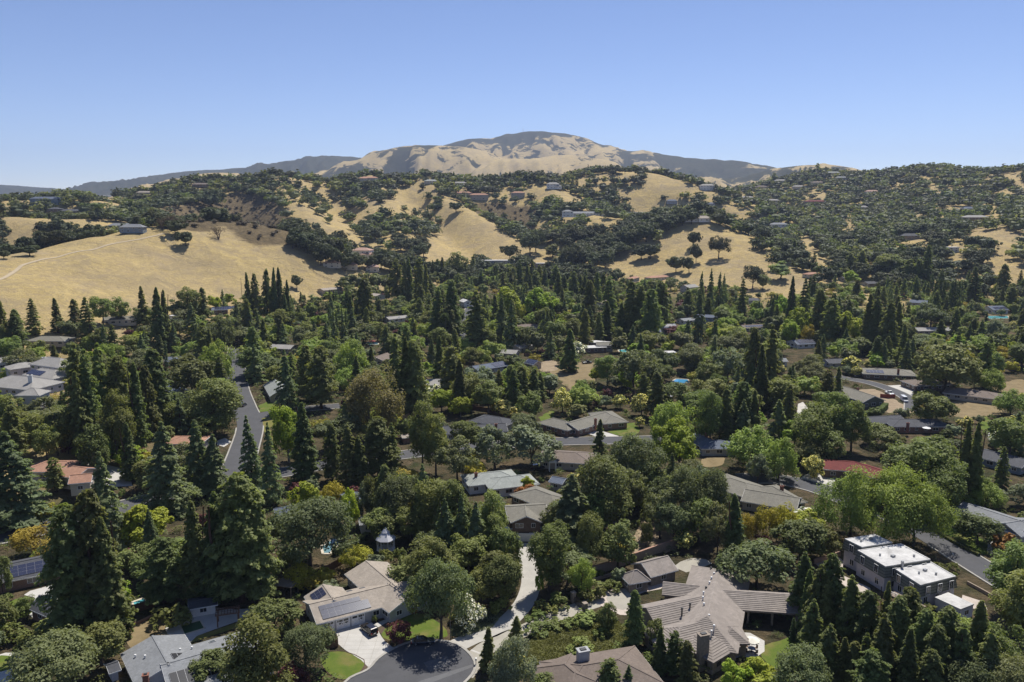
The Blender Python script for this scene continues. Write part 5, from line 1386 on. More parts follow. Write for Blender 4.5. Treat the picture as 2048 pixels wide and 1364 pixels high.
# ---- houses on the hills: label, foot x, foot y, length px, depth, yaw, roof, wall, floors, kind, wing
for (lab, px, py, lp, dp, yaw, r, w, fl, kd, w2) in [
 ('long blue-grey house with white bays on the west ridge', 92, 410, 52, 12, 4, 'blue', 'blue', 2, 'h', (0, .3, 5, 2)),
 ('grey multi-gabled house below the west ridge house', 128, 430, 56, 13, -3, 'dark', 'brown', 1, 'h', (0, -.25, 6, 2)),
 ('low house with grey hip roof in the western oaks', 240, 460, 42, 10, 0, 'grey', 'brown', 1, 'h', None),
 ('second grey hip roof below in the western oaks', 264, 466, 44, 9, 0, 'grey', 'blue', 1, 'h', None),
 ('cream house with tan roof on the western skyline', 205, 393, 42, 12, 0, 'tan', 'cream', 1, 'h', (0, .2, 5, 2)),
 ('tan roofed skyline house beside the pale hill', 288, 391, 28, 10, 0, 'tan', 'tan', 1, 'h', None),
 ('dark roofed ridge house under a crooked oak', 400, 375, 30, 12, 0, 'brown', 'brown', 1, 'h', None),
 ('pale pink-roofed villa at the valley head', 724, 517, 40, 13, -12, 'pink', 'white', 2, 'h', (0, .3, 5, 1)),
 ('large terracotta-roofed mansion on the ridge', 738, 366, 38, 15, 0, 'terra', 'cream', 2, 'h', (0, -.3, 7, 2)),
 ('small red-roofed house beside the ridge mansion', 652, 358, 20, 10, 0, 'terra', 'cream', 1, 'h', None),
 ('green-roofed ridge house behind dark conifers', 862, 368, 28, 12, 0, 'green', 'cream', 1, 'h', None),
 ('low white-edged house among ridge oaks', 920, 372, 28, 10, 0, 'stone', 'white', 1, 'h', None),
 ('twin red-roofed hillside house, upper wing', 925, 392, 38, 12, 0, 'terra', 'tan', 1, 'h', None),
 ('twin red-roofed hillside house, lower wing', 958, 400, 38, 12, 0, 'terra', 'tan', 2, 'h', None),
 ('red-roofed house beside the pale oleanders', 1036, 396, 28, 12, 0, 'terra', 'tan', 2, 'h', None),
 ('white-gabled house above the narrow golden slope', 1106, 378, 26, 11, 0, 'stone', 'white', 2, 'h', (0, .4, 4, 1)),
 ('long white hillside house with tall grey end block', 1168, 434, 86, 13, 6, 'grey', 'white', 1, 'h', (0, -.38, 6, 2)),
 ('white house with tilted roof panels on the spur', 1278, 431, 48, 11, -4, 'white', 'white', 1, 'f', (0, .2, 4, 1)),
 ('long white house with arched gable above the golden hill', 1396, 444, 50, 10, -4, 'tan', 'white', 1, 'h', (0, .2, 5, 1)),
 ('modern white block house half dug into the slope', 1000, 536, 76, 12, 2, 'white', 'grey', 2, 'f', (0, .4, 5, 1)),
 ('white van-like annexe beside the modern block house', 1076, 536, 30, 8, 3, 'white', 'tan', 1, 'f', None),
 ('grey house with solar strip below the knoll', 1344, 408, 22, 9, 0, 'blue', 'grey', 1, 'h', None),
 ('grey house below the knoll trees', 1420, 414, 20, 9, 0, 'blue', 'grey', 1, 'h', None),
 ('pale house on the east shoulder of the knoll', 1415, 381, 30, 12, 0, 'stone', 'white', 2, 'h', None),
 ('blue-white house on the eastern slope', 1558, 460, 34, 12, 0, 'grey', 'white', 2, 'h', (0, .3, 5, 1)),
 ('long red house on the eastern slope', 1632, 412, 40, 12, 0, 'red', 'brick', 2, 'h', None),
 ('pale grey house above the long red house', 1545, 406, 28, 12, 0, 'stone', 'grey', 1, 'h', None),
 ('white skyline house with hip roof', 1562, 369, 24, 12, 0, 'stone', 'white', 2, 'h', None),
 ('tan skyline house in eastern trees', 1635, 370, 28, 12, 0, 'brown', 'tan', 1, 'h', None),
 ('grey skyline house in eastern trees', 1684, 360, 22, 12, 0, 'grey', 'grey', 1, 'h', None),
 ('small white eastern house in dense oaks', 1728, 424, 14, 9, 0, 'stone', 'white', 2, 'h', None),
 ('brown flat house on the far eastern shoulder', 1952, 448, 44, 13, 0, 'stone', 'brown', 2, 'h', None),
 ('dark house cut into the eastern hillside', 1822, 480, 36, 12, 0, 'dark', 'stone', 1, 'h', None),
 ('grey eastern house above the brown flat house', 1940, 424, 26, 11, 0, 'blue', 'grey', 1, 'h', None),
 ('terracotta house above eastern oaks', 1745, 388, 24, 11, 0, 'pink', 'white', 1, 'h', None),
 ('dark ridge house under skyline pines', 1524, 378, 22, 12, 0, 'brown', 'tan', 1, 'h', None),
 ('pale house below the skyline pines', 1600, 378, 26, 12, 0, 'stone', 'cream', 1, 'h', None),
 ('white garage on the eastern meadow edge', 1906, 505, 20, 9, 0, 'white', 'white', 1, 'f', None),
 ('green-roofed house by the skyline dip', 1666, 350, 26, 11, 0, 'green', 'tan', 1, 'h', None),
 ('stone house below the eastern ridge', 1495, 400, 26, 11, 0, 'stone', 'tan', 1, 'h', None),
]:
    if ground(px, py): hill_house(lab, px, py, lp, dp, yaw, RM[r], WM[w], fl, kd, w2)
# houses nestling at the foot of the pale villa
for lab, px, py, lp in (('long pale terracotta roof below the villa', 664, 530, 36), ('pale terracotta roof beside cypress row', 700, 534, 28), ('small terracotta roof in oaks below the villa', 744, 538, 26)):
    if ground(px, py): hill_house(lab, px, py + 6, lp, 11, 4, RM['pink'], WM['cream'], 1, 'h', None)
# ------------------------------------------------------------------ smaller things
def thing(name, label, cat, x, y, z=0.0, rz=0.0, group=None, land=False):
    o = empty(name, (x, y, z), rz); tag(o, label, cat, group)
    if land: LAND.append((x, y, land))
    return o
def at(px, py, z=0.0):
    return plane(px, py, z)
def yaw_px(p, q):
    a, b = plane(*p, 0), plane(*q, 0); return math.atan2(b[1] - a[1], b[0] - a[0])
def car(label, x, y, z, yaw, paint, kind='suv', name='parked_car', cat='car', group=None, L=None):
    """body swept along its length from cross-sections, glazed cabin, wheels, lamps"""
    o = thing(name, label, cat, x, y, z, yaw, group)
    sz = {'suv': (4.9, 1.92, 1.76), 'sedan': (4.8, 1.82, 1.45), 'van': (5.6, 2.0, 2.5), 'pickup': (5.7, 2.0, 1.85)}[kind]
    L, Wd, Ht = sz
    belt = Ht * (.56 if kind != 'van' else .5); gc = .28
    st = {'suv': [(-.5, .62, .62), (-.47, .97, 1), (-.2, 1, 1), (.17, 1, 1), (.42, .93, .92), (.5, .8, .70)],
          'sedan': [(-.5, .68, .7), (-.46, .92, 1), (-.2, 1, 1), (.15, 1, 1), (.42, .90, .86), (.5, .78, .66)],
          'van': [(-.5, .9, .95), (-.48, 1, 1), (0, 1, 1), (.34, 1, 1), (.46, .97, .85), (.5, .85, .7)],
          'pickup': [(-.5, .95, .9), (-.48, 1, .95), (0, 1, .98), (.17, 1, 1), (.44, .95, .95), (.5, .85, .8)]}[kind]
    V = []; n = 8
    for fx, fw, fz in st:
        w = Wd / 2 * fw; zt = gc + (belt - gc) * fz
        V += [(fx * L, -w * .9, gc), (fx * L, -w, gc + .15), (fx * L, -w, zt - .1), (fx * L, -w * .88, zt), (fx * L, w * .88, zt), (fx * L, w, zt - .1), (fx * L, w, gc + .15), (fx * L, w * .9, gc)]
    Fc = [(i * n + k, i * n + (k + 1) % n, (i + 1) * n + (k + 1) % n, (i + 1) * n + k) for i in range(len(st) - 1) for k in range(n)] + [tuple(reversed(range(n))), tuple(range((len(st) - 1) * n, len(st) * n))]
    b = mesh_obj('body', V, Fc, paint, o)
    bm = b.modifiers.new('bevel', 'BEVEL'); bm.width = .05; bm.segments = 2
    cab = {'suv': (-.49, -.44, .02, .18), 'sedan': (-.40, -.24, .02, .18), 'van': (-.495, -.48, .26, .40), 'pickup': (-.1, -.06, .1, .22)}[kind]
    r0, r1, r2, r3 = [c * L for c in cab]; wb = Wd / 2 * .93; wt = Wd / 2 * .76
    V = [(r0, -wb, belt - .02), (r3, -wb, belt - .02), (r3, wb, belt - .02), (r0, wb, belt - .02), (r1, -wt, Ht - .06), (r2, -wt, Ht - .06), (r2, wt, Ht - .06), (r1, wt, Ht - .06)]
    mesh_obj('window_band', V, [(0, 1, 5, 4), (1, 2, 6, 5), (2, 3, 7, 6), (3, 0, 4, 7)], glass(), o)
    mb = MB(); mb.add([(r1 - .05, -wt - .03, Ht - .07), (r2 + .05, -wt - .03, Ht - .07), (r2 + .05, wt + .03, Ht - .07), (r1 - .05, wt + .03, Ht - .07), (r1 + .1, -wt * .9, Ht), (r2 - .1, -wt * .9, Ht), (r2 - .1, wt * .9, Ht), (r1 + .1, wt * .9, Ht)], [(4, 5, 6, 7), (0, 1, 5, 4), (1, 2, 6, 5), (2, 3, 7, 6), (3, 0, 4, 7)])
    for sy in (-1, 1):                                  # pillars
        for (xb, xt) in ((r0 + .03, r1 + .03), (r3 - .03, r2 - .03), ((r0 + r3) / 2, (r1 + r2) / 2)):
            mb.bar((xb, sy * wb * 1.005, belt), (xt, sy * wt * 1.005, Ht - .05), .09, .05)
    if kind == 'van': mb.add([(r0, -wb * 1.01, belt), (L * .08, -wb * 1.01, belt), (L * .08, -wt * 1.02, Ht - .07), (r1, -wt * 1.02, Ht - .07)], [(0, 1, 2, 3)]); mb.add([(r0, wb * 1.01, belt), (L * .08, wb * 1.01, belt), (L * .08, wt * 1.02, Ht - .07), (r1, wt * 1.02, Ht - .07)], [(3, 2, 1, 0)])
    mb.build('roof', [paint], o)
    for sx in (-.31, .31):
        for sy in (-1, 1):
            mb = MB(); mb.tube([(sx * L, sy * (Wd / 2 - .2), .34), (sx * L, sy * (Wd / 2 + .01), .34)], [.34, .34], 14)
            w = mb.build('wheel', [simple('tyre_rubber', (.015, .015, .015), .8)], o)
            mb = MB(); mb.tube([(sx * L, sy * (Wd / 2), .34), (sx * L, sy * (Wd / 2 + .03), .34)], [.21, .19], 10); mb.build('rim', [simple('alloy', (.45, .45, .46), .3, .9)], w)
    for sy in (-1, 1):
        mb = MB(); mb.box((.485 * L, sy * Wd * .33, gc + (belt - gc) * .55), (.14, .36, .16)); mb.build('headlight', [simple('lamp_glass', (.6, .6, .58), .15)], o)
        mb = MB(); mb.box((-.492 * L, sy * Wd * .38, gc + (belt - gc) * .72), (.1, .2, .36)); mb.build('tail_light', [simple('red_lamp', (.25, .012, .01), .2)], o)
    mb = MB(); mb.box((-.503 * L, 0, gc + .42), (.03, .5, .16)); mb.build('number_plate', [white()], o)
    return o
BLK = simple('brown_black_paint', (.022, .018, .016), .18, .3, .6, .6)
x, y = at(738, 1264); car('dark brown estate car parked on the pale driveway facing the garage', x, y, .06, yaw_px((752, 1274), (725, 1252)), BLK, 'suv')
x, y = at(846, 1287); car('dark blue-grey saloon parked in the shade of the kerbside tree', x, y, .08, yaw_px((820, 1289), (875, 1285)), simple('slate_paint', (.03, .04, .055), .2, .3, .6, .6), 'sedan')
x, y = at(1808, 803); car('white panel van parked on the road by the dirt heap', x, y, .08, yaw_px((1800, 795), (1816, 806)), simple('white_car_paint', (.75, .75, .74), .25, 0, .5, .4), 'van', 'parked_van', 'van')
x, y = at(1779, 789); car('white pickup truck parked behind the red fence panels', x, y, .08, yaw_px((1770, 784), (1788, 793)), simple('white_car_paint', (.75, .75, .74), .25, 0, .5, .4), 'pickup', 'parked_truck', 'truck')
for k, (px, py, c, lab) in enumerate([(1716, 753, (.35, .36, .38), 'silver car at the kerb outside the solar-roofed house'), (1729, 751, (.7, .7, .7), 'white car second in line outside the solar-roofed house'), (1744, 756, (.7, .7, .69), 'white car by the drive of the solar-roofed house')]):
    x, y = at(px, py); car(lab, x, y, .07, yaw_px((1700, 760), (1740, 752)), simple('car_paint_%d' % k, c, .25, .2, .5, .4), 'sedan')
x, y = at(1543, 952); car('dark blue car beside the grey weeping tree on the crescent', x, y, .08, .4, simple('navy_paint', (.03, .04, .06), .2, .2, .5, .5), 'sedan')
x, y = at(1174, 727); car('dark pickup truck in the dry yard', x, y, .05, .3, simple('charcoal_paint', (.04, .04, .045), .25, .2, .5, .5), 'pickup', 'parked_truck', 'truck')
x, y = at(1075, 938); car('black car beside the white arbour', x, y, .05, .4, BLK, 'suv')
x, y = at(487, 812); car('dark car at the kerb of the side street', x, y, .08, 1.5, simple('charcoal_paint', (.04, .04, .045), .25, .2, .5, .5), 'sedan')
# gazebo
def gazebo(px, py):
    x, y = at(px, py); o = thing('gazebo', 'white octagonal gazebo with pointed two-tier roof among dark trees', 'gazebo', x, y, 0, 0, land='the white gazebo')
    Wt = mat('bright_white', (.80, .79, .77), .6, .05); n = 8
    def ring(r, z): return [(r * math.cos(2 * math.pi * (k + .5) / n), r * math.sin(2 * math.pi * (k + .5) / n), z) for k in range(n)]
    mb = MB(); mb.add(ring(2.7, 3.0) + ring(1.0, 4.7) + ring(2.7, 2.85) , [(k, (k + 1) % n, n + (k + 1) % n, n + k) for k in range(n)] + [(2 * n + k, 2 * n + (k + 1) % n, (k + 1) % n, k) for k in range(n)] + [tuple(reversed(range(2 * n, 3 * n)))])
    mb.add(ring(1.15, 4.75) + [(0, 0, 6.1)], [(k, (k + 1) % n, n) for k in range(n)]); mb.build('roof', [mat('pale_gazebo_roof', (.60, .60, .63), .6, .06)], o)
    for p in ring(2.3, 0): mb = MB(); mb.box((p[0], p[1], 1.45), (.16, .16, 2.9)); mb.build('post', [Wt], o)
    q = ring(2.3, 0); mb = MB()
    for k in range(n):
        if k == 5: continue
        a, b = q[k], q[(k + 1) % n]
        mb.bar((a[0], a[1], .95), (b[0], b[1], .95), .1, .1); mb.bar((a[0], a[1], .2), (b[0], b[1], .2), .08, .08)
        for f in np.linspace(.1, .9, 7): mb.bar((a[0] + (b[0] - a[0]) * f, a[1] + (b[1] - a[1]) * f, .2), (a[0] + (b[0] - a[0]) * f, a[1] + (b[1] - a[1]) * f, .95), .05)
    mb.build('railing', [Wt], o)
    mb = MB(); mb.add(ring(2.5, .12) + ring(2.5, -.2), [tuple(range(n))] + [(n + k, n + (k + 1) % n, (k + 1) % n, k) for k in range(n)]); mb.build('floor', [Wt], o)
    KEEP.append((x, y, 5)); KEEP.append((x + 3, y + 7, 8)); PROT.append((px - 16, py - 44, px + 16, py, y))
gazebo(772, 1098)
def pergola(px, py, w, d, h, rz, label, m, cover=False, nsl=9):
    x, y = at(px, py); o = thing('pergola', label, 'pergola', x, y, 0, rz, land='the ' + label.split(' ')[0] + ' pergola')
    for sx in (-1, 1):
        for sy in (-1, 1): mb = MB(); mb.box((sx * w * .42, sy * d * .4, h / 2), (.22, .22, h)); mb.build('post', [m], o)
    for sy in (-1, 1): mb = MB(); mb.box((0, sy * d * .4, h + .12), (w, .14, .24)); mb.build('beam', [m], o)
    for k in range(nsl):
        mb = MB(); mb.box((-w * .48 + w * .96 * k / (nsl - 1), 0, h + .32), (.10 if not cover else w / nsl * .82, d, .14)); mb.build('slat', [m], o)
    for k in range(4 if not cover else 0):
        mb = MB(); mb.box((0, -d * .4 + d * .8 * k / 3, h + .44), (w, .08, .08)); mb.build('lath', [m], o)
    KEEP.append((x, y, max(w, d) * .7)); PROT.append((px - 20, py - 40, px + 20, py, y))
pergola(457, 1246, 5.0, 3.2, 2.6, .30, 'open brown timber pergola on the white patio', mat('pergola_wood', (.15, .09, .06), .8, .2, 3))
pergola(575, 1188, 4.4, 4.0, 2.5, -.25, 'weathered slatted shade pergola beside the tan house', GWOOD, True, 12)
pergola(1105, 942, 2.6, 1.6, 3.0, .1, 'white garden arbour by the dirt drive', white(), False, 6)
# patio furniture
def umbrella(px, py, r, col, label, h=2.5):
    x, y = at(px, py); o = thing('patio_umbrella', label, 'umbrella', x, y)
    n = 8; mb = MB(); ring = [(r * math.cos(2 * math.pi * k / n), r * math.sin(2 * math.pi * k / n), h) for k in range(n)]; rl = [(a * .98, b * .98, c - .18) for a, b, c in ring]
    mb.add(ring + [(0, 0, h + r * .33)] + rl, [(k, (k + 1) % n, n) for k in range(n)] + [(n + 1 + k, n + 1 + (k + 1) % n, (k + 1) % n, k) for k in range(n)] )
    mb.build('canopy', [col], o)
    mb = MB(); mb.tube([(0, 0, .05), (0, 0, h + r * .3)], [.03, .03], 6); mb.build('pole', [simple('pole_metal', (.3, .28, .25), .4, .7)], o)
    mb = MB(); mb.tube([(0, 0, .05), (0, 0, .16)], [.3, .25], 10); mb.build('base', [simple('dark_metal', (.03, .03, .03), .5)], o)
    return x, y
cream = mat('cream_canvas', (.72, .69, .58), .9, .05)
x, y = umbrella(1503, 1303, 1.55, cream, 'cream patio umbrella over the round table')
t = thing('patio_table', 'round glass patio table under the cream umbrella', 'table', x, y, .05)
mb = MB(); mb.tube([(0, 0, .70), (0, 0, .74)], [.75, .75], 16); mb.build('tabletop', [simple('smoked_glass', (.06, .06, .06), .1)], t)
for k in range(3): a = k * 2.1; mb = MB(); mb.bar((.55 * math.cos(a), .55 * math.sin(a), 0), (.3 * math.cos(a), .3 * math.sin(a), .7), .05); mb.build('leg', [simple('dark_metal', (.03, .03, .03), .5)], t)
def chair(x, y, rz, label, group):
    o = thing('patio_chair', label, 'chair', x, y, .05, rz, group); m = mat('wicker_brown', (.16, .10, .06), .8, .2, 4)
    mb = MB(); mb.box((0, 0, .42), (.5, .5, .08)); mb.build('seat', [m], o)
    mb = MB(); mb.box((0, .24, .75), (.5, .06, .6)); mb.build('backrest', [m], o)
    for sx in (-1, 1):
        for sy in (-1, 1): mb = MB(); mb.box((sx * .22, sy * .22, .2), (.05, .05, .4)); mb.build('leg', [m], o)
for k in range(4): a = .5 + k * math.pi / 2; chair(x + 1.25 * math.cos(a), y + 1.25 * math.sin(a), a - math.pi / 2, 'brown wicker chair round the table with cream umbrella', 'chairs round the patio table')
def lounger(px, py, rz, label):
    x, y = at(px, py); o = thing('sun_lounger', label, 'lounger', x, y, .05, rz)
    mb = MB(); mb.box((0, 0, .35), (1.3, .65, .12)); mb.build('seat', [cream], o); mb = MB(); mb.bar((.65, 0, .36), (1.15, 0, .8), .65, .12); mb.build('backrest', [cream], o)
    for sx in (-1, 1):
        for sy in (-1, 1): mb = MB(); mb.box((sx * .55, sy * .27, .15), (.07, .07, .3)); mb.build('leg', [GWOOD], o)
lounger(1456, 1317, .5, 'cream lounger on the white patio below the chimney')
umbrella(745, 690, 2.0, mat('pink_canvas', (.50, .14, .10), .9, .05), 'pink-red umbrella by the small turquoise pool')
umbrella(1212, 702, 1.6, mat('red_canvas', (.45, .04, .06), .9, .05), 'crimson umbrella beside the white flat-roofed terrace')
umbrella(1335, 802, 2.2, white(), 'white round umbrella among oleanders')
umbrella(1852, 868, 1.6, white(), 'white umbrella behind the wide charcoal-roofed house')
# walls and fences along plan lines
def wall(px, h, th, m, label, name='garden_wall', cat='wall', cap=None, z=None, post=0.0, postm=None, part='wall_face', boards=0):
    pts = [Vector((*(plane(*p, z) if z is not None else ground(*p)[:2]), z or 0)) for p in px]
    c = sum(pts, Vector()) / len(pts)
    o = thing(name, label, cat, c.x, c.y, c.z)
    for i in range(len(pts) - 1):
        a, b = pts[i] - c, pts[i + 1] - c
        L = (b - a).length; k = max(1, int(L / 2.4)) if boards else 1
        for j in range(k):
            q0, q1 = a.lerp(b, j / k), a.lerp(b, (j + 1) / k)
            mb = MB(); mb.bar((q0.x, q0.y, h / 2 + q0.z - .2), (q1.x, q1.y, h / 2 + q1.z - .2), th, h + .4)
            mb.build('board_panel' if boards else part, [m], o)
            if post: mb = MB(); mb.box((q0.x, q0.y, h / 2 + .1), (post, post, h + .2)); mb.build('post', [postm or m], o)
        if cap: mb = MB(); mb.bar((a.x, a.y, h + .05), (b.x, b.y, h + .05), th + .2, .12); mb.build('coping', [cap], o)
        n = (b - a).normalized().cross(Vector((0, 0, 1))) * .8
        A, B = pts[i], pts[i + 1]; KEEPPOLY.append([tuple((A + n)[:2]), tuple((B + n)[:2]), tuple((B - n)[:2]), tuple((A - n)[:2])])
TANW = mat('tan_block_wall', (.30, .235, .175), .9, .15, 2)
wall([(1180, 1152), (1220, 1140), (1253, 1128), (1280, 1119), (1307, 1109), (1345, 1096), (1386, 1080)], 2.2, .35, TANW, 'long tan garden wall curving below the dirt yard', cap=mat('wall_cap', (.36, .22, .16), .9, .15))
wall([(1184, 1163), (1215, 1154), (1250, 1144)], .7, .4, TANW, 'low tan planter wall in front of the long garden wall')
for a, b in (((1330, 1106), (1352, 1097)),):
    wall([a, b], .5, .4, TANW, 'short low tan planter wall behind the pool house')
wall([(99, 791), (112, 797), (128, 799), (142, 797), (151, 788)], 3.2, .5, mat('retaining_blocks', (.28, .26, .24), .9, .25, 3), 'curved grey block retaining wall below the turquoise pool', 'retaining_wall', z=3.5)
wall([(0, 805), (20, 803), (40, 806)], 2.0, .3, WOOD, 'red-brown screen wall beside the stair tower', 'garden_fence', 'fence', z=5)
wall([(545, 1182), (580, 1174), (620, 1160), (660, 1142), (692, 1124)], 1.9, .1, WOOD, 'long reddish timber fence in the shade behind the tan house', 'timber_fence', 'fence', boards=1, post=.14)
wall([(262, 1228), (282, 1222), (306, 1214), (320, 1206)], 2.0, .1, WOOD, 'brown timber fence below the tall redwoods', 'timber_fence', 'fence', boards=1, post=.14)
wall([(250, 1256), (278, 1247), (306, 1234)], .6, .4, mat('brick_edge', (.28, .17, .12), .9, .25, 3), 'low brick retaining edge behind the dry lawn', 'retaining_wall')
wall([(655, 1262), (664, 1276), (674, 1286), (676, 1294), (652, 1298), (640, 1304)], 1.8, .1, WOOD, 'dark timber side fence at the corner of the driveway', 'timber_fence', 'fence', boards=1, post=.14)
wall([(934, 818), (975, 824), (1020, 838)], 1.9, .12, WOOD, 'reddish timber fence behind the charcoal-roofed house', 'timber_fence', 'fence', boards=1)
wall([(1048, 712), (1080, 716), (1118, 714)], 1.9, .12, WOOD, 'brown fence along the dirt parking yard', 'timber_fence', 'fence', boards=1)
wall([(1760, 795), (1776, 797), (1790, 796)], 1.8, .15, mat('red_fence', (.22, .06, .04), .85, .2), 'red-brown fence panels beside the pickup truck', 'timber_fence', 'fence', boards=1)
wall([(800, 842), (812, 838), (822, 832)], 1.8, .12, mat('new_fence', (.42, .25, .12), .85, .15), 'pale new timber fence in the pines', 'timber_fence', 'fence', boards=1)
wall([(1574, 752), (1590, 756), (1610, 758)], 1.8, .12, WOOD, 'brown timber fence by the yellow-green trees', 'timber_fence', 'fence', boards=1)
wall([(1628, 1128), (1655, 1119), (1680, 1112)], 1.3, .4, mat('brick_terrace', (.33, .22, .16), .9, .25, 3), 'stepped brick terrace wall beside the flat-roofed house', 'retaining_wall')
wall([(1934, 1168), (1960, 1182), (1985, 1196)], .8, .35, TANW, 'low stone wall beside the end terrace', 'garden_wall')
# iron gate
x, y = at(1158, 1216); g = thing('driveway_gate', 'dark iron driveway gate between two stone pillars', 'gate', x, y, .05, yaw_px((1150, 1207), (1170, 1226)), land='the iron gate')
for sx in (-1, 1):
    mb = MB(); mb.box((sx * 2.7, 0, 1.2), (.9, .9, 2.4)); mb.box((sx * 2.7, 0, 2.47), (1.1, 1.1, .16)); mb.build('pillar', [WM['stone']], g)
IR = simple('iron_black', (.02, .02, .02), .5)
mb = MB(); [mb.box((-2.2 + k * .2, 0, .85 + .25 * math.sin(k / 22 * math.pi)), (.04, .04, 1.5 + .5 * math.sin(k / 22 * math.pi))) for k in range(23)]; mb.build('bar_panel', [IR], g)
mb = MB(); mb.box((0, 0, .25), (4.5, .06, .06)); mb.box((0, 0, 1.3), (4.5, .06, .06)); mb.build('rail', [IR], g)
# dirt track along the crest of the golden hill
ribbon('dirt_track', smooth_line([ground(*p) for p in [(-30, 575), (8, 556), (34, 540), (60, 526), (140, 507), (235, 486), (330, 467)]], 4), (1.3, -1.3), 0.25, paving_mat('dusty_track', (.42, .34, .225), 0, .3), 'pale dirt track along the crest of the golden hill')
# mailboxes, street lamp, poles
def mailbox(px, py, label):
    x, y = at(px, py); o = thing('mailbox', label, 'mailbox', x, y, .1)
    mb = MB(); mb.box((0, 0, .5), (.12, .12, 1.0)); mb.build('post', [GWOOD], o); mb = MB(); mb.box((0, 0, 1.12), (.3, .55, .3)); mb.tube([(0, -.275, 1.27), (0, .275, 1.27)], [.15, .15], 10); mb.build('box', [white()], o)
mailbox(952, 1330, 'white mailbox at the kerb of the turning circle'); mailbox(1905, 1118, 'white mailbox beside the east street hedge')
def pole(px, py, h, label, lamp=False, cross=2):
    g_ = ground(px, py); x, y, z = g_; o = thing('lamp_post' if lamp else 'utility_pole', label, 'lamp post' if lamp else 'pole', x, y, z)
    mb = MB(); mb.tube([(0, 0, -.3), (0, 0, h)], [.09, .06] if lamp else [.17, .12], 8); mb.build('pole', [simple('lamp_metal', (.12, .12, .11), .5, .5) if lamp else mat('pole_wood', (.11, .08, .06), .9, .2)], o)
    if lamp: mb = MB(); mb.bar((0, 0, h), (0, -1.4, h + .25), .07); mb.box((0, -1.6, h + .22), (.22, .6, .12)); mb.build('lamp_head', [simple('lamp_metal', (.12, .12, .11), .5, .5)], o)
    for k in range(0 if lamp else cross): mb = MB(); mb.box((0, 0, h - .6 - k * 1.2), (2.4, .12, .14)); mb.build('crossarm', [mat('pole_wood', (.11, .08, .06), .9, .2)], o)
pole(901, 1279, 8.5, 'thin dark lamp post beside the kerbside tree', True)
pole(1753, 752, 11, 'wooden utility pole outside the solar-roofed house'); pole(1536, 545, 14, 'tall utility pole on the golden hill slope'); pole(1589, 452, 13, 'utility pole in the eastern oaks'); pole(484, 596, 16, 'slim pole rising at the foot of the golden hill', False, 0)
# summit mast
g_ = ground(1046, 268)
if g_:
    x, y, z = g_; o = thing('radio_mast', 'slim radio mast on the mountain summit', 'mast', x, y, z)
    mb = MB()
    for k in range(3):
        a = k * 2.094; mb.bar((3.2 * math.cos(a), 3.2 * math.sin(a), -4), (.9 * math.cos(a), .9 * math.sin(a), 46), .9)
    for j in range(8):
        r = 3.2 - 2.3 * (j * 6 + 4) / 50
        for k in range(3): a, b = k * 2.094, (k + 1) * 2.094; mb.bar((r * math.cos(a), r * math.sin(a), j * 6), (r * math.cos(b), r * math.sin(b), j * 6), .5)
    mb.build('lattice', [simple('mast_metal', (.25, .2, .2), .6, .3)], o); mb = MB(); mb.bar((0, 0, 44), (0, 0, 60), .8); mb.build('aerial', [simple('mast_metal', (.25, .2, .2), .6, .3)], o)
# paddock rail fence on the shoulder of the golden hill
def paddock(px, label):
    pts = [ground(*p) for p in px]; c = pts[len(pts) // 2]; o = thing('paddock_fence', label, 'fence', *c)
    L = smooth_line(pts, 3.0); Z = [float(H(np.array([p.x]), np.array([p.y]))[0]) for p in L]
    for i, p in enumerate(L): mb = MB(); mb.box((p.x - c[0], p.y - c[1], Z[i] - c[2] + .7), (.16, .16, 1.9)); mb.build('post', [GWOOD], o)
    for hh in (.6, 1.2):
        mb = MB()
        for i in range(len(L) - 1): mb.bar((L[i].x - c[0], L[i].y - c[1], Z[i] - c[2] + hh), (L[i + 1].x - c[0], L[i + 1].y - c[1], Z[i + 1] - c[2] + hh), .10, .16)
        mb.build('rail', [GWOOD], o)
paddock([(626, 536), (628, 545), (640, 552), (655, 558), (672, 563)], 'timber paddock fence down the shoulder of the golden hill')
paddock([(626, 537), (645, 532), (662, 535), (674, 540)], 'timber fence along the top of the paddock')
# hedges and ground cover
def hedge(px, w, h, label, code='S', n=42):
    pts = [Vector((*ground(*p)[:2], 0)) for p in px]; c = sum(pts, Vector()) / len(pts); rng = np.random.default_rng(int(px[0][0]))
    C = []; N = []
    for i in range(len(pts) - 1):
        a, b = pts[i] - c, pts[i + 1] - c; L = (b - a).length; k = int(L * n * (w + h)); u = (b - a).normalized(); v = Vector((-u.y, u.x, 0))
        t = rng.random(k); s = rng.random(k) * 2 - 1; z = rng.random(k) * h
        top = rng.random(k) < w / (w + 2 * h); z = np.where(top, h * (.93 + .1 * rng.random(k)), z); s = np.where(top, s, np.sign(s) * (.9 + .14 * rng.random(k)))
        P = np.array(a)[None] + t[:, None] * np.array(b - a)[None] + (s * w / 2)[:, None] * np.array(v)[None]; P[:, 2] = z; C.append(P)
        nn = np.array(v)[None] * s[:, None]; nn[:, 2] = np.where(top, 1.5, .35); N.append(nn + rng.normal(0, .45, nn.shape))
    C = np.concatenate(C); N = np.concatenate(N)
    me = crown_mesh('hedge', leaf_quads(C, N, .13, rng), SPEC[code]['m'], rng)
    o = bpy.data.objects.new('hedge', me); COL.objects.link(o); o.location = c; tag(o, label, 'hedge')
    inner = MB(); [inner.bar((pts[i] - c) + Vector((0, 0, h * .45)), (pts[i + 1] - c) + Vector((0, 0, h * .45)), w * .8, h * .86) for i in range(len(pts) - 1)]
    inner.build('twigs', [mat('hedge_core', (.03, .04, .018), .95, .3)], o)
hedge([(668, 1112), (700, 1098), (736, 1076)], 1.8, 1.8, 'bright green clipped hedge running towards the gazebo')
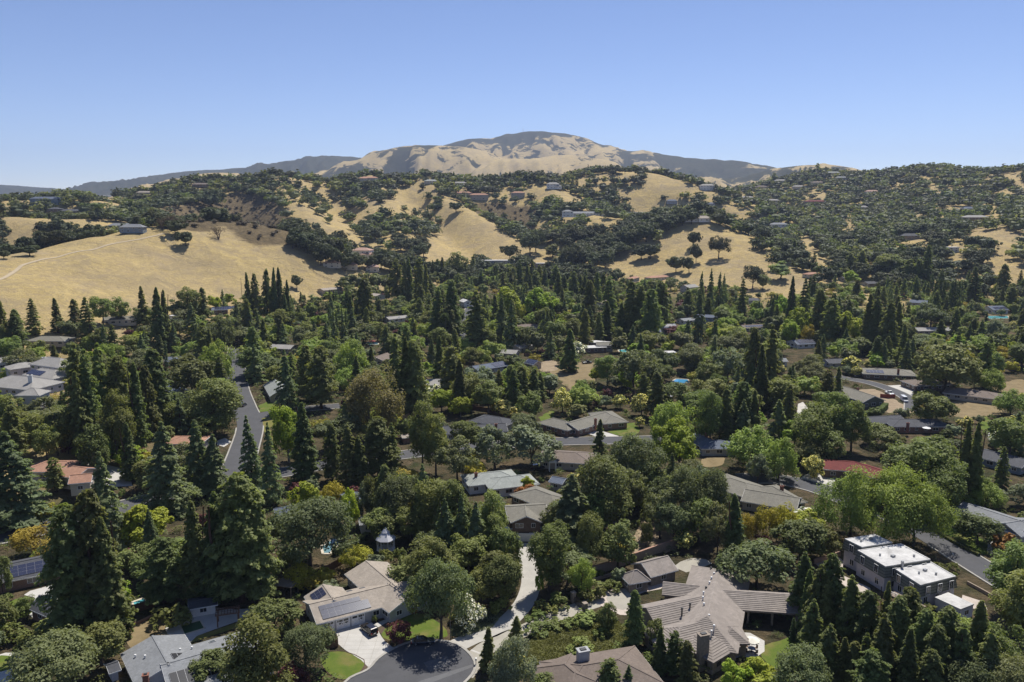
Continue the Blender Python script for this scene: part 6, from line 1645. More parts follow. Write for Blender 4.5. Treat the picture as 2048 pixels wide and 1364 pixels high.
hedge([(1866, 1062), (1920, 1094), (1958, 1113)], .9, .9, 'low clipped hedge along the east street lawn')
hedge([(1724, 836), (1760, 828), (1772, 816)], 2.0, 2.6, 'thick clipped hedge below the olive-roofed gabled house')
hedge([(608, 586), (640, 580), (672, 570)], 3.0, 3.0, 'tall dark hedge below the paddock')
for px in (395, 406, 417): 
    pass
def groundcover(name, px, n, hgt, leaf, code, label, seed=3, bump_=0.5):
    rng = np.random.default_rng(seed); pts = np.array([ground(*p)[:2] for p in px]); lo, hi = pts.min(0), pts.max(0)
    P = lo + rng.random((n * 3, 2)) * (hi - lo); P = P[inpoly(P[:, 0], P[:, 1], pts)][:n]
    z = hgt * (.25 + bump_ * 2 * fbm(P[:, 0] / 2.2, P[:, 1] / 2.2, seed, 3)) * (.75 + .3 * rng.random(len(P))) + H(P[:, 0], P[:, 1])
    C = np.column_stack([P, z]); N = np.array([0, 0, 1.0]) + rng.normal(0, .6, C.shape)
    me = crown_mesh(name, leaf_quads(C, N, leaf, rng), SPEC[code]['m'], rng, vnoise(P[:, 0] / 1.5, P[:, 1] / 1.5, 8) * .7 + .3 * rng.random(len(P)))
    o = bpy.data.objects.new(name, me); COL.objects.link(o); tag(o, label, None, None, 'stuff')
def inpoly(x, y, poly):
    x = np.asarray(x, float); y = np.asarray(y, float); r = np.zeros(x.shape, bool); n = len(poly); j = n - 1
    for i in range(n):
        xi, yi = poly[i][0], poly[i][1]; xj, yj = poly[j][0], poly[j][1]
        c = ((yi > y) != (yj > y)) & (x < (xj - xi) * (y - yi) / ((yj - yi) or 1e-9) + xi)
        r ^= c; j = i
    return r
groundcover('juniper_groundcover', [(1056, 1292), (1075, 1264), (1120, 1252), (1165, 1234), (1225, 1236), (1256, 1262), (1262, 1300), (1310, 1330), (1318, 1364), (1250, 1350), (1200, 1308), (1140, 1318), (1090, 1336), (1056, 1330)], 26000, .75, .22, 'B', 'spreading green juniper covering the bank below the gated driveway')
groundcover('dry_weeds', [(905, 1245), (960, 1215), (1010, 1225), (985, 1255), (925, 1275), (900, 1272)], 5000, .35, .14, 'G', 'pale dry weeds beside the long driveway', 5)
# ------------------------------------------------------------------ trees placed one by one (kind, x, top, foot, width in photo pixels)
TR = '''
R 150 1012 1285 105;R 192 980 1275 115;R 232 1035 1280 95;C 222 905 1110 105;O 118 1276 1400 150;B 205 1245 1330 88;B 53 1194 1236 38;B 6 1115 1192 36;B 2 1200 1272 60
S 30 1256 1286 58;S 62 1270 1302 50;S 8 1246 1282 46;S 100 1234 1264 62;S 84 1244 1270 40;A 68 1060 1114 88;L 288 1004 1100 88;B 276 1090 1150 66;R 330 1075 1205 75;B 302 1105 1170 56
R 395 1000 1198 85;R 440 985 1200 105;R 485 948 1202 110;R 522 1000 1200 80;S 345 1212 1248 62;C 335 845 1025 130;C 404 838 985 88;C 428 868 990 84;C 35 862 1045 145;C -12 880 1060 110
R 113 915 984 40;P 236 785 925 68;R 163 690 900 66;R 188 700 905 58;R 207 690 892 58;R 172 742 912 66;R 243 712 890 52;R 280 726 900 54;R 320 698 868 70;R 300 730 880 46;K 335 683 762 12
B 385 706 800 80;W 434 684 776 64;B 430 760 872 98;C 365 798 882 62;P 42 812 900 52;P 76 824 905 54;P 116 814 912 54;P 96 846 930 48;B 190 858 956 62;L 263 890 934 44
C 505 832 985 68;C 546 846 1010 58;C 575 700 826 58;R 616 690 802 54;R 642 692 818 54;L 578 806 925 64;R 612 806 968 76;R 665 848 962 42;R 700 850 976 50;R 722 872 976 42;R 757 834 960 66;R 786 846 955 42
E 740 738 880 108;W 703 688 766 72;R 743 692 756 32;R 792 668 830 48;R 812 674 832 44;R 834 680 832 50;R 904 693 790 46;G 962 735 802 70;R 1000 740 812 34;R 1022 730 812 36;R 1044 732 810 36;R 1066 736 806 34;R 1082 746 802 28
P 845 806 942 62;P 872 830 952 58;O 915 884 965 76;G 990 850 938 82;P 935 834 908 54;L 622 968 1052 60;A 662 965 1012 44;L 703 972 1066 34;B 750 944 1042 42;G 726 970 1050 38;O 798 944 1062 82
C 850 930 1072 78;P 882 950 1082 90;C 893 998 1130 78;C 955 1006 1132 78;P 822 1010 1084 60;O 620 1000 1143 152;B 768 1030 1086 60;B 965 1134 1216 56;B 1004 1112 1216 76;B 940 1150 1215 46;S 772 1094 1126 28;S 798 1100 1130 32;S 830 1106 1132 24
O 882 1128 1278 108;F 938 1194 1252 56;R 977 1254 1342 46;M 797 1244 1286 46;T 826 1212 1228 14;S 750 1230 1244 12;B 550 1194 1276 88;P 522 1235 1425 130;O 612 1250 1348 92;M 588 1322 1382 54;B 427 1304 1366 66;S 582 1100 1140 50;A 600 1132 1175 60;A 650 1140 1170 44;A 625 1146 1180 50
P 1098 1040 1182 82;B 1182 1030 1136 58;B 1235 1046 1136 76;W 1162 1116 1190 54;L 1080 1140 1190 18;C 1145 950 1086 128;B 1206 920 1062 112;O 1265 876 1002 100;W 1338 798 896 84;L 1358 836 956 80;G 1062 854 936 102;R 1198 838 912 36
O 1365 938 1062 82;O 1420 946 1062 72;W 1500 862 942 104;W 1556 884 962 76;Y 1625 912 956 44;G 1514 908 970 40;W 1700 958 1072 112;W 1765 938 1092 142;W 1826 968 1092 112;P 1830 866 1012 112;P 1882 904 1032 92;R 1918 838 1006 50;R 1944 844 1012 48
R 2002 894 976 34;B 1862 782 852 74;P 1625 794 916 82;P 1666 788 906 80;P 1702 800 902 60;R 1652 740 806 30;R 1674 734 802 30;Y 1700 712 746 36;B 1885 692 786 112;R 1965 684 776 36;R 1505 655 802 46;R 1536 650 802 46;R 1520 690 820 50;K 1575 735 802 16
P 1420 774 892 50;R 1450 774 888 46;R 1480 764 882 50;R 1507 780 882 46;Y 1125 778 826 42;Y 1282 790 832 42;B 1155 808 838 44;O 1268 700 790 82;P 1215 704 772 42;R 1138 658 744 50;B 1028 708 738 40;A 1050 985 1010 34;L 1056 950 985 32;T 1055 966 1000 40
R 1600 1102 1245 52;R 1630 1128 1290 52;R 1660 1108 1292 60;R 1690 1148 1312 56;R 1722 1178 1330 50;R 1787 1192 1366 62;R 1836 1216 1390 62;R 1882 1214 1400 72;R 1942 1198 1382 72;R 1680 1274 1392 46;R 1706 1284 1400 46;R 1724 1268 1400 42;R 1752 1250 1400 50;R 1645 1160 1300 44;R 1614 1140 1270 40;R 1762 1160 1330 36;R 1860 1250 1420 60
P 2022 1088 1232 100;P 2044 1148 1300 112;O 1604 1300 1422 114;O 1930 1308 1440 104;O 2002 1308 1450 112;L 1516 1314 1404 82;L 1470 1325 1410 60;O 1512 1088 1182 126;B 1600 1038 1122 88;B 1640 1050 1120 60;F 1612 1020 1054 76;A 1530 1020 1092 60;A 1566 1010 1084 56;T 2012 1070 1106 46;B 1955 1030 1088 80;P 1985 1240 1400 90
R 1270 1180 1290 42;R 1318 1254 1346 44;R 1346 1264 1352 44;R 1374 1280 1368 42;B 1215 1204 1262 40;R 1032 1232 1292 38;G 1024 1278 1402 84;R 1216 1318 1392 46;C 1256 1330 1392 42;B 1085 1352 1400 50;B 1312 1240 1300 30;K 1585 1236 1282 12;G 1238 1132 1170 28;S 1190 1164 1186 50;S 1222 1158 1180 40;S 1120 1190 1216 46;S 1092 1204 1226 40;S 1070 1224 1246 40;S 1172 1180 1202 40
S 1080 1248 1268 50;S 1110 1240 1258 46;S 1170 1224 1244 60;S 1140 1236 1256 40;S 1160 1288 1312 60;B 1200 1170 1198 28;S 1296 1308 1336 40
R 70 597 669 34;R 117 596 666 36;R 12 600 692 36;R 38 618 692 34;R 152 598 672 32;R 180 595 692 40;P 206 588 652 42;P 242 592 652 34;R 290 572 662 36;R 318 575 702 46;R 334 580 700 34;P 378 570 642 38;R 408 575 642 26;C 386 606 692 54;O 440 640 722 54;L 430 590 620 30;L 455 586 612 26
R 500 545 642 26;R 514 547 642 24;R 536 538 642 26;R 549 535 642 26;R 564 535 642 30;R 578 560 650 24;O 594 550 578 24;R 730 556 660 48;R 796 518 602 26;R 810 520 606 24;R 822 516 606 28;R 840 515 610 28;R 852 530 616 26;R 866 520 562 14;R 875 518 562 14;R 884 514 562 15;B 917 507 562 44;R 946 512 554 16
R 906 560 682 44;R 872 575 682 40;R 953 583 706 58;C 1002 590 692 50;C 1022 600 702 44;K 660 618 682 7;K 668 622 684 7;K 676 620 684 7;K 686 616 684 8;K 694 620 684 7;N 740 648 692 22;N 890 618 690 20;N 748 656 690 18;L 1020 580 650 60;L 1070 580 640 52;L 1088 590 640 40
R 1040 520 582 20;R 1053 524 582 18;R 1065 517 582 21;R 1079 530 582 20;R 1091 535 582 18;R 1115 545 602 30;R 1148 543 602 24;R 1168 550 602 20;R 1195 544 612 26;R 1218 556 662 42;R 1262 558 682 46;R 1283 570 682 42;R 1302 578 692 44;R 1322 562 662 42;R 1214 602 680 42;R 1241 605 682 42;R 1180 560 650 36
C 1396 578 682 38;C 1400 543 632 26;C 1419 538 632 30;C 1437 545 626 28;C 1446 548 622 24;R 1481 558 642 27;R 1580 553 662 34;R 1606 558 652 34;R 1636 578 682 44;R 1662 598 692 40;R 1735 588 702 50;R 1752 594 706 46;R 1772 600 712 50;R 1792 604 702 40;K 1868 560 632 12;K 1876 558 632 12;K 1884 560 632 12;K 1896 562 630 12;K 1904 560 630 12;K 1912 562 630 12
K 1540 590 640 9;K 1546 588 640 9;K 1552 589 640 9;R 1945 534 612 36;R 2000 528 606 36;R 2042 650 702 42;R 1850 490 572 22;R 1836 518 572 28;R 1815 518 572 28;P 1786 508 552 42;P 1764 505 552 32;R 1700 505 548 22;R 1722 500 546 24;R 1628 505 545 18;R 1588 480 520 24;M 1342 652 668 36;M 1364 600 625 28
P 1560 520 560 46;O 1505 530 578 40;O 1525 548 580 30;L 1590 620 680 46;L 1580 640 690 36;A 1615 650 690 26;G 1540 700 760 40;L 1392 704 745 34;C 1400 722 770 34;C 1440 690 760 48;G 1455 700 770 60;O 1380 690 745 60;O 1320 700 760 60;O 1300 660 700 50;O 1170 760 800 44;G 1100 752 790 50;P 1290 660 708 40;B 1275 650 690 46;B 1240 672 706 40
F 1150 684 706 40;F 1160 690 708 30;F 870 770 790 34;F 1330 776 792 24;F 1602 834 860 44;F 1995 860 892 44;Y 1010 800 838 44;Y 1240 790 818 28;B 1110 640 690 36;O 1075 665 705 46;A 1040 610 650 24;T 1065 612 640 12;B 1040 655 700 40
L 1750 640 700 40;L 1690 620 690 44;O 1860 610 660 60;O 1800 640 690 50;L 1910 670 720 34;C 1960 640 700 44;G 1990 640 690 44;R 1880 640 690 40;B 1930 560 600 50;O 1560 500 540 40;L 1560 590 640 36;L 1700 540 570 34
O 372 461 492 36;D 437 448 479 40;O 912 403 425 27;B 1105 488 516 34;O 1020 488 520 36;O 95 440 482 40;O 130 440 478 50;O 80 462 494 28;O 60 490 512 40;O 8 500 518 22;O 350 440 470 40;O 420 380 420 50;D 345 425 462 40;D 325 430 460 30
O 1437 474 518 40;O 1386 462 494 28;O 1392 490 526 26;O 1378 512 546 26;O 1300 488 518 40;O 1282 490 520 36;O 1210 504 536 40;O 1352 512 545 38
O 1060 468 512 42;O 1072 462 506 36;O 1150 456 490 40;O 1180 450 486 40;O 1200 446 474 34;O 1135 470 500 30
'''
TR += '''P 905 958 1092 82;C 925 990 1122 62;P 985 985 1110 72;B 1012 1058 1150 60;O 1320 985 1078 72;O 1345 1008 1088 62;B 1292 1040 1096 24;L 1364 1024 1082 32;R 1470 988 1126 66;O 1434 1018 1112 62;A 1496 1028 1092 42;B 1400 998 1086 62
O 1250 938 1032 72;P 1186 984 1076 62;B 1300 928 1012 62;O 1330 950 1040 70;G 1390 930 1010 60;P 760 1010 1080 60;B 905 1040 1120 50;O 870 1060 1125 60;P 990 1030 1130 60;B 1120 1000 1080 60;S 1000 1190 1225 40;S 915 1225 1248 36
R 1760 1228 1420 62;R 1802 1258 1440 62;R 1910 1248 1420 64;R 1962 1256 1430 64;R 1812 1178 1332 50;R 1650 1248 1382 52;R 1740 1300 1440 60;R 1845 1300 1450 60;R 1620 1200 1330 50
O 695 552 585 40;O 720 548 585 44;O 750 545 582 44;O 775 548 585 40;B 705 575 605 36;O 740 570 605 40;V 592 456 494 34;V 612 468 506 36;V 632 480 521 36;V 652 486 531 34;V 672 494 538 34;V 702 496 536 36;V 718 508 538 30;V 738 510 540 32;V 762 500 538 36;V 690 506 542 30;V 642 496 531 30;V 605 450 486 34;V 780 503 541 36;V 660 474 506 34;V 680 478 511 36
'''
PLANT_PX = []
for row in TR.replace('\n', ';').split(';'):
    if row.strip():
        a = row.split(); PLANT_PX.append((a[0], *map(float, a[1:])))
for t in PLANT_PX:
    if t[0] == 'R' and t[1] > 1560 and t[3] > 1230: t = (*t[:4], t[4] * 1.3)
    tree_px('V' if t[0] == 'O' and t[3] < 580 else t[0], *t[1:])
N_HAND = len(TREES)
# the diagonal band of oaks on the golden hill
for k in range(17):
    f = k / 16; tree_px('V', 1385 - 250 * f + random.uniform(-6, 6), 445 + 80 * f - 24 - 6 * f + random.uniform(-4, 4), 446 + 88 * f + random.uniform(-3, 5), 30 + 14 * f)
for k in range(14):
    f = k / 13; tree_px('V', 1370 - 230 * f + random.uniform(-6, 6), 432 + 76 * f - 16 + random.uniform(-4, 4), 440 + 84 * f + random.uniform(-3, 3), 28 + 10 * f)
# skyline redwoods
for k, (px, py) in enumerate([(880, 366), (888, 365), (908, 366), (917, 364), (958, 366), (966, 366), (975, 365), (990, 366), (1002, 364), (1012, 366), (1020, 364), (1030, 363), (1040, 366), (1052, 366), (1062, 366), (1078, 367), (1120, 368), (1128, 367), (1136, 368), (1146, 368), (1153, 370), (1548, 368), (1600, 352), (1610, 352), (1620, 350), (1634, 350)]):
    tree_px('R', px, py - random.uniform(16, 24), py, random.uniform(10, 13))

# ------------------------------------------------------------------ scattered trees
CLEAR = [  # bare dry-grass slopes in the picture: no scattered oak stands there
 [(0, 520), (140, 500), (235, 478), (330, 458), (400, 448), (455, 450), (520, 470), (580, 500), (640, 535), (690, 562), (676, 590), (560, 600), (400, 610), (0, 690)],
 [(0, 430), (115, 436), (100, 470), (60, 512), (0, 515)], [(150, 440), (215, 442), (215, 470), (130, 500), (120, 480)],
 [(874, 398), (920, 404), (960, 430), (1048, 486), (1040, 522), (1010, 532), (846, 548), (836, 534), (868, 482), (884, 430)],
 [(1058, 374), (1112, 380), (1182, 406), (1176, 414), (1110, 412), (1074, 400)], [(1284, 344), (1345, 357), (1456, 396), (1452, 408), (1380, 400), (1325, 384), (1296, 364)],
 [(1388, 444), (1442, 462), (1562, 525), (1650, 582), (1600, 588), (1480, 575), (1230, 565), (1150, 552), (1200, 530), (1300, 490), (1376, 456)],
 [(1040, 486), (1128, 505), (1135, 545), (1030, 530)], [(1160, 438), (1240, 440), (1240, 466), (1180, 470)],
 [(1846, 366), (1870, 372), (1898, 396), (1870, 398)], [(1780, 488), (1860, 488), (1862, 512), (1782, 512)], [(1940, 456), (2048, 470), (2048, 502), (1990, 505), (1935, 482)], [(1588, 480), (1636, 486), (1634, 512), (1598, 520)],
 [(1686, 430), (1706, 428), (1706, 462), (1686, 474)], [(1965, 410), (2010, 420), (2006, 440), (1975, 432)], [(1998, 346), (2048, 350), (2048, 372), (2010, 366)],
 [(1620, 527), (1670, 530), (1668, 546), (1622, 546)], [(180, 395), (250, 402), (262, 430), (215, 425)], [(560, 380), (590, 388), (580, 412), (560, 405)], [(650, 400), (700, 415), (690, 450), (655, 440)], [(660, 440), (700, 460), (690, 490), (662, 480)]]
NOTREE = [  # parts of the picture where a scattered valley tree may not reach up
 [(0, 520), (330, 458), (455, 450), (640, 535), (690, 562), (690, 566), (600, 572), (480, 566), (400, 580), (300, 585), (180, 600), (0, 612)],
 [(850, 420), (1045, 486), (1030, 522), (850, 545)], [(1040, 486), (1128, 505), (1140, 530), (1040, 520)], [(1388, 444), (1646, 580), (1600, 586), (1490, 574), (1420, 558), (1240, 548), (1230, 536), (1300, 490)]]
SPARSE = [[(640, 380), (880, 380), (880, 540), (650, 520)], [(1380, 350), (1250, 350), (1200, 400), (1330, 420)], [(560, 380), (640, 380), (640, 450), (560, 430)], [(1840, 360), (2048, 360), (2048, 520), (1880, 500)], [(1120, 430), (1260, 430), (1200, 540), (1060, 500)]]
BROWN = [[(430, 385), (540, 400), (575, 470), (520, 485), (450, 440)], [(935, 405), (1065, 420), (1060, 462), (1000, 448)], [(330, 420), (430, 400), (450, 440), (400, 455), (340, 455)]]
def covered(x, y, polys):
    r = np.zeros(np.shape(x), bool)
    for p in polys: r |= inpoly(x, y, p)
    return r
rng = np.random.default_rng(5)
for poly in BROWN:                                     # dark soil under the scrub of the gullies
    xs = [p[0] for p in poly]; ys = [p[1] for p in poly]
    for bx in np.arange(min(xs), max(xs), 14):
        for by in np.arange(min(ys), max(ys), 9):
            if inpoly(np.array([bx]), np.array([by]), poly)[0]:
                g_ = ground(bx, by)
                if g_: SCRUB.append((g_[0], g_[1], 20.0))
# --- hills
n = 42000
az = np.radians(rng.uniform(-35, 35, n)); d = np.sqrt(rng.uniform(780 ** 2, 2250 ** 2, n))
X, Y = d * np.sin(az), d * np.cos(az); Z = H(X, Y)
px, py = project(X, Y, Z)
ok = (Z > 4) & (px > -60) & (px < 2110)
# facing the camera: ground visible at that pixel
X, Y, Z, px, py, d = [a[ok] for a in (X, Y, Z, px, py, d)]
dens = 0.10 + 0.9 * (fbm(X / 85, Y / 85, 77, 4) > 0.425)
dens = np.where(px > 1420, dens * 1.6, dens)
dens = np.where((px < 640) & (py > 380), dens * 1.5, dens)
dens = np.where(covered(px, py, SPARSE), dens * 0.55, dens)
ss = np.linspace(.4, .99, 50)[:, None]
occ = (H((X[None] * ss).ravel(), (Y[None] * ss).ravel()).reshape(50, -1) > CAMZ + (Z[None] - CAMZ) * ss + .5).any(0)   # foot hidden behind a nearer rise
dens = np.where(covered(px, py, CLEAR) & ~occ, 0, np.where(occ, .9, dens))
dens = np.where(covered(px, py, BROWN), 0.9, dens)
keep = rng.random(len(X)) < dens
X, Y, Z, px, py, d = [a[keep] for a in (X, Y, Z, px, py, d)]
brown = covered(px, py, BROWN)
cell = set(); hill = []
kp = np.array([(k[0], k[1], k[2]) for k in KEEP] + [(p[0], p[1], 14.0) for p in LAND])
for i in range(len(X)):
    c = (int(X[i] / 12), int(Y[i] / 12))
    if c in cell: continue
    if (np.hypot(kp[:, 0] - X[i], kp[:, 1] - Y[i]) < kp[:, 2]).any(): continue
    hh = rng.uniform(8.5, 17)
    if brown[i]: hh = rng.uniform(3, 6)
    # houses stay in view
    t = project(X[i], Y[i], Z[i] + hh)[1]
    if any(q[0] - 3 < px[i] < q[2] + 3 and t < q[3] - 2 and py[i] > q[1] and Y[i] < q[4] for q in PROT if q[4] > 700): continue
    # is its top in sight at all?
    s = np.linspace(.35, .985, 60); zz = CAMZ + (Z[i] + hh - CAMZ) * s
    if (H(X[i] * s, Y[i] * s) > zz).any(): continue
    cell.add(c); hill.append((X[i], Y[i], Z[i], hh, hh * rng.uniform(1.15, 1.7), d[i], bool(brown[i])))
for (x, y, z, hh, ww, dd_, br) in hill: pass
# --- valley
val = []
taken = [(t[1], t[2], t[5] * .5) for t in TREES]
n = 34000
az = np.radians(rng.uniform(-36, 36, n)); d = np.sqrt(rng.uniform(135 ** 2, 1000 ** 2, n))
X, Y = d * np.sin(az), d * np.cos(az); Z = H(X, Y); px, py = project(X, Y, Z)
ok = (Z < 12) & (px > -120) & (px < 2170) & (py < 1480)
ok &= ~covered(X, Y, KEEPPOLY) & ~covered(px, py, CLEAR[:1] + CLEAR[3:4] + CLEAR[6:8])
X, Y, Z, px, py, d = [a[ok] for a in (X, Y, Z, px, py, d)]
TK = np.zeros((6000, 3)); nt_ = 0
for t in taken: TK[nt_] = t; nt_ += 1
KP = np.array(KEEP)
PR = np.array(PROT); _w = PR[:, 2] - PR[:, 0]; _h = PR[:, 3] - PR[:, 1]; _k = PR[:, 4] > 290; PR[:, 0] += _w * .14 * _k; PR[:, 2] -= _w * .14 * _k; PR[:, 3] -= _h * .35 * _k; NT = [np.array(p) for p in NOTREE]
hue = fbm(X / 60, Y / 60, 55, 2)
CNT = {}
MIX = [('R', .22), ('C', .06), ('P', .11), ('O', .22), ('B', .21), ('L', .06), ('W', .03), ('G', .05), ('A', .02), ('Y', .01), ('M', .01)]
HT = dict(R=(14, 26), C=(13, 20), P=(11, 17), O=(8, 13), B=(6, 12), L=(7, 12), W=(8, 12), G=(5, 8), A=(4, 6), Y=(4, 6), M=(4, 5), S=(1.2, 2.6), F=(2, 3.5), T=(1, 2))
def try_plant(i, code, h, w, tight):
    global nt_
    r = w / 2
    if (np.hypot(TK[:nt_, 0] - X[i], TK[:nt_, 1] - Y[i]) < (TK[:nt_, 2] + r) * tight).any(): return False
    if (np.hypot(KP[:, 0] - X[i], KP[:, 1] - Y[i]) < KP[:, 2] * .8 + r * .4).any(): return False
    f = Y[i] * CP - (Z[i] + h * .5 - CAMZ) * SP; wp = r * FPX / f * .8
    ty = project(X[i], Y[i], Z[i] + h)[1]
    m = (PR[:, 4] > Y[i] - 2) & (PR[:, 0] < px[i] + wp) & (PR[:, 2] > px[i] - wp) & (PR[:, 1] < py[i]) & (PR[:, 3] > ty)
    if m.any(): return False
    if any(inpoly(np.array([px[i]]), np.array([ty]), p)[0] for p in NT): return False
    TK[nt_] = (X[i], Y[i], r); nt_ += 1
    plant(code, X[i], Y[i], Z[i], h, w); CNT[code] = CNT.get(code, 0) + 1
    return True
codes = [m[0] for m in MIX]; pr = np.array([m[1] for m in MIX]); pr /= pr.sum()
for i in range(len(X)):
    if nt_ > 4500: break
    code = codes[rng.choice(len(codes), p=pr)]
    if hue[i] > .5 and code in 'BL' and rng.random() < .5: code = 'R'
    if CNT.get(code, 0) >= 200: continue
    lo, hi = HT[code]; h = rng.uniform(lo, hi)
    if d[i] > 560: h *= .9
    w = h * SPEC[code]['wh'] * rng.uniform(1.0, 1.4)
    if not try_plant(i, code, h, w, .44) and code in 'RPOC':
        h2_ = rng.uniform(3.5, 6.5); cd = 'B' if rng.random() < .6 else 'G'
        if CNT.get(cd, 0) < 200: try_plant(i, cd, h2_, h2_ * 1.1, .55)
# garden shrubs in what is left
for i in range(len(X) - 1, -1, -1):
    if CNT.get('S', 0) + CNT.get('F', 0) > 250 or nt_ > 5800: break
    if d[i] > 420 or rng.random() < .3: continue
    code = 'S' if rng.random() < .93 else 'F'
    lo, hi = HT[code]; h = rng.uniform(lo, hi); try_plant(i, code, h, h * rng.uniform(1.0, 1.6), .75)
# hill oaks: the largest in the picture one by one, the rest as woodland
hill.sort(key=lambda t: -t[3] / t[5])
indiv = [t for t in hill if not t[6]][:290]
ids = {id(t) for t in indiv}
for t in indiv: plant('V', *t[:5])
rest = [t for t in hill if id(t) not in ids]
def mass(name, items, code, label, nvar=6, per=70, leaf=.10, lift=.2, core=True):
    """many far trees as one mesh of leaf clumps"""
    q = LOD[2]; Vs = []; Ts = []; base = []
    r = np.random.default_rng(9)
    for k in range(nvar):
        V, t, c = clump_quads(r, 1, .5, .42, .56, 14, max(2, per // 14), .42, leaf, .8, -.6, .6, .5, 0.0, .15); K = core_quads(r, .34, .30, .52, 6, 3)[:None if core else 0]; base.append((np.concatenate([V, K]), np.concatenate([t, np.full(len(K) // 4, .3)])))
    for (x, y, z, h, w, dd_, br) in items:
        V, t = base[r.integers(nvar)]; a = r.random() * 6.28; c, s = math.cos(a), math.sin(a)
        P = np.empty_like(V); P[:, 0] = (V[:, 0] * c - V[:, 1] * s) * w + x; P[:, 1] = (V[:, 0] * s + V[:, 1] * c) * w + y; P[:, 2] = V[:, 2] * h + z - lift * h
        Vs.append(P); Ts.append(np.clip(t * .3 + .85 * r.random() ** 1.3 - .05, 0, 1))
    if not Vs: return
    me = crown_mesh(name, np.concatenate(Vs), SPEC[code]['m'], r, np.concatenate(Ts))
    o = bpy.data.objects.new(name, me); COL.objects.link(o); tag(o, label, None, None, 'stuff')
wood = [t for t in rest if not t[6]]
for k, (cd, what) in enumerate((('V', 'dark evergreen oak woodland'), ('O', 'paler grey-green oaks mixed through the woodland'), ('P', 'olive green trees mixed through the woodland'))):
    part = [t for j, t in enumerate(wood) if (2, 2, 2, 0, 1)[(j * 3) % 5] == (2, 0, 1)[k]]
    mass('oak_woodland', [t for t in part if t[5] < 1350], cd, what + ' on the nearer slopes', 8, 112, .10, .06)
    mass('oak_woodland', [t for t in part if t[5] >= 1350], cd, what + ' on the far slopes and ridges', 8, 56, .135, .06)
mass('brown_scrub', [t for t in rest if t[6]], 'U', 'grey-brown dry scrub filling the steep gullies', 6, 60)

# undergrowth between the trees
n = 17000
az = np.radians(rng.uniform(-36, 36, n)); d = np.sqrt(rng.uniform(135 ** 2, 900 ** 2, n))
X, Y = d * np.sin(az), d * np.cos(az); Z = H(X, Y)
ok = (Z < 8) & ~covered(X, Y, KEEPPOLY)
px, py = project(X, Y, Z)
ok &= ~covered(px, py, CLEAR[:1] + CLEAR[3:4] + CLEAR[6:8]) & (fbm(X / 25, Y / 25, 91, 3) > .40)
for k in KEEP: ok &= np.hypot(X - k[0], Y - k[1]) > k[2]
X, Y, Z, d = [a[ok] for a in (X, Y, Z, d)]
und = [(X[i], Y[i], Z[i], (hh := rng.uniform(.8, 2.6)), hh * rng.uniform(1.3, 2.2), d[i], False) for i in range(len(X))]
for k, (cd, what) in enumerate((('B', 'mid green'), ('S', 'yellowish green'), ('O', 'dark grey-green'))):
    mass('garden_undergrowth', [t for t in und[k::3] if t[5] < 330], cd, what + ' undergrowth between the gardens and drives', 6, 112, .056, core=False)
    mass('garden_undergrowth', [t for t in und[k::3] if t[5] >= 330], cd, what + ' undergrowth between the farther valley trees', 6, 28, .12, core=False)
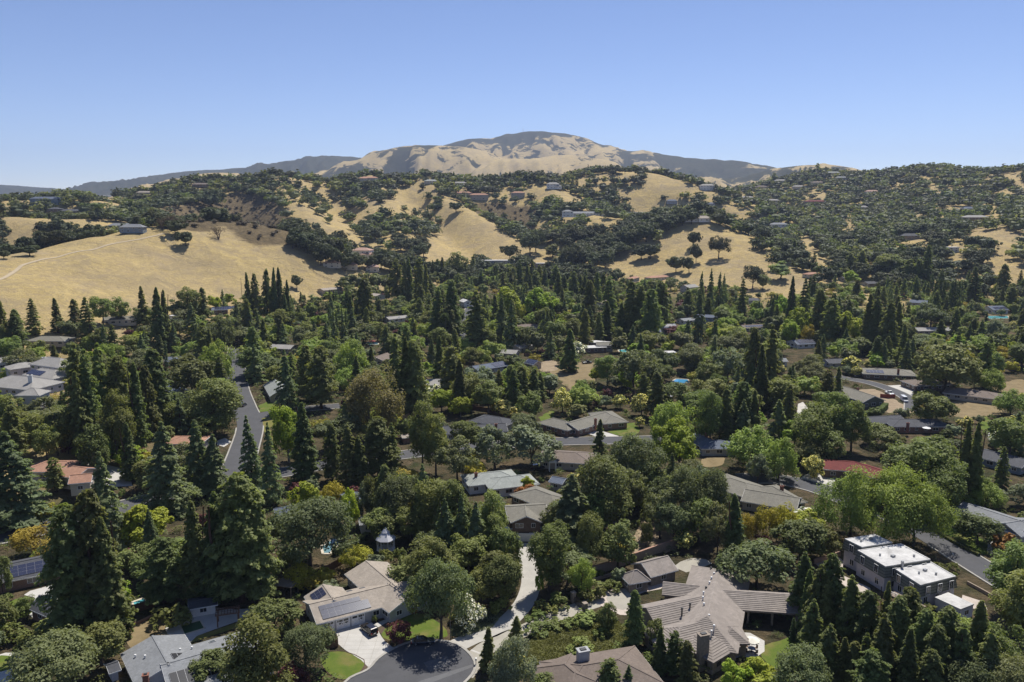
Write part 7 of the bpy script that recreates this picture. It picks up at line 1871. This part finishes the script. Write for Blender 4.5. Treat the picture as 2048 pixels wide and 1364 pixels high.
# ------------------------------------------------------------------ labels: kind, size and the nearest landmark
LP = np.array([(l[0], l[1]) for l in LAND])
def the(p): return p if p.startswith('the ') else 'the ' + p
def cut(p):
    w = p.split(); return ' '.join(w[:9])
def zone(x, y, z):
    ppx, ppy = project(x, y, z)
    return ppx, ppy
PREP = set('with among beside behind by below under above at of on in between hidden across along running carrying whose over through before'.split())
def short(p):
    out = []
    for wd in the(p).split():
        if wd in PREP or len(out) == 6: break
        out.append(wd)
    return ' '.join(out)
def trim(s):
    ws = s.split()[:16]
    while ws[-1] in PREP or ws[-1] in ('and', 'the', 'a', 'an', 'to', 'from', 'its', 'white', 'grey', 'pale', 'dark', 'three', 'two', 'long', 'tall', 'small', 'red', 'blue'): ws.pop()
    return ' '.join(ws)
LAB = []
for t in TREES:
    code, x, y, z, h, w, hp, label = t
    dl = np.hypot(LP[:, 0] - x, LP[:, 1] - y); o_ = np.argsort(dl)[:6]; k = int(o_[0]); dist = float(dl[k])
    k2 = next((int(j) for j in o_[1:] if short(LAND[int(j)][2]) != short(LAND[k][2])), k)
    adj = SPEC[code]['adj']
    if code == 'R': adj = ('towering ' if h > 25 else 'tall ' if h > 18 else 'medium-sized ' if h > 12 else 'young ') + 'dark green redwood'
    elif code in 'OVBPCLG': adj = ('large ' if h > 12 else '' if h > 8 else 'small ') + adj
    rel = ' beside ' if dist < 16 else ' near '
    if dist > 45:
        dz = z - float(H(np.array([LAND[k][0]]), np.array([LAND[k][1]]))[0])
        rel = ' uphill from ' if dz > 4 else ' downhill from ' if dz < -4 else ' some way from '
    LAB.append([trim(adj + rel + the(LAND[k][2])), trim(adj + rel + short(LAND[k][2]) + ', towards ' + short(LAND[k2][2])), h])
def sets(col):
    r = {}
    for i, l in enumerate(LAB): r.setdefault(l[col], []).append(i)
    return r
for lab, m in sets(0).items():                         # several alike near one landmark: name the next landmark too
    if len(m) > 1:
        for i in m: LAB[i][0] = LAB[i][1]
for lab, m in sets(0).items():                         # still two or three alike: tell them apart by height
    m.sort(key=lambda i: -LAB[i][2])
    gap = all(LAB[m[j]][2] > LAB[m[j + 1]][2] * 1.05 for j in range(len(m) - 1))
    if len(m) in (2, 3) and gap:
        for i, wd in zip(m, ('taller', 'shorter') if len(m) == 2 else ('tallest', 'middle-height', 'shortest')): LAB[i][0] = trim(wd + ' ' + LAB[i][0])
for t, l in zip(TREES, LAB):
    emit_tree(*t[:7], l[0], l[0])
print('TREES', len(TREES), 'hand', N_HAND, 'hill', len(hill), 'rest', len(rest), CNT, {c: sum(1 for t in TREES if t[0] == c) for c in SPEC})

build_ground()
# ------------------------------------------------------------------ the air
HZ = bpy.data.materials.new('air'); HZ.use_nodes = True
nt = HZ.node_tree; nt.nodes.remove(nt.nodes['Principled BSDF'])
pv = nt.nodes.new('ShaderNodeVolumePrincipled'); pv.inputs['Color'].default_value = (.62, .74, 1.0, 1); pv.inputs['Density'].default_value = HAZE; pv.inputs['Anisotropy'].default_value = 0.2
nt.links.new(pv.outputs[0], nt.nodes['Material Output'].inputs['Volume'])
if HAZE > 0:
    mb = MB(); mb.box((0, 0, 399), (22800, 22800, 802)); o = mb.build('haze', [HZ]); tag(o, 'thin blue summer haze filling the valley air', None, None, 'stuff')
